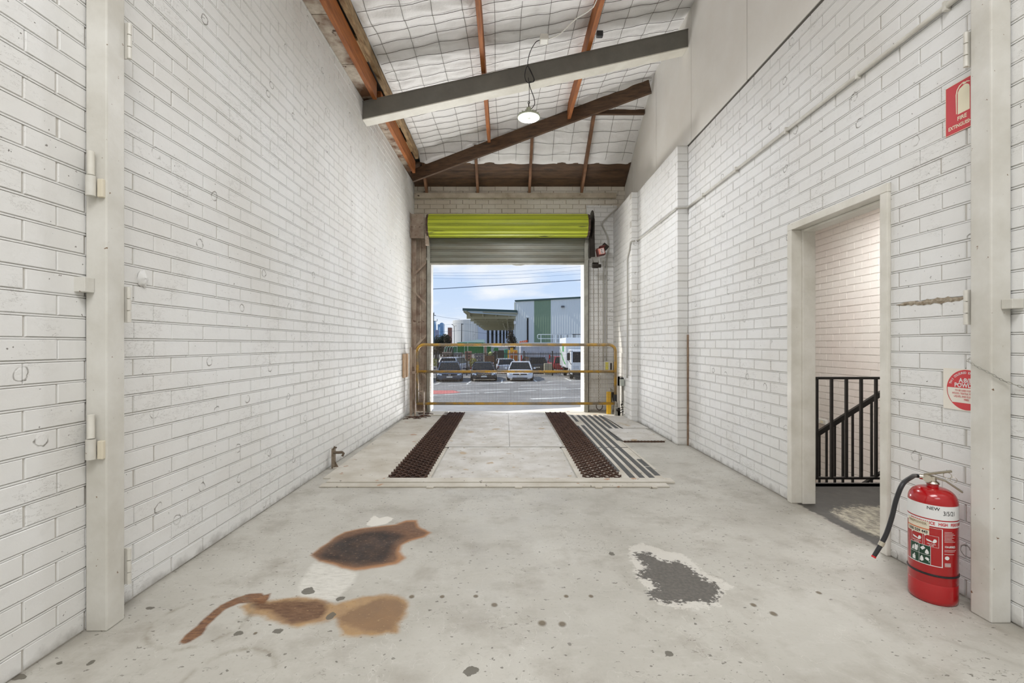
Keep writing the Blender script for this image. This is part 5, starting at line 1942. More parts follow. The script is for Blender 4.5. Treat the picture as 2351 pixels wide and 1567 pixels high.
for i, ch in enumerate(msg):
    if ch == ' ':
        continue
    a = math.radians(160 - i * 140 / (len(msg) - 1))
    vs_, fs_ = text_geo(ch, 0.0145, 'CENTER', 0.0003)
    ca, sa = math.cos(a - PI / 2), math.sin(a - PI / 2)
    rr2 = 0.080
    mb.add([f2(rr2 * math.cos(a) + u * 0.85 * ca - v * sa, rr2 * math.sin(a) + u * 0.85 * sa + v * ca) for u, v in vs_], fs_)
mb.build('white_words', WPAPER, t, label='white words on the red field')

# plug of old mortar in a broken course
mb = MB()
f = lambda y, z, o: (XR - o, y, z)
n = 22
vs, fs = [], []
for i in range(n + 1):
    y = 2.50 - (2.50 - 2.10) * i / n
    zc_ = Z_at(692, 2.3) + R.uniform(-0.004, 0.004)
    h = 0.012 * (1 - 0.5 * abs(i / n - 0.6)) + R.uniform(-0.003, 0.003)
    if i < 5: h *= (i + 1) / 5.0
    vs += [f(y, zc_ - h, 0.001), f(y, zc_, 0.004), f(y, zc_ + h, 0.001)]
for i in range(n):
    a = i * 3
    fs += [(a, a + 1, a + 4, a + 3), (a + 1, a + 2, a + 5, a + 4)]
mb.add(vs, fs)
tag(mb.build('mortar_scar', pmat('rough_mortar', (176, 166, 148), 0.9, col2=(126, 110, 88), nscale=40, bump=0.9, bscale=70)), 'rough brown mortar scar across the right wall beside the door frame', 'wall scar')
# lump of mortar on the left wall
mb = MB()
lump = []
c = Vector((XL(2.16) + 0.0, 2.165, Z_at(640, 2.16)))
for i in range(7):
    ph = i / 6
    for k in range(10):
        a = 2 * PI * k / 10
        r = (1 + 0.25 * math.sin(5 * a + i)) * math.cos(ph * PI / 2)
        lump.append((c.x + 0.018 * math.sin(ph * PI / 2) + 0.002 * math.sin(3 * a), c.y + 0.028 * r * math.cos(a), c.z + 0.040 * r * math.sin(a)))
mb.add(lump, [(i * 10 + k, i * 10 + (k + 1) % 10, (i + 1) * 10 + (k + 1) % 10, (i + 1) * 10 + k) for i in range(6) for k in range(10)])
tag(mb.build('mortar_lump', WHITE, smooth='all'), 'painted lump of mortar stuck on the left wall beyond the column', 'mortar lump')
# chain over the right column
pts = [Vector((2.143, 2.045, Z_at(798, 2.05))), Vector((2.10, 2.03, Z_at(812, 2.03))), Vector((2.05, 2.02, Z_at(828, 2.0))), Vector((2.048, 1.975, Z_at(842, 1.97))), Vector((2.05, 1.918, Z_at(858, 1.92))),
       Vector((2.08, 1.918, Z_at(868, 1.92))), Vector((2.11, 1.918, Z_at(876, 1.92))), Vector((2.14, 1.90, Z_at(885, 1.9))), Vector((2.142, 1.87, Z_at(892, 1.87)))]
tag(chain_mesh(pts, 0.0024, 0.021, 0.010, up=(0, 0, 1)).build('column_chain', GALV, smooth='all'), 'small galvanised chain draped round the right steel column', 'chain')

# ================================================================ outside
GZ = -1.25


def gp(px, py):
    """point on the street surface"""
    Y = (CAM_Z - GZ) * 1044.9 / (py - 791)
    return Vector(((px - 1160) * Y / 1044.9, Y, GZ))


ASPH = pmat('asphalt', (146, 143, 138), 0.85, col2=(124, 122, 118), nscale=0.6, bump=0.3, bscale=30, spots=[(1.3, 0.7, (150, 147, 143))])
LINE = pmat('road_line_paint', (236, 234, 226), 0.7, col2=(206, 204, 196), nscale=3)
mb = MB()
mb.box(-400, 8.3, GZ - 0.3, 400, 2500, GZ)
tag(mb.build('ground', ASPH), kind='structure')
tag(MB().box(-14, 16.6, GZ, 14, 19.2, GZ + 0.006).build('road_gutter', pmat('gutter_concrete', (156, 152, 146), 0.8, col2=(138, 134, 128), nscale=2)), kind='structure')
# kerb side marks: each painted line
def road_line(p, q, w, name='road_marking', mat=None):
    p, q = gp(*p), gp(*q)
    d = (q - p).normalized()
    n = Vector((-d.y, d.x, 0)) * w / 2
    mb = MB()
    z = Vector((0, 0, 0.008))
    mb.add([p - n + z, q - n + z, q + n + z, p + n + z, p - n, q - n, q + n, p + n], [(0, 1, 2, 3), (7, 6, 5, 4), (0, 4, 5, 1), (1, 5, 6, 2), (2, 6, 7, 3), (3, 7, 4, 0)])
    o = mb.build(name, mat or LINE)
    tag(o, kind='structure')


road_line((900, 911), (1100, 902), 0.16)
road_line((1112, 901.5), (1165, 899), 0.16)
road_line((1180, 898.5), (1230, 896), 0.16)
road_line((1245, 895), (1400, 889), 0.16)
road_line((1050, 897), (1170, 893.5), 0.14)
road_line((1190, 892), (1300, 890), 0.14)
road_line((1030, 884.5), (1155, 879), 0.14)
road_line((1155, 879), (1178, 877), 0.5)
road_line((1195, 884.5), (1400, 879.5), 0.14)
road_line((1256, 877), (1270, 874.5), 0.14)
road_line((1270, 874.5), (1400, 873), 0.14)
road_line((1220, 915.6), (1300, 912), 0.30)
road_line((1300, 912), (1400, 911.2), 0.14)
road_line((1072, 881.5), (1085, 872), 0.12)
road_line((1152, 879), (1153, 871), 0.12)
road_line((1232, 876), (1222, 869), 0.12)
road_line((1312, 874), (1296, 867.5), 0.12)
road_line((997, 883), (1012, 878), 0.12)
mb = MB()
q_ = [gp(900, 906.5), gp(1030, 903.5), gp(1058, 900), gp(1040, 896), gp(900, 896.5)]
mb.add([v + Vector((0, 0, 0.005)) for v in q_], [tuple(range(5))])
tag(mb.build('road_marking_red', pmat('red_road_paint', (214, 120, 112), 0.8, col2=(190, 110, 104), nscale=2)), kind='structure')

# unseen block added just outside on the left to throw shade over the sill
tag(MB().box(-2.6, 8.42, GZ, -1.50, 8.85, 4.4).build('sill_shade_block', PLATE), kind='structure')
# building front around the opening
mb = MB()
mb.box(-6, 8.39, GZ, OX0 - 0.03, 8.42, 5.2)
mb.box(OX1 + 0.03, 8.39, GZ, 7, 8.42, 5.2)
mb.box(OX0 - 0.03, 8.39, OZ, OX1 + 0.03, 8.42, 5.2)
tag(mb.build('wall_front', GRIMY), kind='structure')

# ---------------------------------------------------------------- vehicles
TYRE = pmat('tyre_rubber', (26, 26, 27), 0.8)
HUB = pmat('alloy_wheel', (150, 152, 156), 0.35, 0.7)
LAMPC = pmat('clear_headlamp', (206, 214, 222), 0.12, 0.3)
LAMPR = pmat('red_tail_lamp', (160, 24, 24), 0.25)
BLACKTRIM = pmat('black_trim', (22, 22, 24), 0.5)
PLATEW = pmat('number_plate', (222, 222, 216), 0.5)


def car(name, label, cat, x, y, ang, paint, L=4.4, Wd=1.76, H=1.44, kind='sedan', rear=False, badge=None, group='cars in the parking row', scale=1.0, zs=0.86):
    """front end towards the camera unless rear"""
    t = thing(name, label, cat, (x, y, GZ), group)
    w = Wd / 2
    if kind == 'sedan':
        st = [(0.0, .18, .54, .82), (.05, .13, .63, .93), (.30, .12, .74, 0.98), (1.15, .14, .90, 1.0), (2.4, .2, .95, 1.0), (3.5, .2, .99, .99), (L - .25, .26, 1.0, .95), (L, .36, .86, .84)]
        g0, g1, g2, g3 = 1.0, 1.72, 3.05, 3.75
    elif kind == 'hatch':
        st = [(0.0, .18, .54, .82), (.05, .13, .63, .94), (.30, .12, .76, .98), (1.0, .14, .93, 1.0), (2.4, .2, .98, 1.0), (3.5, .2, 1.0, .99), (L - .15, .26, 1.0, .96), (L, .36, .9, .88)]
        g0, g1, g2, g3 = .85, 1.55, L - .75, L - .12
    else:
        st = [(0.0, .38, .74, .86), (.05, .30, .92, .95), (.25, .28, 1.02, .98), (1.0, .28, 1.08, 1.0), (2.4, .28, 1.1, 1.0), (3.5, .28, 1.12, .99), (L - .1, .32, 1.12, .97), (L, .40, 1.0, .92)]
        g0, g1, g2, g3 = .95, 1.45, L - .35, L - .05
    MX = Matrix.Translation((x, y, GZ)) @ Matrix.Rotation(ang, 4, 'Z') @ Matrix.Diagonal((scale, scale, scale * (zs if not rear else 0.79), 1.0))
    if rear:
        MX = MX @ Matrix.Translation((0, L, 0)) @ Matrix.Rotation(PI, 4, 'Z')

    def B():
        b_ = MB()
        b_.M = MX
        return b_
    ring = lambda yy, zb, zt, ws: [(-w * ws * .9, yy, zb), (-w * ws, yy, zb + (zt - zb) * .35), (-w * ws, yy, zb + (zt - zb) * .7), (-w * ws * .95, yy, zt - .05), (-w * ws * .8, yy, zt),
                                   (0, yy, zt + .03), (w * ws * .8, yy, zt), (w * ws * .95, yy, zt - .05), (w * ws, yy, zb + (zt - zb) * .7), (w * ws, yy, zb + (zt - zb) * .35), (w * ws * .9, yy, zb)]
    vs, fs = [], []
    for s_ in st:
        vs += ring(*s_)
    n = 11
    for i in range(len(st) - 1):
        for k in range(n):
            k2 = (k + 1) % n
            fs.append((i * n + k, (i + 1) * n + k, (i + 1) * n + k2, i * n + k2))
    fs += [tuple(range(n)), tuple((len(st) - 1) * n + k for k in range(n - 1, -1, -1))]
    b = B(); b.add(vs, fs)
    b.build('body', paint, t, smooth='all', sub=1)
    zb = st[3][2] - .02
    hw0, hw1 = w * .86, w * .66
    top = H - .03
    b = B()
    vs = [(-hw0, g0, zb), (hw0, g0, zb), (hw0, g3, zb + .04), (-hw0, g3, zb + .04), (-hw1, g1, top), (hw1, g1, top), (hw1, g2, top), (-hw1, g2, top)]
    b.add(vs, [(0, 3, 2, 1), (4, 5, 6, 7), (0, 1, 5, 4), (1, 2, 6, 5), (2, 3, 7, 6), (3, 0, 4, 7)])
    b.build('windows', GLASS, t, bevel=.03)
    b = B()
    b.add([(-hw1 * 1.0, g1 - .03, top - .012), (hw1 * 1.0, g1 - .03, top - .012), (hw1 * 1.0, g2 + .03, top - .012), (-hw1 * 1.0, g2 + .03, top - .012),
           (-hw1 * .86, g1 + .1, top + .035), (hw1 * .86, g1 + .1, top + .035), (hw1 * .86, g2 - .1, top + .035), (-hw1 * .86, g2 - .1, top + .035)],
          [(0, 3, 2, 1), (4, 5, 6, 7), (0, 1, 5, 4), (1, 2, 6, 5), (2, 3, 7, 6), (3, 0, 4, 7)])
    b.build('roof', paint, t, bevel=.03)
    for sx in (-1, 1):
        b = B()
        b.bar((sx * hw0 * 1.0, g0, zb), (sx * hw1 * 1.02, g1, top), .06, .05)
        b.build('front_pillar', paint, t)
        b = B()
        b.bar((sx * hw0 * 1.0, g3, zb + .04), (sx * hw1 * 1.02, g2, top), .10, .06)
        b.build('rear_pillar', paint, t)
        b = B()
        b.bar((sx * (w + .02), g0 + .35, zb + .06), (sx * (w + .17), g0 + .33, zb + .08), .10, .13)
        b.build('mirror', paint, t, bevel=.02)
        for yy in (.78, L - .85):
            b = B()
            b.lathe([(0, -.10), (.28, -.10), (.31, -.07), (.31, .07), (.28, .10), (0, .10)], (sx * (w - .10), yy, .31), 20, axis='X', caps=False)
            wh = b.build('wheel', TYRE, t, smooth=True)
            b = B()
            b.lathe([(0, -.112), (.17, -.108), (.19, -.095), (.19, .095), (.17, .108), (0, .112)], (sx * (w - .10), yy, .31), 14, axis='X', caps=False)
            b.build('hub', HUB, wh, smooth=True)
    zl = st[1][2]
    for sx in (-1, 1):
        b = B()
        b.add([(sx * w * .88, .06, zl - .12), (sx * w * .56, -.015, zl - .13), (sx * w * .58, -.005, zl - .01), (sx * w * .84, .10, zl + .02),
               (sx * w * .88, .2, zl - .12), (sx * w * .56, .2, zl - .13), (sx * w * .58, .2, zl - .01), (sx * w * .84, .22, zl + .02)],
              [(0, 1, 2, 3), (7, 6, 5, 4), (0, 4, 5, 1), (1, 5, 6, 2), (2, 6, 7, 3), (3, 7, 4, 0)])
        b.build('headlamp', LAMPC, t)
        b = B()
        b.box(sx * w * .9 - .12, L - .06, zl + .02, sx * w * .9 + .0, L + .012, zl + .2)
        b.build('tail_lamp', LAMPR, t)
    b = B()
    b.box(-w * .52, -.02, zl - .12, w * .52, .06, zl - .03)
    b.box(-w * .55, -.03, .20, w * .55, .06, .29)
    gr = b.build('grille', BLACKTRIM, t)
    b = B()
    b.box(-.19, -.035, .34, .19, -.005, .45)
    b.build('number_plate', PLATEW, t)
    b = B()
    b.box(-.19, L - .01, .62, .19, L + .03, .73)
    b.build('number_plate', PLATEW, t)
    if badge:
        zc = zl - .08
        b = B()
        if badge == 'star':
            b.tube([(.09 * math.cos(a * PI / 12), -.04, zc + .09 * math.sin(a * PI / 12)) for a in range(24)], .010, 6, closed=True)
            for a in (90, 210, 330):
                b.bar((0, -.04, zc), (.085 * math.cos(math.radians(a)), -.04, zc + .085 * math.sin(math.radians(a))), .016, .01)
            b.box(-.45, -.032, zc + .01, -.10, -.02, zc + .03)
            b.box(.10, -.032, zc + .01, .45, -.02, zc + .03)
        elif badge == 'vw':
            b.tube([(.07 * math.cos(a * PI / 12), -.04, zc + .07 * math.sin(a * PI / 12)) for a in range(24)], .009, 6, closed=True)
            for (p0, p1) in (((-.035, .055), (0, .01)), ((0, .01), (.035, .055)), ((-.055, .03), (-.025, -.055)), ((-.025, -.055), (0, -.005)), ((0, -.005), (.025, -.055)), ((.025, -.055), (.055, .03))):
                b.bar((p0[0], -.04, zc + p0[1]), (p1[0], -.04, zc + p1[1]), .012, .01)
        else:
            b.lathe([(0, -.045), (.06, -.04), (.06, -.03)], (0, 0, zc), 16, axis='Y', caps=False)
        b.build('badge', CHROME, t)
    if kind == 'sedan' and badge == 'star':
        b = B()
        b.box(-.74, -.03, .155, .74, .03, .175)
        b.build('lower_chrome_strip', CHROME, t)
    return t


def paint(name, c, r=0.25):
    return pmat(name, c, r, 0.0, spec=0.6, coat=0.5)


car('hatchback_car', 'dark blue grey hatchback parked facing the doorway, leftmost whole car', 'car', -3.62, 29.6, math.radians(7), paint('blue_grey_car_paint', (58, 70, 88)), L=4.1, kind='hatch', H=1.46, badge='vw')
car('sedan_car', 'black sedan with a star badge parked in the row facing the doorway', 'car', -1.40, 30.0, math.radians(4), paint('black_car_paint', (22, 22, 28)), L=4.6, H=1.42, badge='star')
car('sedan_car', 'white sedan in the middle of the row facing the doorway', 'car', .97, 30.2, math.radians(-3), paint('white_car_paint', (232, 234, 238)), L=4.8, Wd=1.80, H=1.44, badge='oval')
car('parked_car', 'dark car at the left edge of the doorway, mostly hidden', 'car', -5.75, 29.2, math.radians(7), paint('dark_green_car_paint', (30, 34, 36)), L=4.4, H=1.44)
car('white_van_car', 'white four wheel drive seen from behind through the black fence', 'car', -4.75, 37.4, math.radians(-8), paint('white_suv_paint', (226, 228, 234)), L=4.6, Wd=1.85, H=1.72, kind='suv', rear=True, group='cars behind the black fence')
car('wagon_car', 'white wagon behind the fence between the black and white sedans', 'car', .15, 38.0, math.radians(5), paint('white_wagon_paint', (228, 230, 236)), L=4.6, Wd=1.80, H=1.55, kind='hatch', rear=True, group='cars behind the black fence')
car('dark_utility_car', 'dark grey four wheel drive behind the fence right of the white sedan', 'car', 2.75, 38.0, math.radians(8), paint('dark_grey_suv_paint', (54, 58, 66)), L=4.6, Wd=1.80, H=1.78, kind='suv', rear=True, group='cars behind the black fence')
car('red_van', 'bright red van behind the black fence beside the white truck', 'van', 4.95, 39.0, math.radians(4), paint('red_van_paint', (196, 30, 40)), L=4.4, Wd=1.75, H=1.78, kind='suv', rear=True, group='cars behind the black fence')
car('far_car', 'white car in the yard below the tree at the left edge of the opening', 'car', -9.1, 56.0, math.radians(75), paint('far_white_car_paint', (226, 230, 236)), L=4.4, kind='suv', H=1.75, group='cars in the yard')
tag(MB().box(X_at(1250, 37), 36.9, GZ, X_at(1267, 37), 37.6, Z_at(834, 37)).build('cream_crate', pmat('cream_crate_paint', (206, 198, 172), 0.7), bevel=0.03), 'pale cream crate behind the fence between dark car and red van', 'crate')

# truck ------------------------------------------------------------
TW = pmat('truck_white', (236, 238, 238), 0.35)
tx0, ty0 = 4.60, 31.8
t = thing('box_truck', 'white box truck with green swoosh at the right edge of the opening', 'truck', (tx0, ty0, GZ))
mb = MB()
mb.box(tx0 - .15, ty0 + 1.6, GZ + .75, tx0 + 2.1, ty0 + 5.4, GZ + 2.95)
mb.build('cargo_box', TW, t, bevel=0.03)
mb = MB()
X_ = tx0 - .155
pts = []
for k in range(10):
    u = k / 9
    pts.append((X_, ty0 + 5.2 - 3.5 * u, GZ + 2.1 - 1.15 * math.sin(u * PI / 2)))
vs = [(p[0], p[1], p[2]) for p in pts] + [(p[0], p[1], p[2] + .10 + .15 * (1 - abs(i / 4.5 - 1))) for i, p in enumerate(pts)]
mb.add(vs, [(i, i + 1, 11 + i, 10 + i) for i in range(9)])
mb.box(X_ - .004, ty0 + 2.8, GZ + 1.9, X_ + .002, ty0 + 3.7, GZ + 2.5)
mb.build('green_marking', pmat('truck_green', (94, 178, 104), 0.5), t)
mb = MB()
cb = [(ty0, GZ + .35), (ty0 - .02, GZ + 1.15), (ty0 + .22, GZ + 1.95), (ty0 + .35, GZ + 2.1), (ty0 + 1.5, GZ + 2.1), (ty0 + 1.5, GZ + .35)]
mb.prism(cb, 'X', tx0, tx0 + 1.9)
mb.build('cab', TW, t, bevel=0.05)
mb = MB()
mb.add([(tx0 + .12, ty0 - .02, GZ + 1.2), (tx0 + 1.78, ty0 - .02, GZ + 1.2), (tx0 + 1.74, ty0 + .19, GZ + 1.93), (tx0 + .16, ty0 + .19, GZ + 1.93),
        (tx0 + .12, ty0 + .05, GZ + 1.2), (tx0 + 1.78, ty0 + .05, GZ + 1.2), (tx0 + 1.74, ty0 + .26, GZ + 1.93), (tx0 + .16, ty0 + .26, GZ + 1.93)],
       [(0, 1, 2, 3), (7, 6, 5, 4), (0, 4, 5, 1), (1, 5, 6, 2), (2, 6, 7, 3), (3, 7, 4, 0)])
mb.build('windscreen', GLASS, t)
mb = MB()
mb.box(tx0 + .1, ty0 - .05, GZ + .3, tx0 + 1.85, ty0 + .02, GZ + .55)
mb.build('bumper', BLACKTRIM, t, bevel=.02)
mb = MB()
mb.box(tx0 + .15, ty0 - .04, GZ + .75, tx0 + .55, ty0 + .02, GZ + .95)
mb.build('headlamp', LAMPC, t)
mb = MB()
mb.box(tx0 - .28, ty0 - .1, GZ + 1.35, tx0 - .08, ty0 + .02, GZ + 1.85)
mr_ = mb.build('mirror', BLACKTRIM, t, bevel=.03)
mb = MB()
mb.tube([(tx0 - .18, ty0 - .04, GZ + 1.85), (tx0 - .05, ty0, GZ + 2.0), (tx0 + .12, ty0 + .05, GZ + 1.98)], .018, 6)
mb.tube([(tx0 - .18, ty0 - .04, GZ + 1.35), (tx0 - .02, ty0, GZ + 1.1), (tx0 + .05, ty0 + .02, GZ + 1.0)], .018, 6)
mb.build('mirror_arm', BLACKTRIM, t)
for yy in (ty0 + .7, ty0 + 4.2):
    mb = MB()
    mb.lathe([(0, -.12), (.36, -.12), (.40, -.08), (.40, .08), (.36, .12), (0, .12)], (tx0 + .12, yy, GZ + .40), 20, axis='X', caps=False)
    mb.build('wheel', TYRE, t, smooth=True)
mb = MB()
mb.box(tx0 + .2, ty0 + 1.5, GZ + .5, tx0 + 1.8, ty0 + 5.3, GZ + .74)
mb.build('chassis', BLACKTRIM, t)

# black steel fence -------------------------------------------------
t = thing('black_fence', 'long black steel picket fence behind the parked cars', 'fence', (0, 36, GZ))
FT = Z_at(808, 36)
for px in (941, 1006, 1072, 1137, 1203, 1268):
    mb = MB()
    xx = X_at(px, 36)
    mb.box(xx - .05, 35.95, GZ, xx + .05, 36.04, FT + .10)
    mb.build('fence_post', BLACKPAINT, t)
mb = MB()
xa, xb = X_at(935, 36), X_at(1288, 36)
mb.box(xa, 35.98, FT - .16, xb, 36.02, FT - .11)
mb.build('fence_rail', BLACKPAINT, t)
mb = MB()
mb.box(xa, 35.98, GZ + .18, xb, 36.02, GZ + .23)
mb.build('fence_rail', BLACKPAINT, t)
mb = MB()
x = xa
while x < xb:
    mb.box(x - .016, 35.985, GZ + .08, x + .016, 36.01, FT)
    x += .13
mb.build('pickets', BLACKPAINT, t, kind='stuff')

# hedge band and yard clutter ---------------------------------------


def leaves(mb, c, r, n, size, seed):
    rr = random.Random(seed)
    c = Vector(c)
    for _ in range(n):
        while True:
            d = Vector((rr.uniform(-1, 1), rr.uniform(-1, 1), rr.uniform(-1, 1)))
            if 0.35 < d.length < 1: break
        p = c + Vector((d.x * r[0], d.y * r[1], d.z * r[2]))
        a = Vector((rr.uniform(-1, 1), rr.uniform(-1, 1), rr.uniform(-1, 1))).normalized() * size * rr.uniform(.6, 1.3)
        b = a.cross(Vector((rr.uniform(-1, 1), rr.uniform(-1, 1), rr.uniform(-1, 1)))).normalized() * size * .6
        mb.add([p - a, p - b, p + a, p + b], [(0, 1, 2, 3)])


LEAFY = pmat('yellow_green_leaves', (176, 172, 66), 0.8, col2=(110, 116, 50), nscale=3)
LEAFD = pmat('dark_olive_leaves', (70, 72, 52), 0.8, col2=(46, 50, 38), nscale=1.5)
LEAFB = pmat('brownish_leaves', (88, 80, 62), 0.8, col2=(60, 58, 44), nscale=1.5)
BARK = pmat('tree_bark', (92, 78, 64), 0.9)
for i, (px, w) in enumerate(((1003, .5), (1064, .5), (1086, .45))):
    Y = 43.0
    xx = X_at(px, Y)
    mb = MB()
    leaves(mb, (xx, Y, GZ + .75), (w, .4, .45), 260, .07, 40 + i)
    ob = mb.build('yellow_shrub', LEAFY)
    tag(ob, ['yellow green shrub at the left edge behind the fence', 'yellow green shrub behind the fence, left of two beside the black sedan', 'yellow green shrub behind the fence, right of two beside the black sedan'][i], 'shrub', 'yellow shrubs behind the fence')


def tree(name, label, px, Y, topy, crown, mats, n, size, seed, trunk=0.18, ncl=6):
    xx = X_at(px, Y)
    zt = Z_at(topy, Y)
    t = thing(name, label, 'tree', (xx, Y, GZ), 'trees in the yard')
    mb = MB()
    rr = random.Random(seed)
    mb.tube([(xx, Y, GZ), (xx + .1, Y, GZ + (zt - GZ) * .5), (xx, Y, zt - crown[2] * .4)], [trunk, trunk * .7, trunk * .3], 8)
    for k in range(5):
        a = rr.uniform(0, 2 * PI)
        h = GZ + (zt - GZ) * rr.uniform(.4, .7)
        mb.tube([(xx, Y, h), (xx + crown[0] * .6 * math.cos(a), Y + crown[1] * .6 * math.sin(a), h + crown[2] * .6)], [trunk * .5, trunk * .15], 6)
    mb.build('trunk', BARK, t)
    mb = MB()
    for k in range(ncl):
        c = (xx + rr.uniform(-.6, .6) * crown[0], Y + rr.uniform(-.5, .5) * crown[1], zt - crown[2] + rr.uniform(-.55, .45) * crown[2])
        leaves(mb, c, (crown[0] * .55, crown[1] * .6, crown[2] * .5), n // ncl, size, seed + k)
    mb.build('foliage', mats, t)
    return t


tree('leafy_tree', 'dark leafy tree in front of the towers at the left of the opening', 1013, 95, 762, (1.9, 1.8, 2.2), LEAFD, 4200, .13, 51, ncl=9)
tree('leafy_tree', 'smaller brownish tree against the round concrete building', 1028, 90, 766, (.9, 1.0, 1.9), LEAFB, 1600, .11, 61)
tree('leafy_tree', 'low dark shrubby tree behind the green cabs', 1000, 80, 785, (1.6, 1.0, 1.2), LEAFB, 1800, .12, 71)
tree('slender_tree', 'narrow dark tree beside the corner of the ribbed warehouse', 1174, 66, 747, (.75, .8, 2.1), LEAFB, 1300, .10, 81, ncl=8)

# stacks behind the fence
TIMB = pmat('pink_grey_pallet', (176, 156, 140), 0.8, col2=(150, 128, 112), nscale=8)
BRICKP = pmat('salmon_pallet', (190, 140, 118), 0.8, col2=(160, 112, 94), nscale=8)
GREYBALE = pmat('grey_bale', (156, 156, 156), 0.8, col2=(130, 130, 134), nscale=5)


def stack(name, px0, px1, py0, Y, mat, label, layers, depth=1.2, base=None):
    x0, x1 = X_at(px0, Y), X_at(px1, Y)
    zt = Z_at(py0, Y)
    t = thing(name, label, 'stack', ((x0 + x1) / 2, Y, GZ), 'stacks in the yard')
    h = (zt - GZ) / layers
    for k in range(layers):
        mb = MB()
        z = GZ + k * h
        for q in range(3):
            xx = x0 + (x1 - x0) * (q + .5) / 3
            mb.box(xx - .05, Y, z, xx + .05, Y + depth, z + h * .35)
        mb.box(x0, Y, z + h * .35, x1, Y + depth, z + h * .5)
        mb.box(x0 + .03, Y + .03, z + h * .5, x1 - .03, Y + depth - .03, z + h * .97)
        mb.build('layer', mat, t)
    return t


stack('pallet_stack', 1014, 1036, 808, 46, TIMB, 'weathered pallet stack left of the yard, behind the white four wheel drive', 4)
stack('pallet_stack', 1041, 1060, 809, 46, GREYBALE, 'grey topped pallet stack in front of the green container', 4)
stack('pallet_stack', 1067, 1082, 806, 46, BRICKP, 'salmon coloured stack in front of the green container', 6)
stack('pallet_stack', 1088, 1110, 811, 47, GREYBALE, 'wide low grey stack below the right end of the green container', 4)
t = thing('brown_crate', 'open brown crate heaped with scrap and a yellowish bundle behind the black sedan', 'crate', (X_at(1125, 45), 45, GZ))
mb = MB()
a, b = X_at(1112, 45), X_at(1138, 45)
mb.box(a, 45, GZ + .4, b, 45.06, Z_at(817, 45))
mb.box(a, 46, GZ + .4, b, 46.06, Z_at(817, 45))
mb.box(a, 45, GZ + .4, a + .06, 46.06, Z_at(817, 45))
mb.box(b - .06, 45, GZ + .4, b, 46.06, Z_at(817, 45))
mb.box(a, 45, GZ, b, 46.06, GZ + .42)
mb.build('crate_side', pmat('brown_crate_board', (138, 98, 70), 0.8, col2=(84, 62, 48), nscale=6), t)
mb = MB()
for k in range(30):
    c = Vector((R.uniform(a + .1, b - .1), 45.5 + R.uniform(-.4, .4), Z_at(820, 45) + R.uniform(0, .25)))
    d = Vector((R.uniform(-1, 1), R.uniform(-.3, .3), R.uniform(-.6, .6))) * .28
    mb.bar(c - d, c + d, .07, .05)
mb.build('scrap', pmat('dark_scrap', (70, 62, 60), 0.6, col2=(110, 100, 96), nscale=5), t, kind='stuff')
mb = MB()
mb.ball((X_at(1126, 45), 45.4, Z_at(813, 45)), (.22, .2, .26), 12)
mb.build('yellowish_bundle', pmat('lime_bundle', (196, 210, 120), 0.7), t, smooth=True)
mb = MB()
mb.ball((X_at(1134, 45), 45.3, Z_at(811, 45)), (.15, .2, .17), 12)
mb.build('dark_drum', BLACKTRIM, t, smooth=True)

# orange and yellow barrier boards
t = thing('barrier_trailer', 'yellow and orange traffic barrier trailer behind the white sedan', 'barrier trailer', (X_at(1178, 44), 44, GZ))
YB2 = pmat('traffic_yellow', (238, 184, 46), 0.5)
OR2 = pmat('traffic_orange', (226, 104, 56), 0.5)
mb = MB()
mb.box(X_at(1166, 44), 44, GZ + .5, X_at(1188, 44), 44.6, Z_at(803, 44))
mb.box(X_at(1172, 44), 44.1, Z_at(806, 44), X_at(1178, 44), 44.5, Z_at(798, 44))
mb.build('yellow_body', YB2, t)
for k in range(5):
    mb = MB()
    x0 = X_at(1169 + 4.6 * k, 43.9)
    mb.box(x0, 43.85, GZ + .35, x0 + .09, 43.93, Z_at(804 + (k * 5) % 7, 44))
    mb.build('orange_board', OR2 if k % 2 else pmat('pink_white_board', (236, 196, 176), 0.5), t)
mb = MB()
mb.box(X_at(1168, 44), 43.8, Z_at(815, 44), X_at(1188, 44), 43.86, Z_at(811, 44))
mb.build('pale_band', pmat('pale_pink_band', (238, 208, 196), 0.5), t)
mb = MB()
for xx in (X_at(1169, 44), X_at(1182, 44)):
    mb.lathe([(0, -.08), (.3, -.08), (.3, .08), (0, .08)], (xx, 44.3, GZ + .3), 14, axis='X', caps=False)
mb.build('wheel', TYRE, t)
t = thing('orange_container', 'orange machine top showing above the gate rail before the warehouse', 'machine', (X_at(1202, 60), 60, GZ))
mb = MB()
mb.prism([(X_at(1194, 60), GZ), (X_at(1212, 60), GZ), (X_at(1211, 60), Z_at(780, 60)), (X_at(1204, 60), Z_at(781, 60)), (X_at(1194, 60), Z_at(783, 60))], 'Y', 60, 61.5)
mb.build('body', OR2, t)
mb = MB()
for k in range(3):
    mb.box(X_at(1197 + 4 * k, 60), 59.97, Z_at(784, 60), X_at(1198.4 + 4 * k, 60), 60.0, Z_at(782, 60))
mb.build('pale_light', pmat('machine_pale_light', (250, 220, 200), 0.4), t)
for i, (px, c) in enumerate(((1192, (232, 228, 224)), (1197, (206, 60, 50)), (1203, (176, 42, 44)), (1250, (214, 214, 220)), (1262, (196, 50, 56)))):
    xx = X_at(px, 43.6)
    ob = MB().box(xx - .05, 43.6, GZ, xx + .05, 43.66, Z_at(812 + (i * 3) % 5, 43.6)).build('marker_board', pmat('marker_board_%d' % i, c, 0.5))
    tag(ob, ['white upright marker board right of the orange barriers', 'bright red upright marker board right of the orange barriers', 'dark red upright marker board left of the dark car',
             'pale upright marker pole above the cream crate', 'red upright marker pole beside the red van'][i], 'marker board', 'upright markers behind the fence')
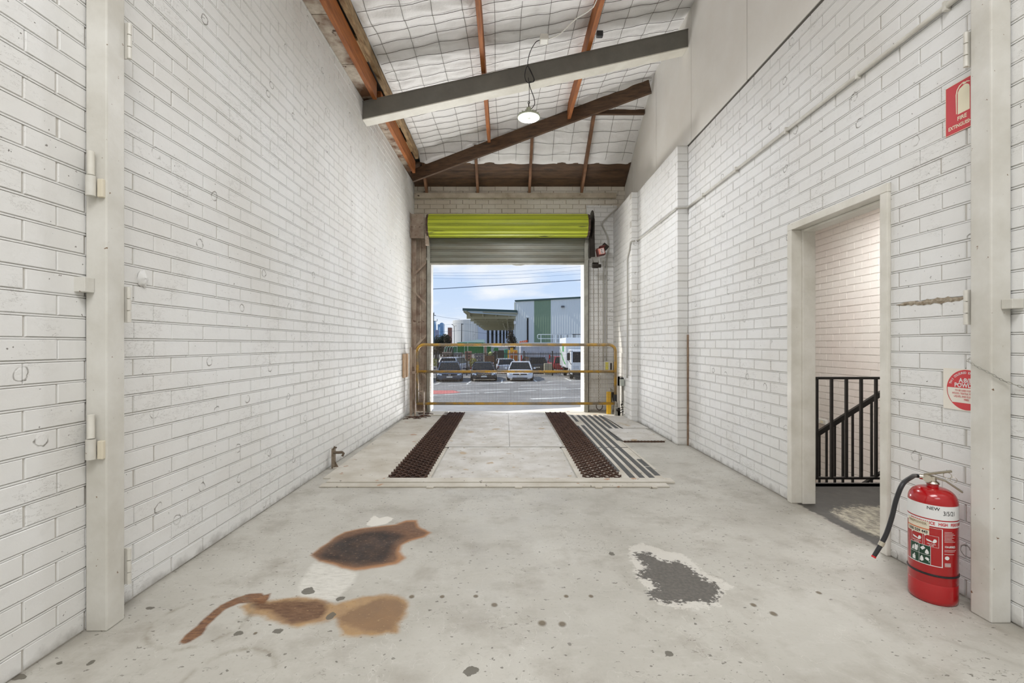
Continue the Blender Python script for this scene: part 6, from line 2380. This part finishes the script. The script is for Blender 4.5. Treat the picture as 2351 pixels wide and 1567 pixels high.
t = tag(MB().box(X_at(1204, 43.2), 43.2, GZ + .9, X_at(1216, 43.2), 43.5, Z_at(818, 43.2)).box(X_at(1209, 43.2), 43.25, GZ, X_at(1211, 43.2), 43.4, GZ + .9).build('amber_sign_board', pmat('amber_board', (216, 150, 60), 0.6)),
        'small amber board on a post behind the fence above the white sedan', 'sign board')

# green container and cabs
GRN = pmat('green_container_paint', (38, 128, 62), 0.5, col2=(34, 112, 56), nscale=1)
t = thing('green_container', 'long green shipping container on the far side of the yard', 'container', (X_at(1075, 58), 58, GZ))
mb = MB()
ca, cb_ = X_at(1049, 58), X_at(1112, 58)
zt, zb2 = Z_at(786, 58), Z_at(811, 58)
n = 60
vs, fs = [], []
for i in range(n + 1):
    x = ca + (cb_ - ca) * i / n
    d = .04 if (i // 2) % 2 else 0
    vs += [(x, 58 + d, zb2), (x, 58 + d, zt)]
mb.add(vs, [(2 * i, 2 * i + 2, 2 * i + 3, 2 * i + 1) for i in range(n)])
mb.box(ca, 58.05, zb2, cb_, 60.4, zt)
mb.build('side_wall', GRN, t)
mb = MB()
for px in (1049.5, 1066, 1074, 1111):
    x = X_at(px, 58)
    mb.box(x - .04, 57.96, GZ if px in (1066,) else zb2, x + .04, 58.0, zt - (.0 if px != 1066 else .45))
mb.build('pale_post', pmat('pale_green_post', (188, 212, 190), 0.5), t)
mb = MB()
mb.prism([(ca, zt), (cb_, zt), (cb_ - .1, zt + .40), (cb_ - .9, zt + .38)], 'Y', 58, 60)
mb.build('sloping_top_cover', pmat('pale_green_cover', (196, 216, 200), 0.6), t)
mb = MB()
for k, (u, w_) in enumerate(((0, .16), (.24, .14), (.44, .14), (.64, .10), (.80, .15), (1.0, .12))):
    x = X_at(1086, 57.9) + u
    mb.box(x, 57.93, zt - .36, x + .035, 57.95, zt - .16)
    mb.box(x, 57.93, zt - .20 - .1 * (k % 2), x + w_, 57.95, zt - .165 - .1 * (k % 2))
mb.build('white_lettering', WPAPER, t, label='illegible white lettering high on the side')
mb = MB()
mb.box(ca + .2, 58.3, GZ, ca + .5, 60, zb2)
mb.box(cb_ - .5, 58.3, GZ, cb_ - .2, 60, zb2)
mb.build('skid', BLACKTRIM, t)
t = thing('red_brown_post', 'tall reddish brown post between the two green containers', 'post', (X_at(1114.5, 57), 57, GZ))
mb = MB(); mb.box(X_at(1112, 57), 57, GZ, X_at(1117, 57), 57.3, Z_at(789, 57)); mb.build('post', pmat('red_brown_post', (150, 100, 78), 0.7, col2=(190, 170, 150), nscale=6), t)
t = thing('green_container_end', 'short green container right of the reddish post', 'container', (X_at(1122, 59), 59, GZ))
mb = MB(); mb.box(X_at(1118, 59), 59, GZ + .3, X_at(1126.5, 59), 61, Z_at(790, 59)); mb.build('side_wall', GRN, t)
mb = MB(); mb.box(X_at(1118, 59), 59.1, GZ, X_at(1126.5, 59), 59.3, GZ + .3); mb.build('skid', BLACKTRIM, t)
t = thing('green_bin', 'green tipping bin raised above the crate behind the fence', 'bin', (X_at(1139, 52), 52, GZ))
mb = MB(); mb.prism([(X_at(1132, 52), Z_at(805, 52)), (X_at(1144, 52), Z_at(805, 52)), (X_at(1144, 52), Z_at(798, 52)), (X_at(1135, 52), Z_at(798, 52))], 'Y', 52, 53.2); mb.build('hopper', GRN, t)
mb = MB(); mb.box(X_at(1137, 52), 52.3, GZ, X_at(1140, 52), 52.8, Z_at(805, 52)); mb.build('stand', BLACKTRIM, t)
t = thing('dark_skip', 'long dark low skip beyond the pallets under the green bin', 'skip', (X_at(1150, 53), 53, GZ))
mb = MB(); mb.prism([(X_at(1143, 53.5), GZ), (X_at(1156, 53.5), GZ), (X_at(1158, 53.5), Z_at(804, 53.5)), (X_at(1141, 53.5), Z_at(804, 53.5))], 'Y', 53.5, 55); mb.build('hopper', pmat('dark_skip_paint', (46, 52, 50), 0.6), t)
t = thing('teal_tank', 'small teal green tank left of the yellow barriers', 'tank', (X_at(1161, 47), 47, GZ))
mb = MB(); mb.lathe([(0, GZ), (.22, GZ), (.22, Z_at(801, 47) - .05), (.15, Z_at(801, 47)), (0, Z_at(801, 47))], (X_at(1162, 47), 47, 0), 16, caps=False); mb.build('tank_shell', pmat('teal_paint', (40, 130, 104), 0.5), t, smooth=True)
tag(MB().box(X_at(1128, 62), 62, GZ, X_at(1166, 62), 62.4, Z_at(790, 62)).build('pale_hoarding', pmat('pale_hoarding', (206, 214, 208), 0.7, col2=(180, 190, 186), nscale=2)), 'pale grey green hoarding behind the yard skips', 'hoarding')

t = thing('green_tractor', 'green tractor cab with white bars parked left of the green container', 'tractor', (X_at(1032, 55), 55, GZ))
a, b = X_at(1020, 55), X_at(1046, 55)
zc0, zc1 = Z_at(811, 55), Z_at(795, 55)
mb = MB(); mb.prism([(a, zc0), (b, zc0), (b, zc1), (a + .35, zc1), (a + .1, zc1 - .35)], 'Y', 55, 56.5); mb.build('cab', pmat('tractor_green', (44, 110, 78), 0.5), t, bevel=.03)
mb = MB()
mb.prism([(a + .12, zc0 + .12), (a + .62, zc0 + .12), (a + .62, zc1 - .1), (a + .38, zc1 - .1)], 'Y', 54.95, 55.0)
mb.prism([(a + .7, zc0 + .12), (b - .3, zc0 + .12), (b - .3, zc1 - .12), (a + .7, zc1 - .12)], 'Y', 54.95, 55.0)
mb.build('cab_window', GLASS, t)
mb = MB()
for k in range(4):
    mb.tube([(a - .05 + .3 * k, 54.9, zc0), (a + .1 + .3 * k, 54.9, zc1 - .15), (a + .3 + .3 * k, 54.9, zc1 + .05)], .022, 6)
mb.build('white_bar', pmat('pale_bar', (214, 226, 216), 0.4), t)
for xx in (a + .3, b - .3):
    mb = MB(); mb.lathe([(0, -.15), (.5, -.15), (.5, .15), (0, .15)], (xx, 55.2, GZ + .5), 18, axis='Y', caps=False); mb.build('wheel', TYRE, t)
mb = MB(); mb.box(a + .1, 55.3, GZ + .5, b - .1, 56.2, zc0); mb.build('chassis', BLACKTRIM, t)

# ---------------------------------------------------------------- buildings
def cladding(name, c, c2):
    return pmat(name, c, 0.5, 0.1, col2=c2, nscale=0.3)


GREYC = cladding('grey_cladding', (214, 219, 218), (206, 212, 213))
GREENC = cladding('green_cladding', (126, 146, 120), (116, 138, 112))
DTRIM = pmat('dark_green_trim', (52, 76, 72), 0.5)
WH = thing('ribbed_warehouse', 'tall grey ribbed metal warehouse with a green vertical band', 'warehouse', (8, 70, GZ))
pL, pR = Vector((X_at(1184, 75), 75, 0)), Vector((X_at(1337, 69.5), 69.5, 0))
dW = (pR - pL)
zT = 8.30


def wall_seg(px0, px1, mat, name):
    def param(px):
        # intersection of the sight line with the facade
        k = (px - 1160) / 1044.9
        s = (k * pL.y - pL.x) / (dW.x - k * dW.y)
        return s
    s0, s1 = param(px0), param(px1)
    n = max(4, int((s1 - s0) * dW.length / .2))
    vs, fs = [], []
    nrm = Vector((dW.y, -dW.x, 0)).normalized()
    for i in range(n + 1):
        p = pL + dW * (s0 + (s1 - s0) * i / n)
        if (i % 2) == 0:
            p = p + nrm * .03
        vs += [(p.x, p.y, GZ), (p.x, p.y, zT)]
    m_ = MB()
    m_.add(vs, [(2 * i, 2 * i + 2, 2 * i + 3, 2 * i + 1) for i in range(n)])
    return m_.build(name, mat, WH)


wall_seg(1184, 1226.5, GREYC, 'grey_wall_panel')
wall_seg(1226.5, 1264.8, GREENC, 'green_wall_panel')
wall_seg(1264.8, 1460, GREYC, 'grey_wall_panel')
mb = MB()
e0, e1 = pL, pL + dW * 1.9
back = Vector((-dW.y, dW.x, 0)).normalized() * 50
mb.add([(e0.x, e0.y + .05, GZ), (e1.x, e1.y + .05, GZ), (e1.x + back.x, e1.y + back.y, GZ), (pL.x + 4.5, e0.y + 50, GZ),
        (e0.x, e0.y + .05, zT - .02), (e1.x, e1.y + .05, zT - .02), (e1.x + back.x, e1.y + back.y, zT - .02), (pL.x + 4.5, e0.y + 50, zT - .02)],
       [(0, 3, 2, 1), (4, 5, 6, 7), (0, 1, 5, 4), (1, 2, 6, 5), (2, 3, 7, 6), (3, 0, 4, 7)])
mb.build('building_mass', GREYC, WH)
mb = MB()
mb.bar((e0.x - .1, e0.y - .03, zT + .1), (e1.x, e1.y - .03, zT + .1), .25, .25)
mb.build('roof_trim', DTRIM, WH)
mb = MB()
mb.box(e0.x - .25, e0.y + .1, zT - 1.35, e0.x, e0.y + .8, zT - .1)
mb.build('corner_flashing', pmat('white_flashing', (226, 226, 214), 0.5), WH)
mb = MB()
px_ = X_at(1211, 74)
mb.box(X_at(1209.5, 73.8), 73.8, GZ, X_at(1213, 73.8), 74.1, Z_at(730, 73.8))
w_ = mb.build('slot_window', GLASS, WH)
mb = MB()
mb.box(X_at(1208, 73.75), 73.75, Z_at(728.5, 73.75), X_at(1215, 73.75), 74.1, Z_at(727.5, 73.75))
mb.build('window_head', pmat('pale_head', (200, 206, 212), 0.5), w_)
mb = MB()
a = at(1291.5, 703.5, 71.0)
mb.box(a.x - .22, 70.6, a.z - .12, a.x + .22, 71.2, a.z + .12)
mb.build('wall_light', pmat('wall_light_grey', (90, 92, 96), 0.5), WH)

# loading deck with rails
t = thing('loading_deck', 'pale concrete loading deck in front of the ribbed warehouse', 'loading deck', (5, 50, GZ))
mb = MB()
mb.box(X_at(1196, 50), 50, GZ, 12, 56, Z_at(787, 50))
mb.build('deck', pmat('deck_concrete', (196, 198, 204), 0.8, col2=(174, 178, 190), nscale=1), t)
mb = MB()
mb.box(X_at(1196, 50) - .05, 49.93, Z_at(787, 50) - .25, 12, 50.0, Z_at(787, 50) + .06)
mb.build('edge_strip', pmat('deck_edge', (222, 224, 222), 0.6), t)
WR = pmat('white_handrail_paint', (234, 238, 236), 0.4)
t = thing('white_deck_railing', 'white tubular railing on the loading deck', 'railing', (X_at(1272, 50.5), 50.5, Z_at(787, 50)))
z0, z1, z2 = Z_at(787, 50.3), Z_at(767.5, 50.3), Z_at(777, 50.3)
mb = MB()
mb.tube([(X_at(1314, 50.3), 50.3, z1), (X_at(1236, 50.3), 50.3, z1), (X_at(1234.3, 50.3), 50.3, z1 - .08), (X_at(1234.3, 50.3), 50.3, z2 + .08), (X_at(1236, 50.3), 50.3, z2), (X_at(1314, 50.3), 50.3, z2)], .03, 8)
mb.build('top_loop', WR, t, smooth='all')
for px in (1242, 1275.5, 1298, 1312):
    mb = MB()
    mb.tube([(X_at(px, 50.3), 50.3, z0), (X_at(px, 50.3), 50.3, z1)], .03, 8)
    mb.build('upright', WR, t)
t = thing('black_deck_railing', 'dark railing behind the white one on the loading deck', 'railing', (X_at(1310, 54), 54, z0))
z1b = Z_at(767, 54)
mb = MB(); mb.box(X_at(1266, 54), 54, z1b - .05, X_at(1400, 54), 54.06, z1b + .03); mb.build('top_rail', BLACKPAINT, t)
for px in (1268, 1281, 1288, 1303, 1317, 1320, 1334, 1347, 1360):
    mb = MB(); mb.box(X_at(px, 54) - .03, 54, z0 - .02, X_at(px, 54) + .03, 54.06, z1b); mb.build('upright', BLACKPAINT, t)

# canopy -----------------------------------------------------------
t = thing('yard_canopy', 'green edged flat canopy reaching out from the left side of the warehouse', 'canopy', (-3, 80, 6))
Yn, Yf = 70.0, 145.0
xl, xr = X_at(1062, Yn), X_at(1187, Yn + 4.5)
zt1, zt2 = Z_at(707, Yn), Z_at(711.5, Yn + 4.5)
zb1, zb2 = Z_at(712.5, Yn), Z_at(716.5, Yn + 4.5)
mb = MB()
mb.add([(xl, Yn, zb1), (xr, Yn + 4.5, zb2), (xr, Yn + 4.5, zt2), (xl, Yn, zt1), (xl, Yn + .4, zb1), (xr, Yn + 4.9, zb2), (xr, Yn + 4.9, zt2), (xl, Yn + .4, zt1)],
       [(0, 1, 2, 3), (7, 6, 5, 4), (0, 4, 5, 1), (1, 5, 6, 2), (2, 6, 7, 3), (3, 7, 4, 0)])
mb.build('green_fascia', DTRIM, t)
zc1, zc2 = Z_at(718, Yn), Z_at(725, Yn + 4.5)
mb = MB()
mb.add([(xl + .6, Yn + .4, zb1 - .02), (xr, Yn + 4.9, zb2 - .02), (xr, Yn + 4.9, zc2), (xl + 1.2, Yn + .4, zc1 + .05), (xl + .6, Yn + .8, zb1 - .02), (xr, Yn + 5.3, zb2 - .02), (xr, Yn + 5.3, zc2), (xl + 1.2, Yn + .8, zc1 + .05)],
       [(0, 1, 2, 3), (7, 6, 5, 4), (0, 4, 5, 1), (1, 5, 6, 2), (2, 6, 7, 3), (3, 7, 4, 0)])
mb.build('pale_lining', pmat('pale_lining', (182, 188, 184), 0.6), t)
zu = (zb1 + zb2) / 2 - .25
mb = MB()
mb.add([(xl + .1, Yn + .3, zu), (xr + .1, Yn + 4.6, zu), (xr + 4.3, Yf, zu - .3), (xl - .1, Yf, zu - .3), (xl + .1, Yn + .3, zu + .2), (xr + .1, Yn + 4.6, zu + .2), (xr + 4.3, Yf, zu - .1), (xl - .1, Yf, zu - .1)],
       [(0, 1, 2, 3), (7, 6, 5, 4), (0, 4, 5, 1), (1, 5, 6, 2), (2, 6, 7, 3), (3, 7, 4, 0)])
mb.build('soffit', pmat('beige_soffit', (168, 164, 140), 0.7, col2=(140, 138, 116), nscale=0.3), t)
BM = pmat('beige_canopy_beam', (176, 172, 146), 0.7)
for k in range(8):
    mb = MB()
    yy = Yn + 5 + k * 8.5
    mb.box(xl + .2, yy, zu - .75, xr + .3, yy + .25, zu - .02)
    mb.build('cross_beam', BM, t)
for k in range(4):
    mb = MB()
    x_ = xl + .8 + k * 2.1
    mb.box(x_, Yn + 1.5 + k * .9, zu - .45, x_ + .15, Yf - 1, zu - .02)
    mb.build('long_beam', BM, t)
for (p0, p1) in (((1148, 722), (1161, 757)), ((1164, 728), (1167, 757))):
    mb = MB()
    mb.bar(at(p0[0], p0[1], 78), at(p1[0], p1[1], 120), .25, .25)
    mb.build('strut', BM, t)
mb = MB()
xp = X_at(1182, 76)
mb.box(xp - .12, 76, GZ, xp + .12, 76.3, zu)
mb.build('support_post', GREYC, t)
mb = MB()
a = at(1182.5, 740, 75)
mb.box(a.x - .22, 74.8, a.z - .25, a.x + .2, 75.2, a.z + .22)
mb.build('camera_box', WPAPER, t, bevel=.03)

# round concrete building ------------------------------------------
CONC = pmat('precast_concrete', (216, 214, 206), 0.8, col2=(196, 196, 194), nscale=0.12, spots=[(0.4, 0.7, (180, 178, 172))])
t = thing('round_concrete_building', 'round ended pale concrete building with tall slot windows under the canopy', 'building', (-11, 175, GZ))
cx, cyy, rad = -10.6, 172.0, 9.2
zt = Z_at(733.5, 164)
mb = MB()
n = 64
vs, fs = [], []
ring = []
for i in range(n):
    a = 2 * PI * i / n
    for dr in (0.0, -.12):
        aa = a + (0 if dr == 0 else 2 * PI / n * .9)
        ring.append((cx + (rad + 0) * math.cos(aa), cyy + rad * math.sin(aa)))
    aa = a + 2 * PI / n * .95
    ring.append((cx + (rad - .12) * math.cos(aa), cyy + (rad - .12) * math.sin(aa)))
mb.prism(ring, 'Z', GZ, zt)
mb.build('round_wall', CONC, t)
mb = MB()
yfw = 160.0
zw = Z_at(752, yfw)
x0, x1 = X_at(1117, yfw), X_at(1190, yfw)
mb.box(x0 - 3, yfw, GZ, x1, yfw + 20, zw + 3)
mb.build('flat_wall', pmat('blue_grey_wall', (186, 192, 202), 0.7), t)
for (a, b, lo) in ((1118, 1123, 0), (1128, 1133, 0), (1137.5, 1142, 0), (1146.5, 1151, 0), (1154.5, 1158.5, 0), (1161.5, 1165, 777), (1168, 1172, 777), (1175, 1178, 777)):
    mb = MB()
    mb.box(X_at(a, yfw), yfw - .08, GZ + 1 if not lo else Z_at(lo, yfw), X_at(b, yfw), yfw + .1, zw)
    mb.build('slot_window', GLASS, t)

# towers far away
BT = pmat('blue_glass_tower', (132, 166, 196), 0.3, col2=(112, 146, 178), nscale=0.02)
t = thing('glass_tower', 'pale blue glass tower on the skyline beside the round building', 'tower', (X_at(1011, 1500), 1500, GZ))
mb = MB()
mb.prism([(X_at(1005, 1500), GZ), (X_at(1018, 1500), GZ), (X_at(1018, 1500), Z_at(743, 1500)), (X_at(1015, 1500), Z_at(740, 1500)), (X_at(1011, 1500), Z_at(741, 1500)), (X_at(1009, 1500), Z_at(744, 1500)), (X_at(1005, 1500), Z_at(744, 1500))], 'Y', 1500, 1530)
mb.build('tower_body', BT, t)
mb = MB()
mb.prism([(X_at(1006.5, 1499), GZ), (X_at(1010.5, 1499), GZ), (X_at(1010.5, 1499), Z_at(749, 1499)), (X_at(1007.5, 1499), Z_at(752, 1499))], 'Y', 1499, 1500)
mb.build('bright_face', pmat('bright_glass', (196, 218, 236), 0.3), t)
t = thing('glass_tower', 'slim blue glass tower at the very left edge of the opening', 'tower', (X_at(996, 1450), 1450, GZ))
mb = MB(); mb.prism([(X_at(985, 1450), GZ), (X_at(999, 1450), GZ), (X_at(998, 1450), Z_at(736, 1450)), (X_at(985, 1450), Z_at(736, 1450))], 'Y', 1450, 1480); mb.build('tower_body', BT, t)
t = thing('brick_tower', 'brown brick tower just left of the round concrete building', 'tower', (X_at(1030, 500), 500, GZ))
mb = MB(); mb.box(X_at(1028, 500), 500, GZ, X_at(1036, 500), 510, Z_at(751.5, 500)); mb.build('tower_body', pmat('brown_tower', (152, 100, 78), 0.7, col2=(120, 90, 78), nscale=0.1), t)
t = thing('low_skyline_block', 'low mauve grey block between the two glass towers', 'building', (X_at(1002, 1400), 1400, GZ))
mb = MB(); mb.box(X_at(998, 1400), 1400, GZ, X_at(1006, 1400), 1420, Z_at(757, 1400)); mb.build('building_body', pmat('mauve_block', (140, 140, 160), 0.7), t)

# poles and wires ---------------------------------------------------
t = thing('lamp_post', 'thin street lamp post with two arms before the round building', 'lamp post', (X_at(1042.6, 100), 100, GZ))
mb = MB(); mb.tube([(X_at(1042.6, 100), 100, GZ), (X_at(1042.6, 100), 100, Z_at(748, 100))], .06, 8); mb.build('pole', pmat('lamp_pole_grey', (110, 110, 108), 0.5), t)
mb = MB(); mb.tube([at(1042.6, 748, 100), at(1039, 745, 100)], .05, 6); mb.tube([at(1042.6, 748, 100), at(1046, 747.8, 100)], .03, 6); mb.build('arm', pmat('lamp_arm_grey', (96, 92, 90), 0.5), t)
mb = MB(); mb.ball(at(1038.3, 744.7, 100), (.16, .1, .07), 10); mb.build('lamp_head', BLACKTRIM, t)
mb = MB(); mb.ball(at(1046.8, 747.7, 100), (.14, .1, .05), 10); mb.build('lamp_head', GALV, t)
t = thing('timber_pole', 'dark timber power pole in front of the round concrete building', 'pole', (X_at(1059.5, 92), 92, GZ))
mb = MB(); mb.tube([(X_at(1059.5, 92), 92, GZ), (X_at(1060, 92), 92, Z_at(742, 92))], [.11, .08], 8); mb.build('pole', pmat('dark_pole_timber', (72, 70, 66), 0.8), t)
mb = MB(); mb.box(X_at(1059, 92), 91.9, Z_at(744.5, 92), X_at(1063.8, 92), 92.0, Z_at(743.2, 92)); mb.build('cross_arm', BLACKTRIM, t)
t = thing('power_pole', 'power pole with cross arm at the left edge of the opening', 'pole', (X_at(995, 85), 85, GZ))
mb = MB(); mb.tube([(X_at(995, 85), 85, GZ), (X_at(995.3, 85), 85, Z_at(718, 85))], [.12, .09], 8); mb.build('pole', pmat('pole_timber', (84, 92, 92), 0.8), t)
mb = MB(); mb.box(X_at(990, 85), 84.9, Z_at(724.3, 85), X_at(1000.5, 85), 85.0, Z_at(723, 85)); mb.box(X_at(995, 85), 84.9, Z_at(737, 85), X_at(1004, 85), 85.0, Z_at(736.2, 85)); mb.build('cross_arm', BLACKTRIM, t)
mb = MB(); mb.tube([at(996.5, 723, 85), at(996.5, 716, 85)], .04, 6); mb.tube([at(1003.8, 736, 85), at(1003.6, 732, 85)], .04, 6); mb.build('insulator', BLACKTRIM, t)


def wire(pts, Y, r, label, c=(70, 88, 112)):
    o = cable('overhead_wire', [at(x, y, Y) for x, y in pts], r, pmat('wire_mat_%d' % int(pts[0][1]), c, 0.6), label, 'overhead wire', 'overhead wires', n=5)
    return o


wire([(900, 665), (995, 663), (1100, 657), (1200, 651), (1340, 642), (1450, 634)], 40, .030, 'thick dark cable crossing the sky in the opening')
wire([(900, 627), (995, 626.5), (1070, 626), (1180, 623), (1340, 611), (1450, 602)], 42, .010, 'faint thin wire highest in the sky', (120, 150, 190))
wire([(900, 631), (995, 631.5), (1080, 632.5), (1180, 630), (1340, 619.5), (1450, 611)], 42, .010, 'faint thin wire second from the top of the sky', (120, 150, 190))
wire([(900, 637.5), (995, 638.5), (1070, 639.5), (1180, 638), (1340, 628), (1450, 620)], 42, .010, 'faint thin wire third from the top of the sky', (120, 150, 190))
wire([(995, 723.6), (1020, 728), (1040, 730.8), (1056, 732.4)], 84, .022, 'sagging wire from the power pole toward the canopy', (130, 140, 156))
wire([(995, 762), (1030, 760.5), (1059, 758.5), (1090, 762), (1130, 766.5), (1175, 768)], 88, .022, 'wire across the front of the round building', (90, 100, 112))
wire([(1003, 747), (1035, 744), (1059, 742.5), (1090, 745.5), (1120, 749)], 90, .016, 'faint wire at the top of the timber pole', (150, 160, 172))
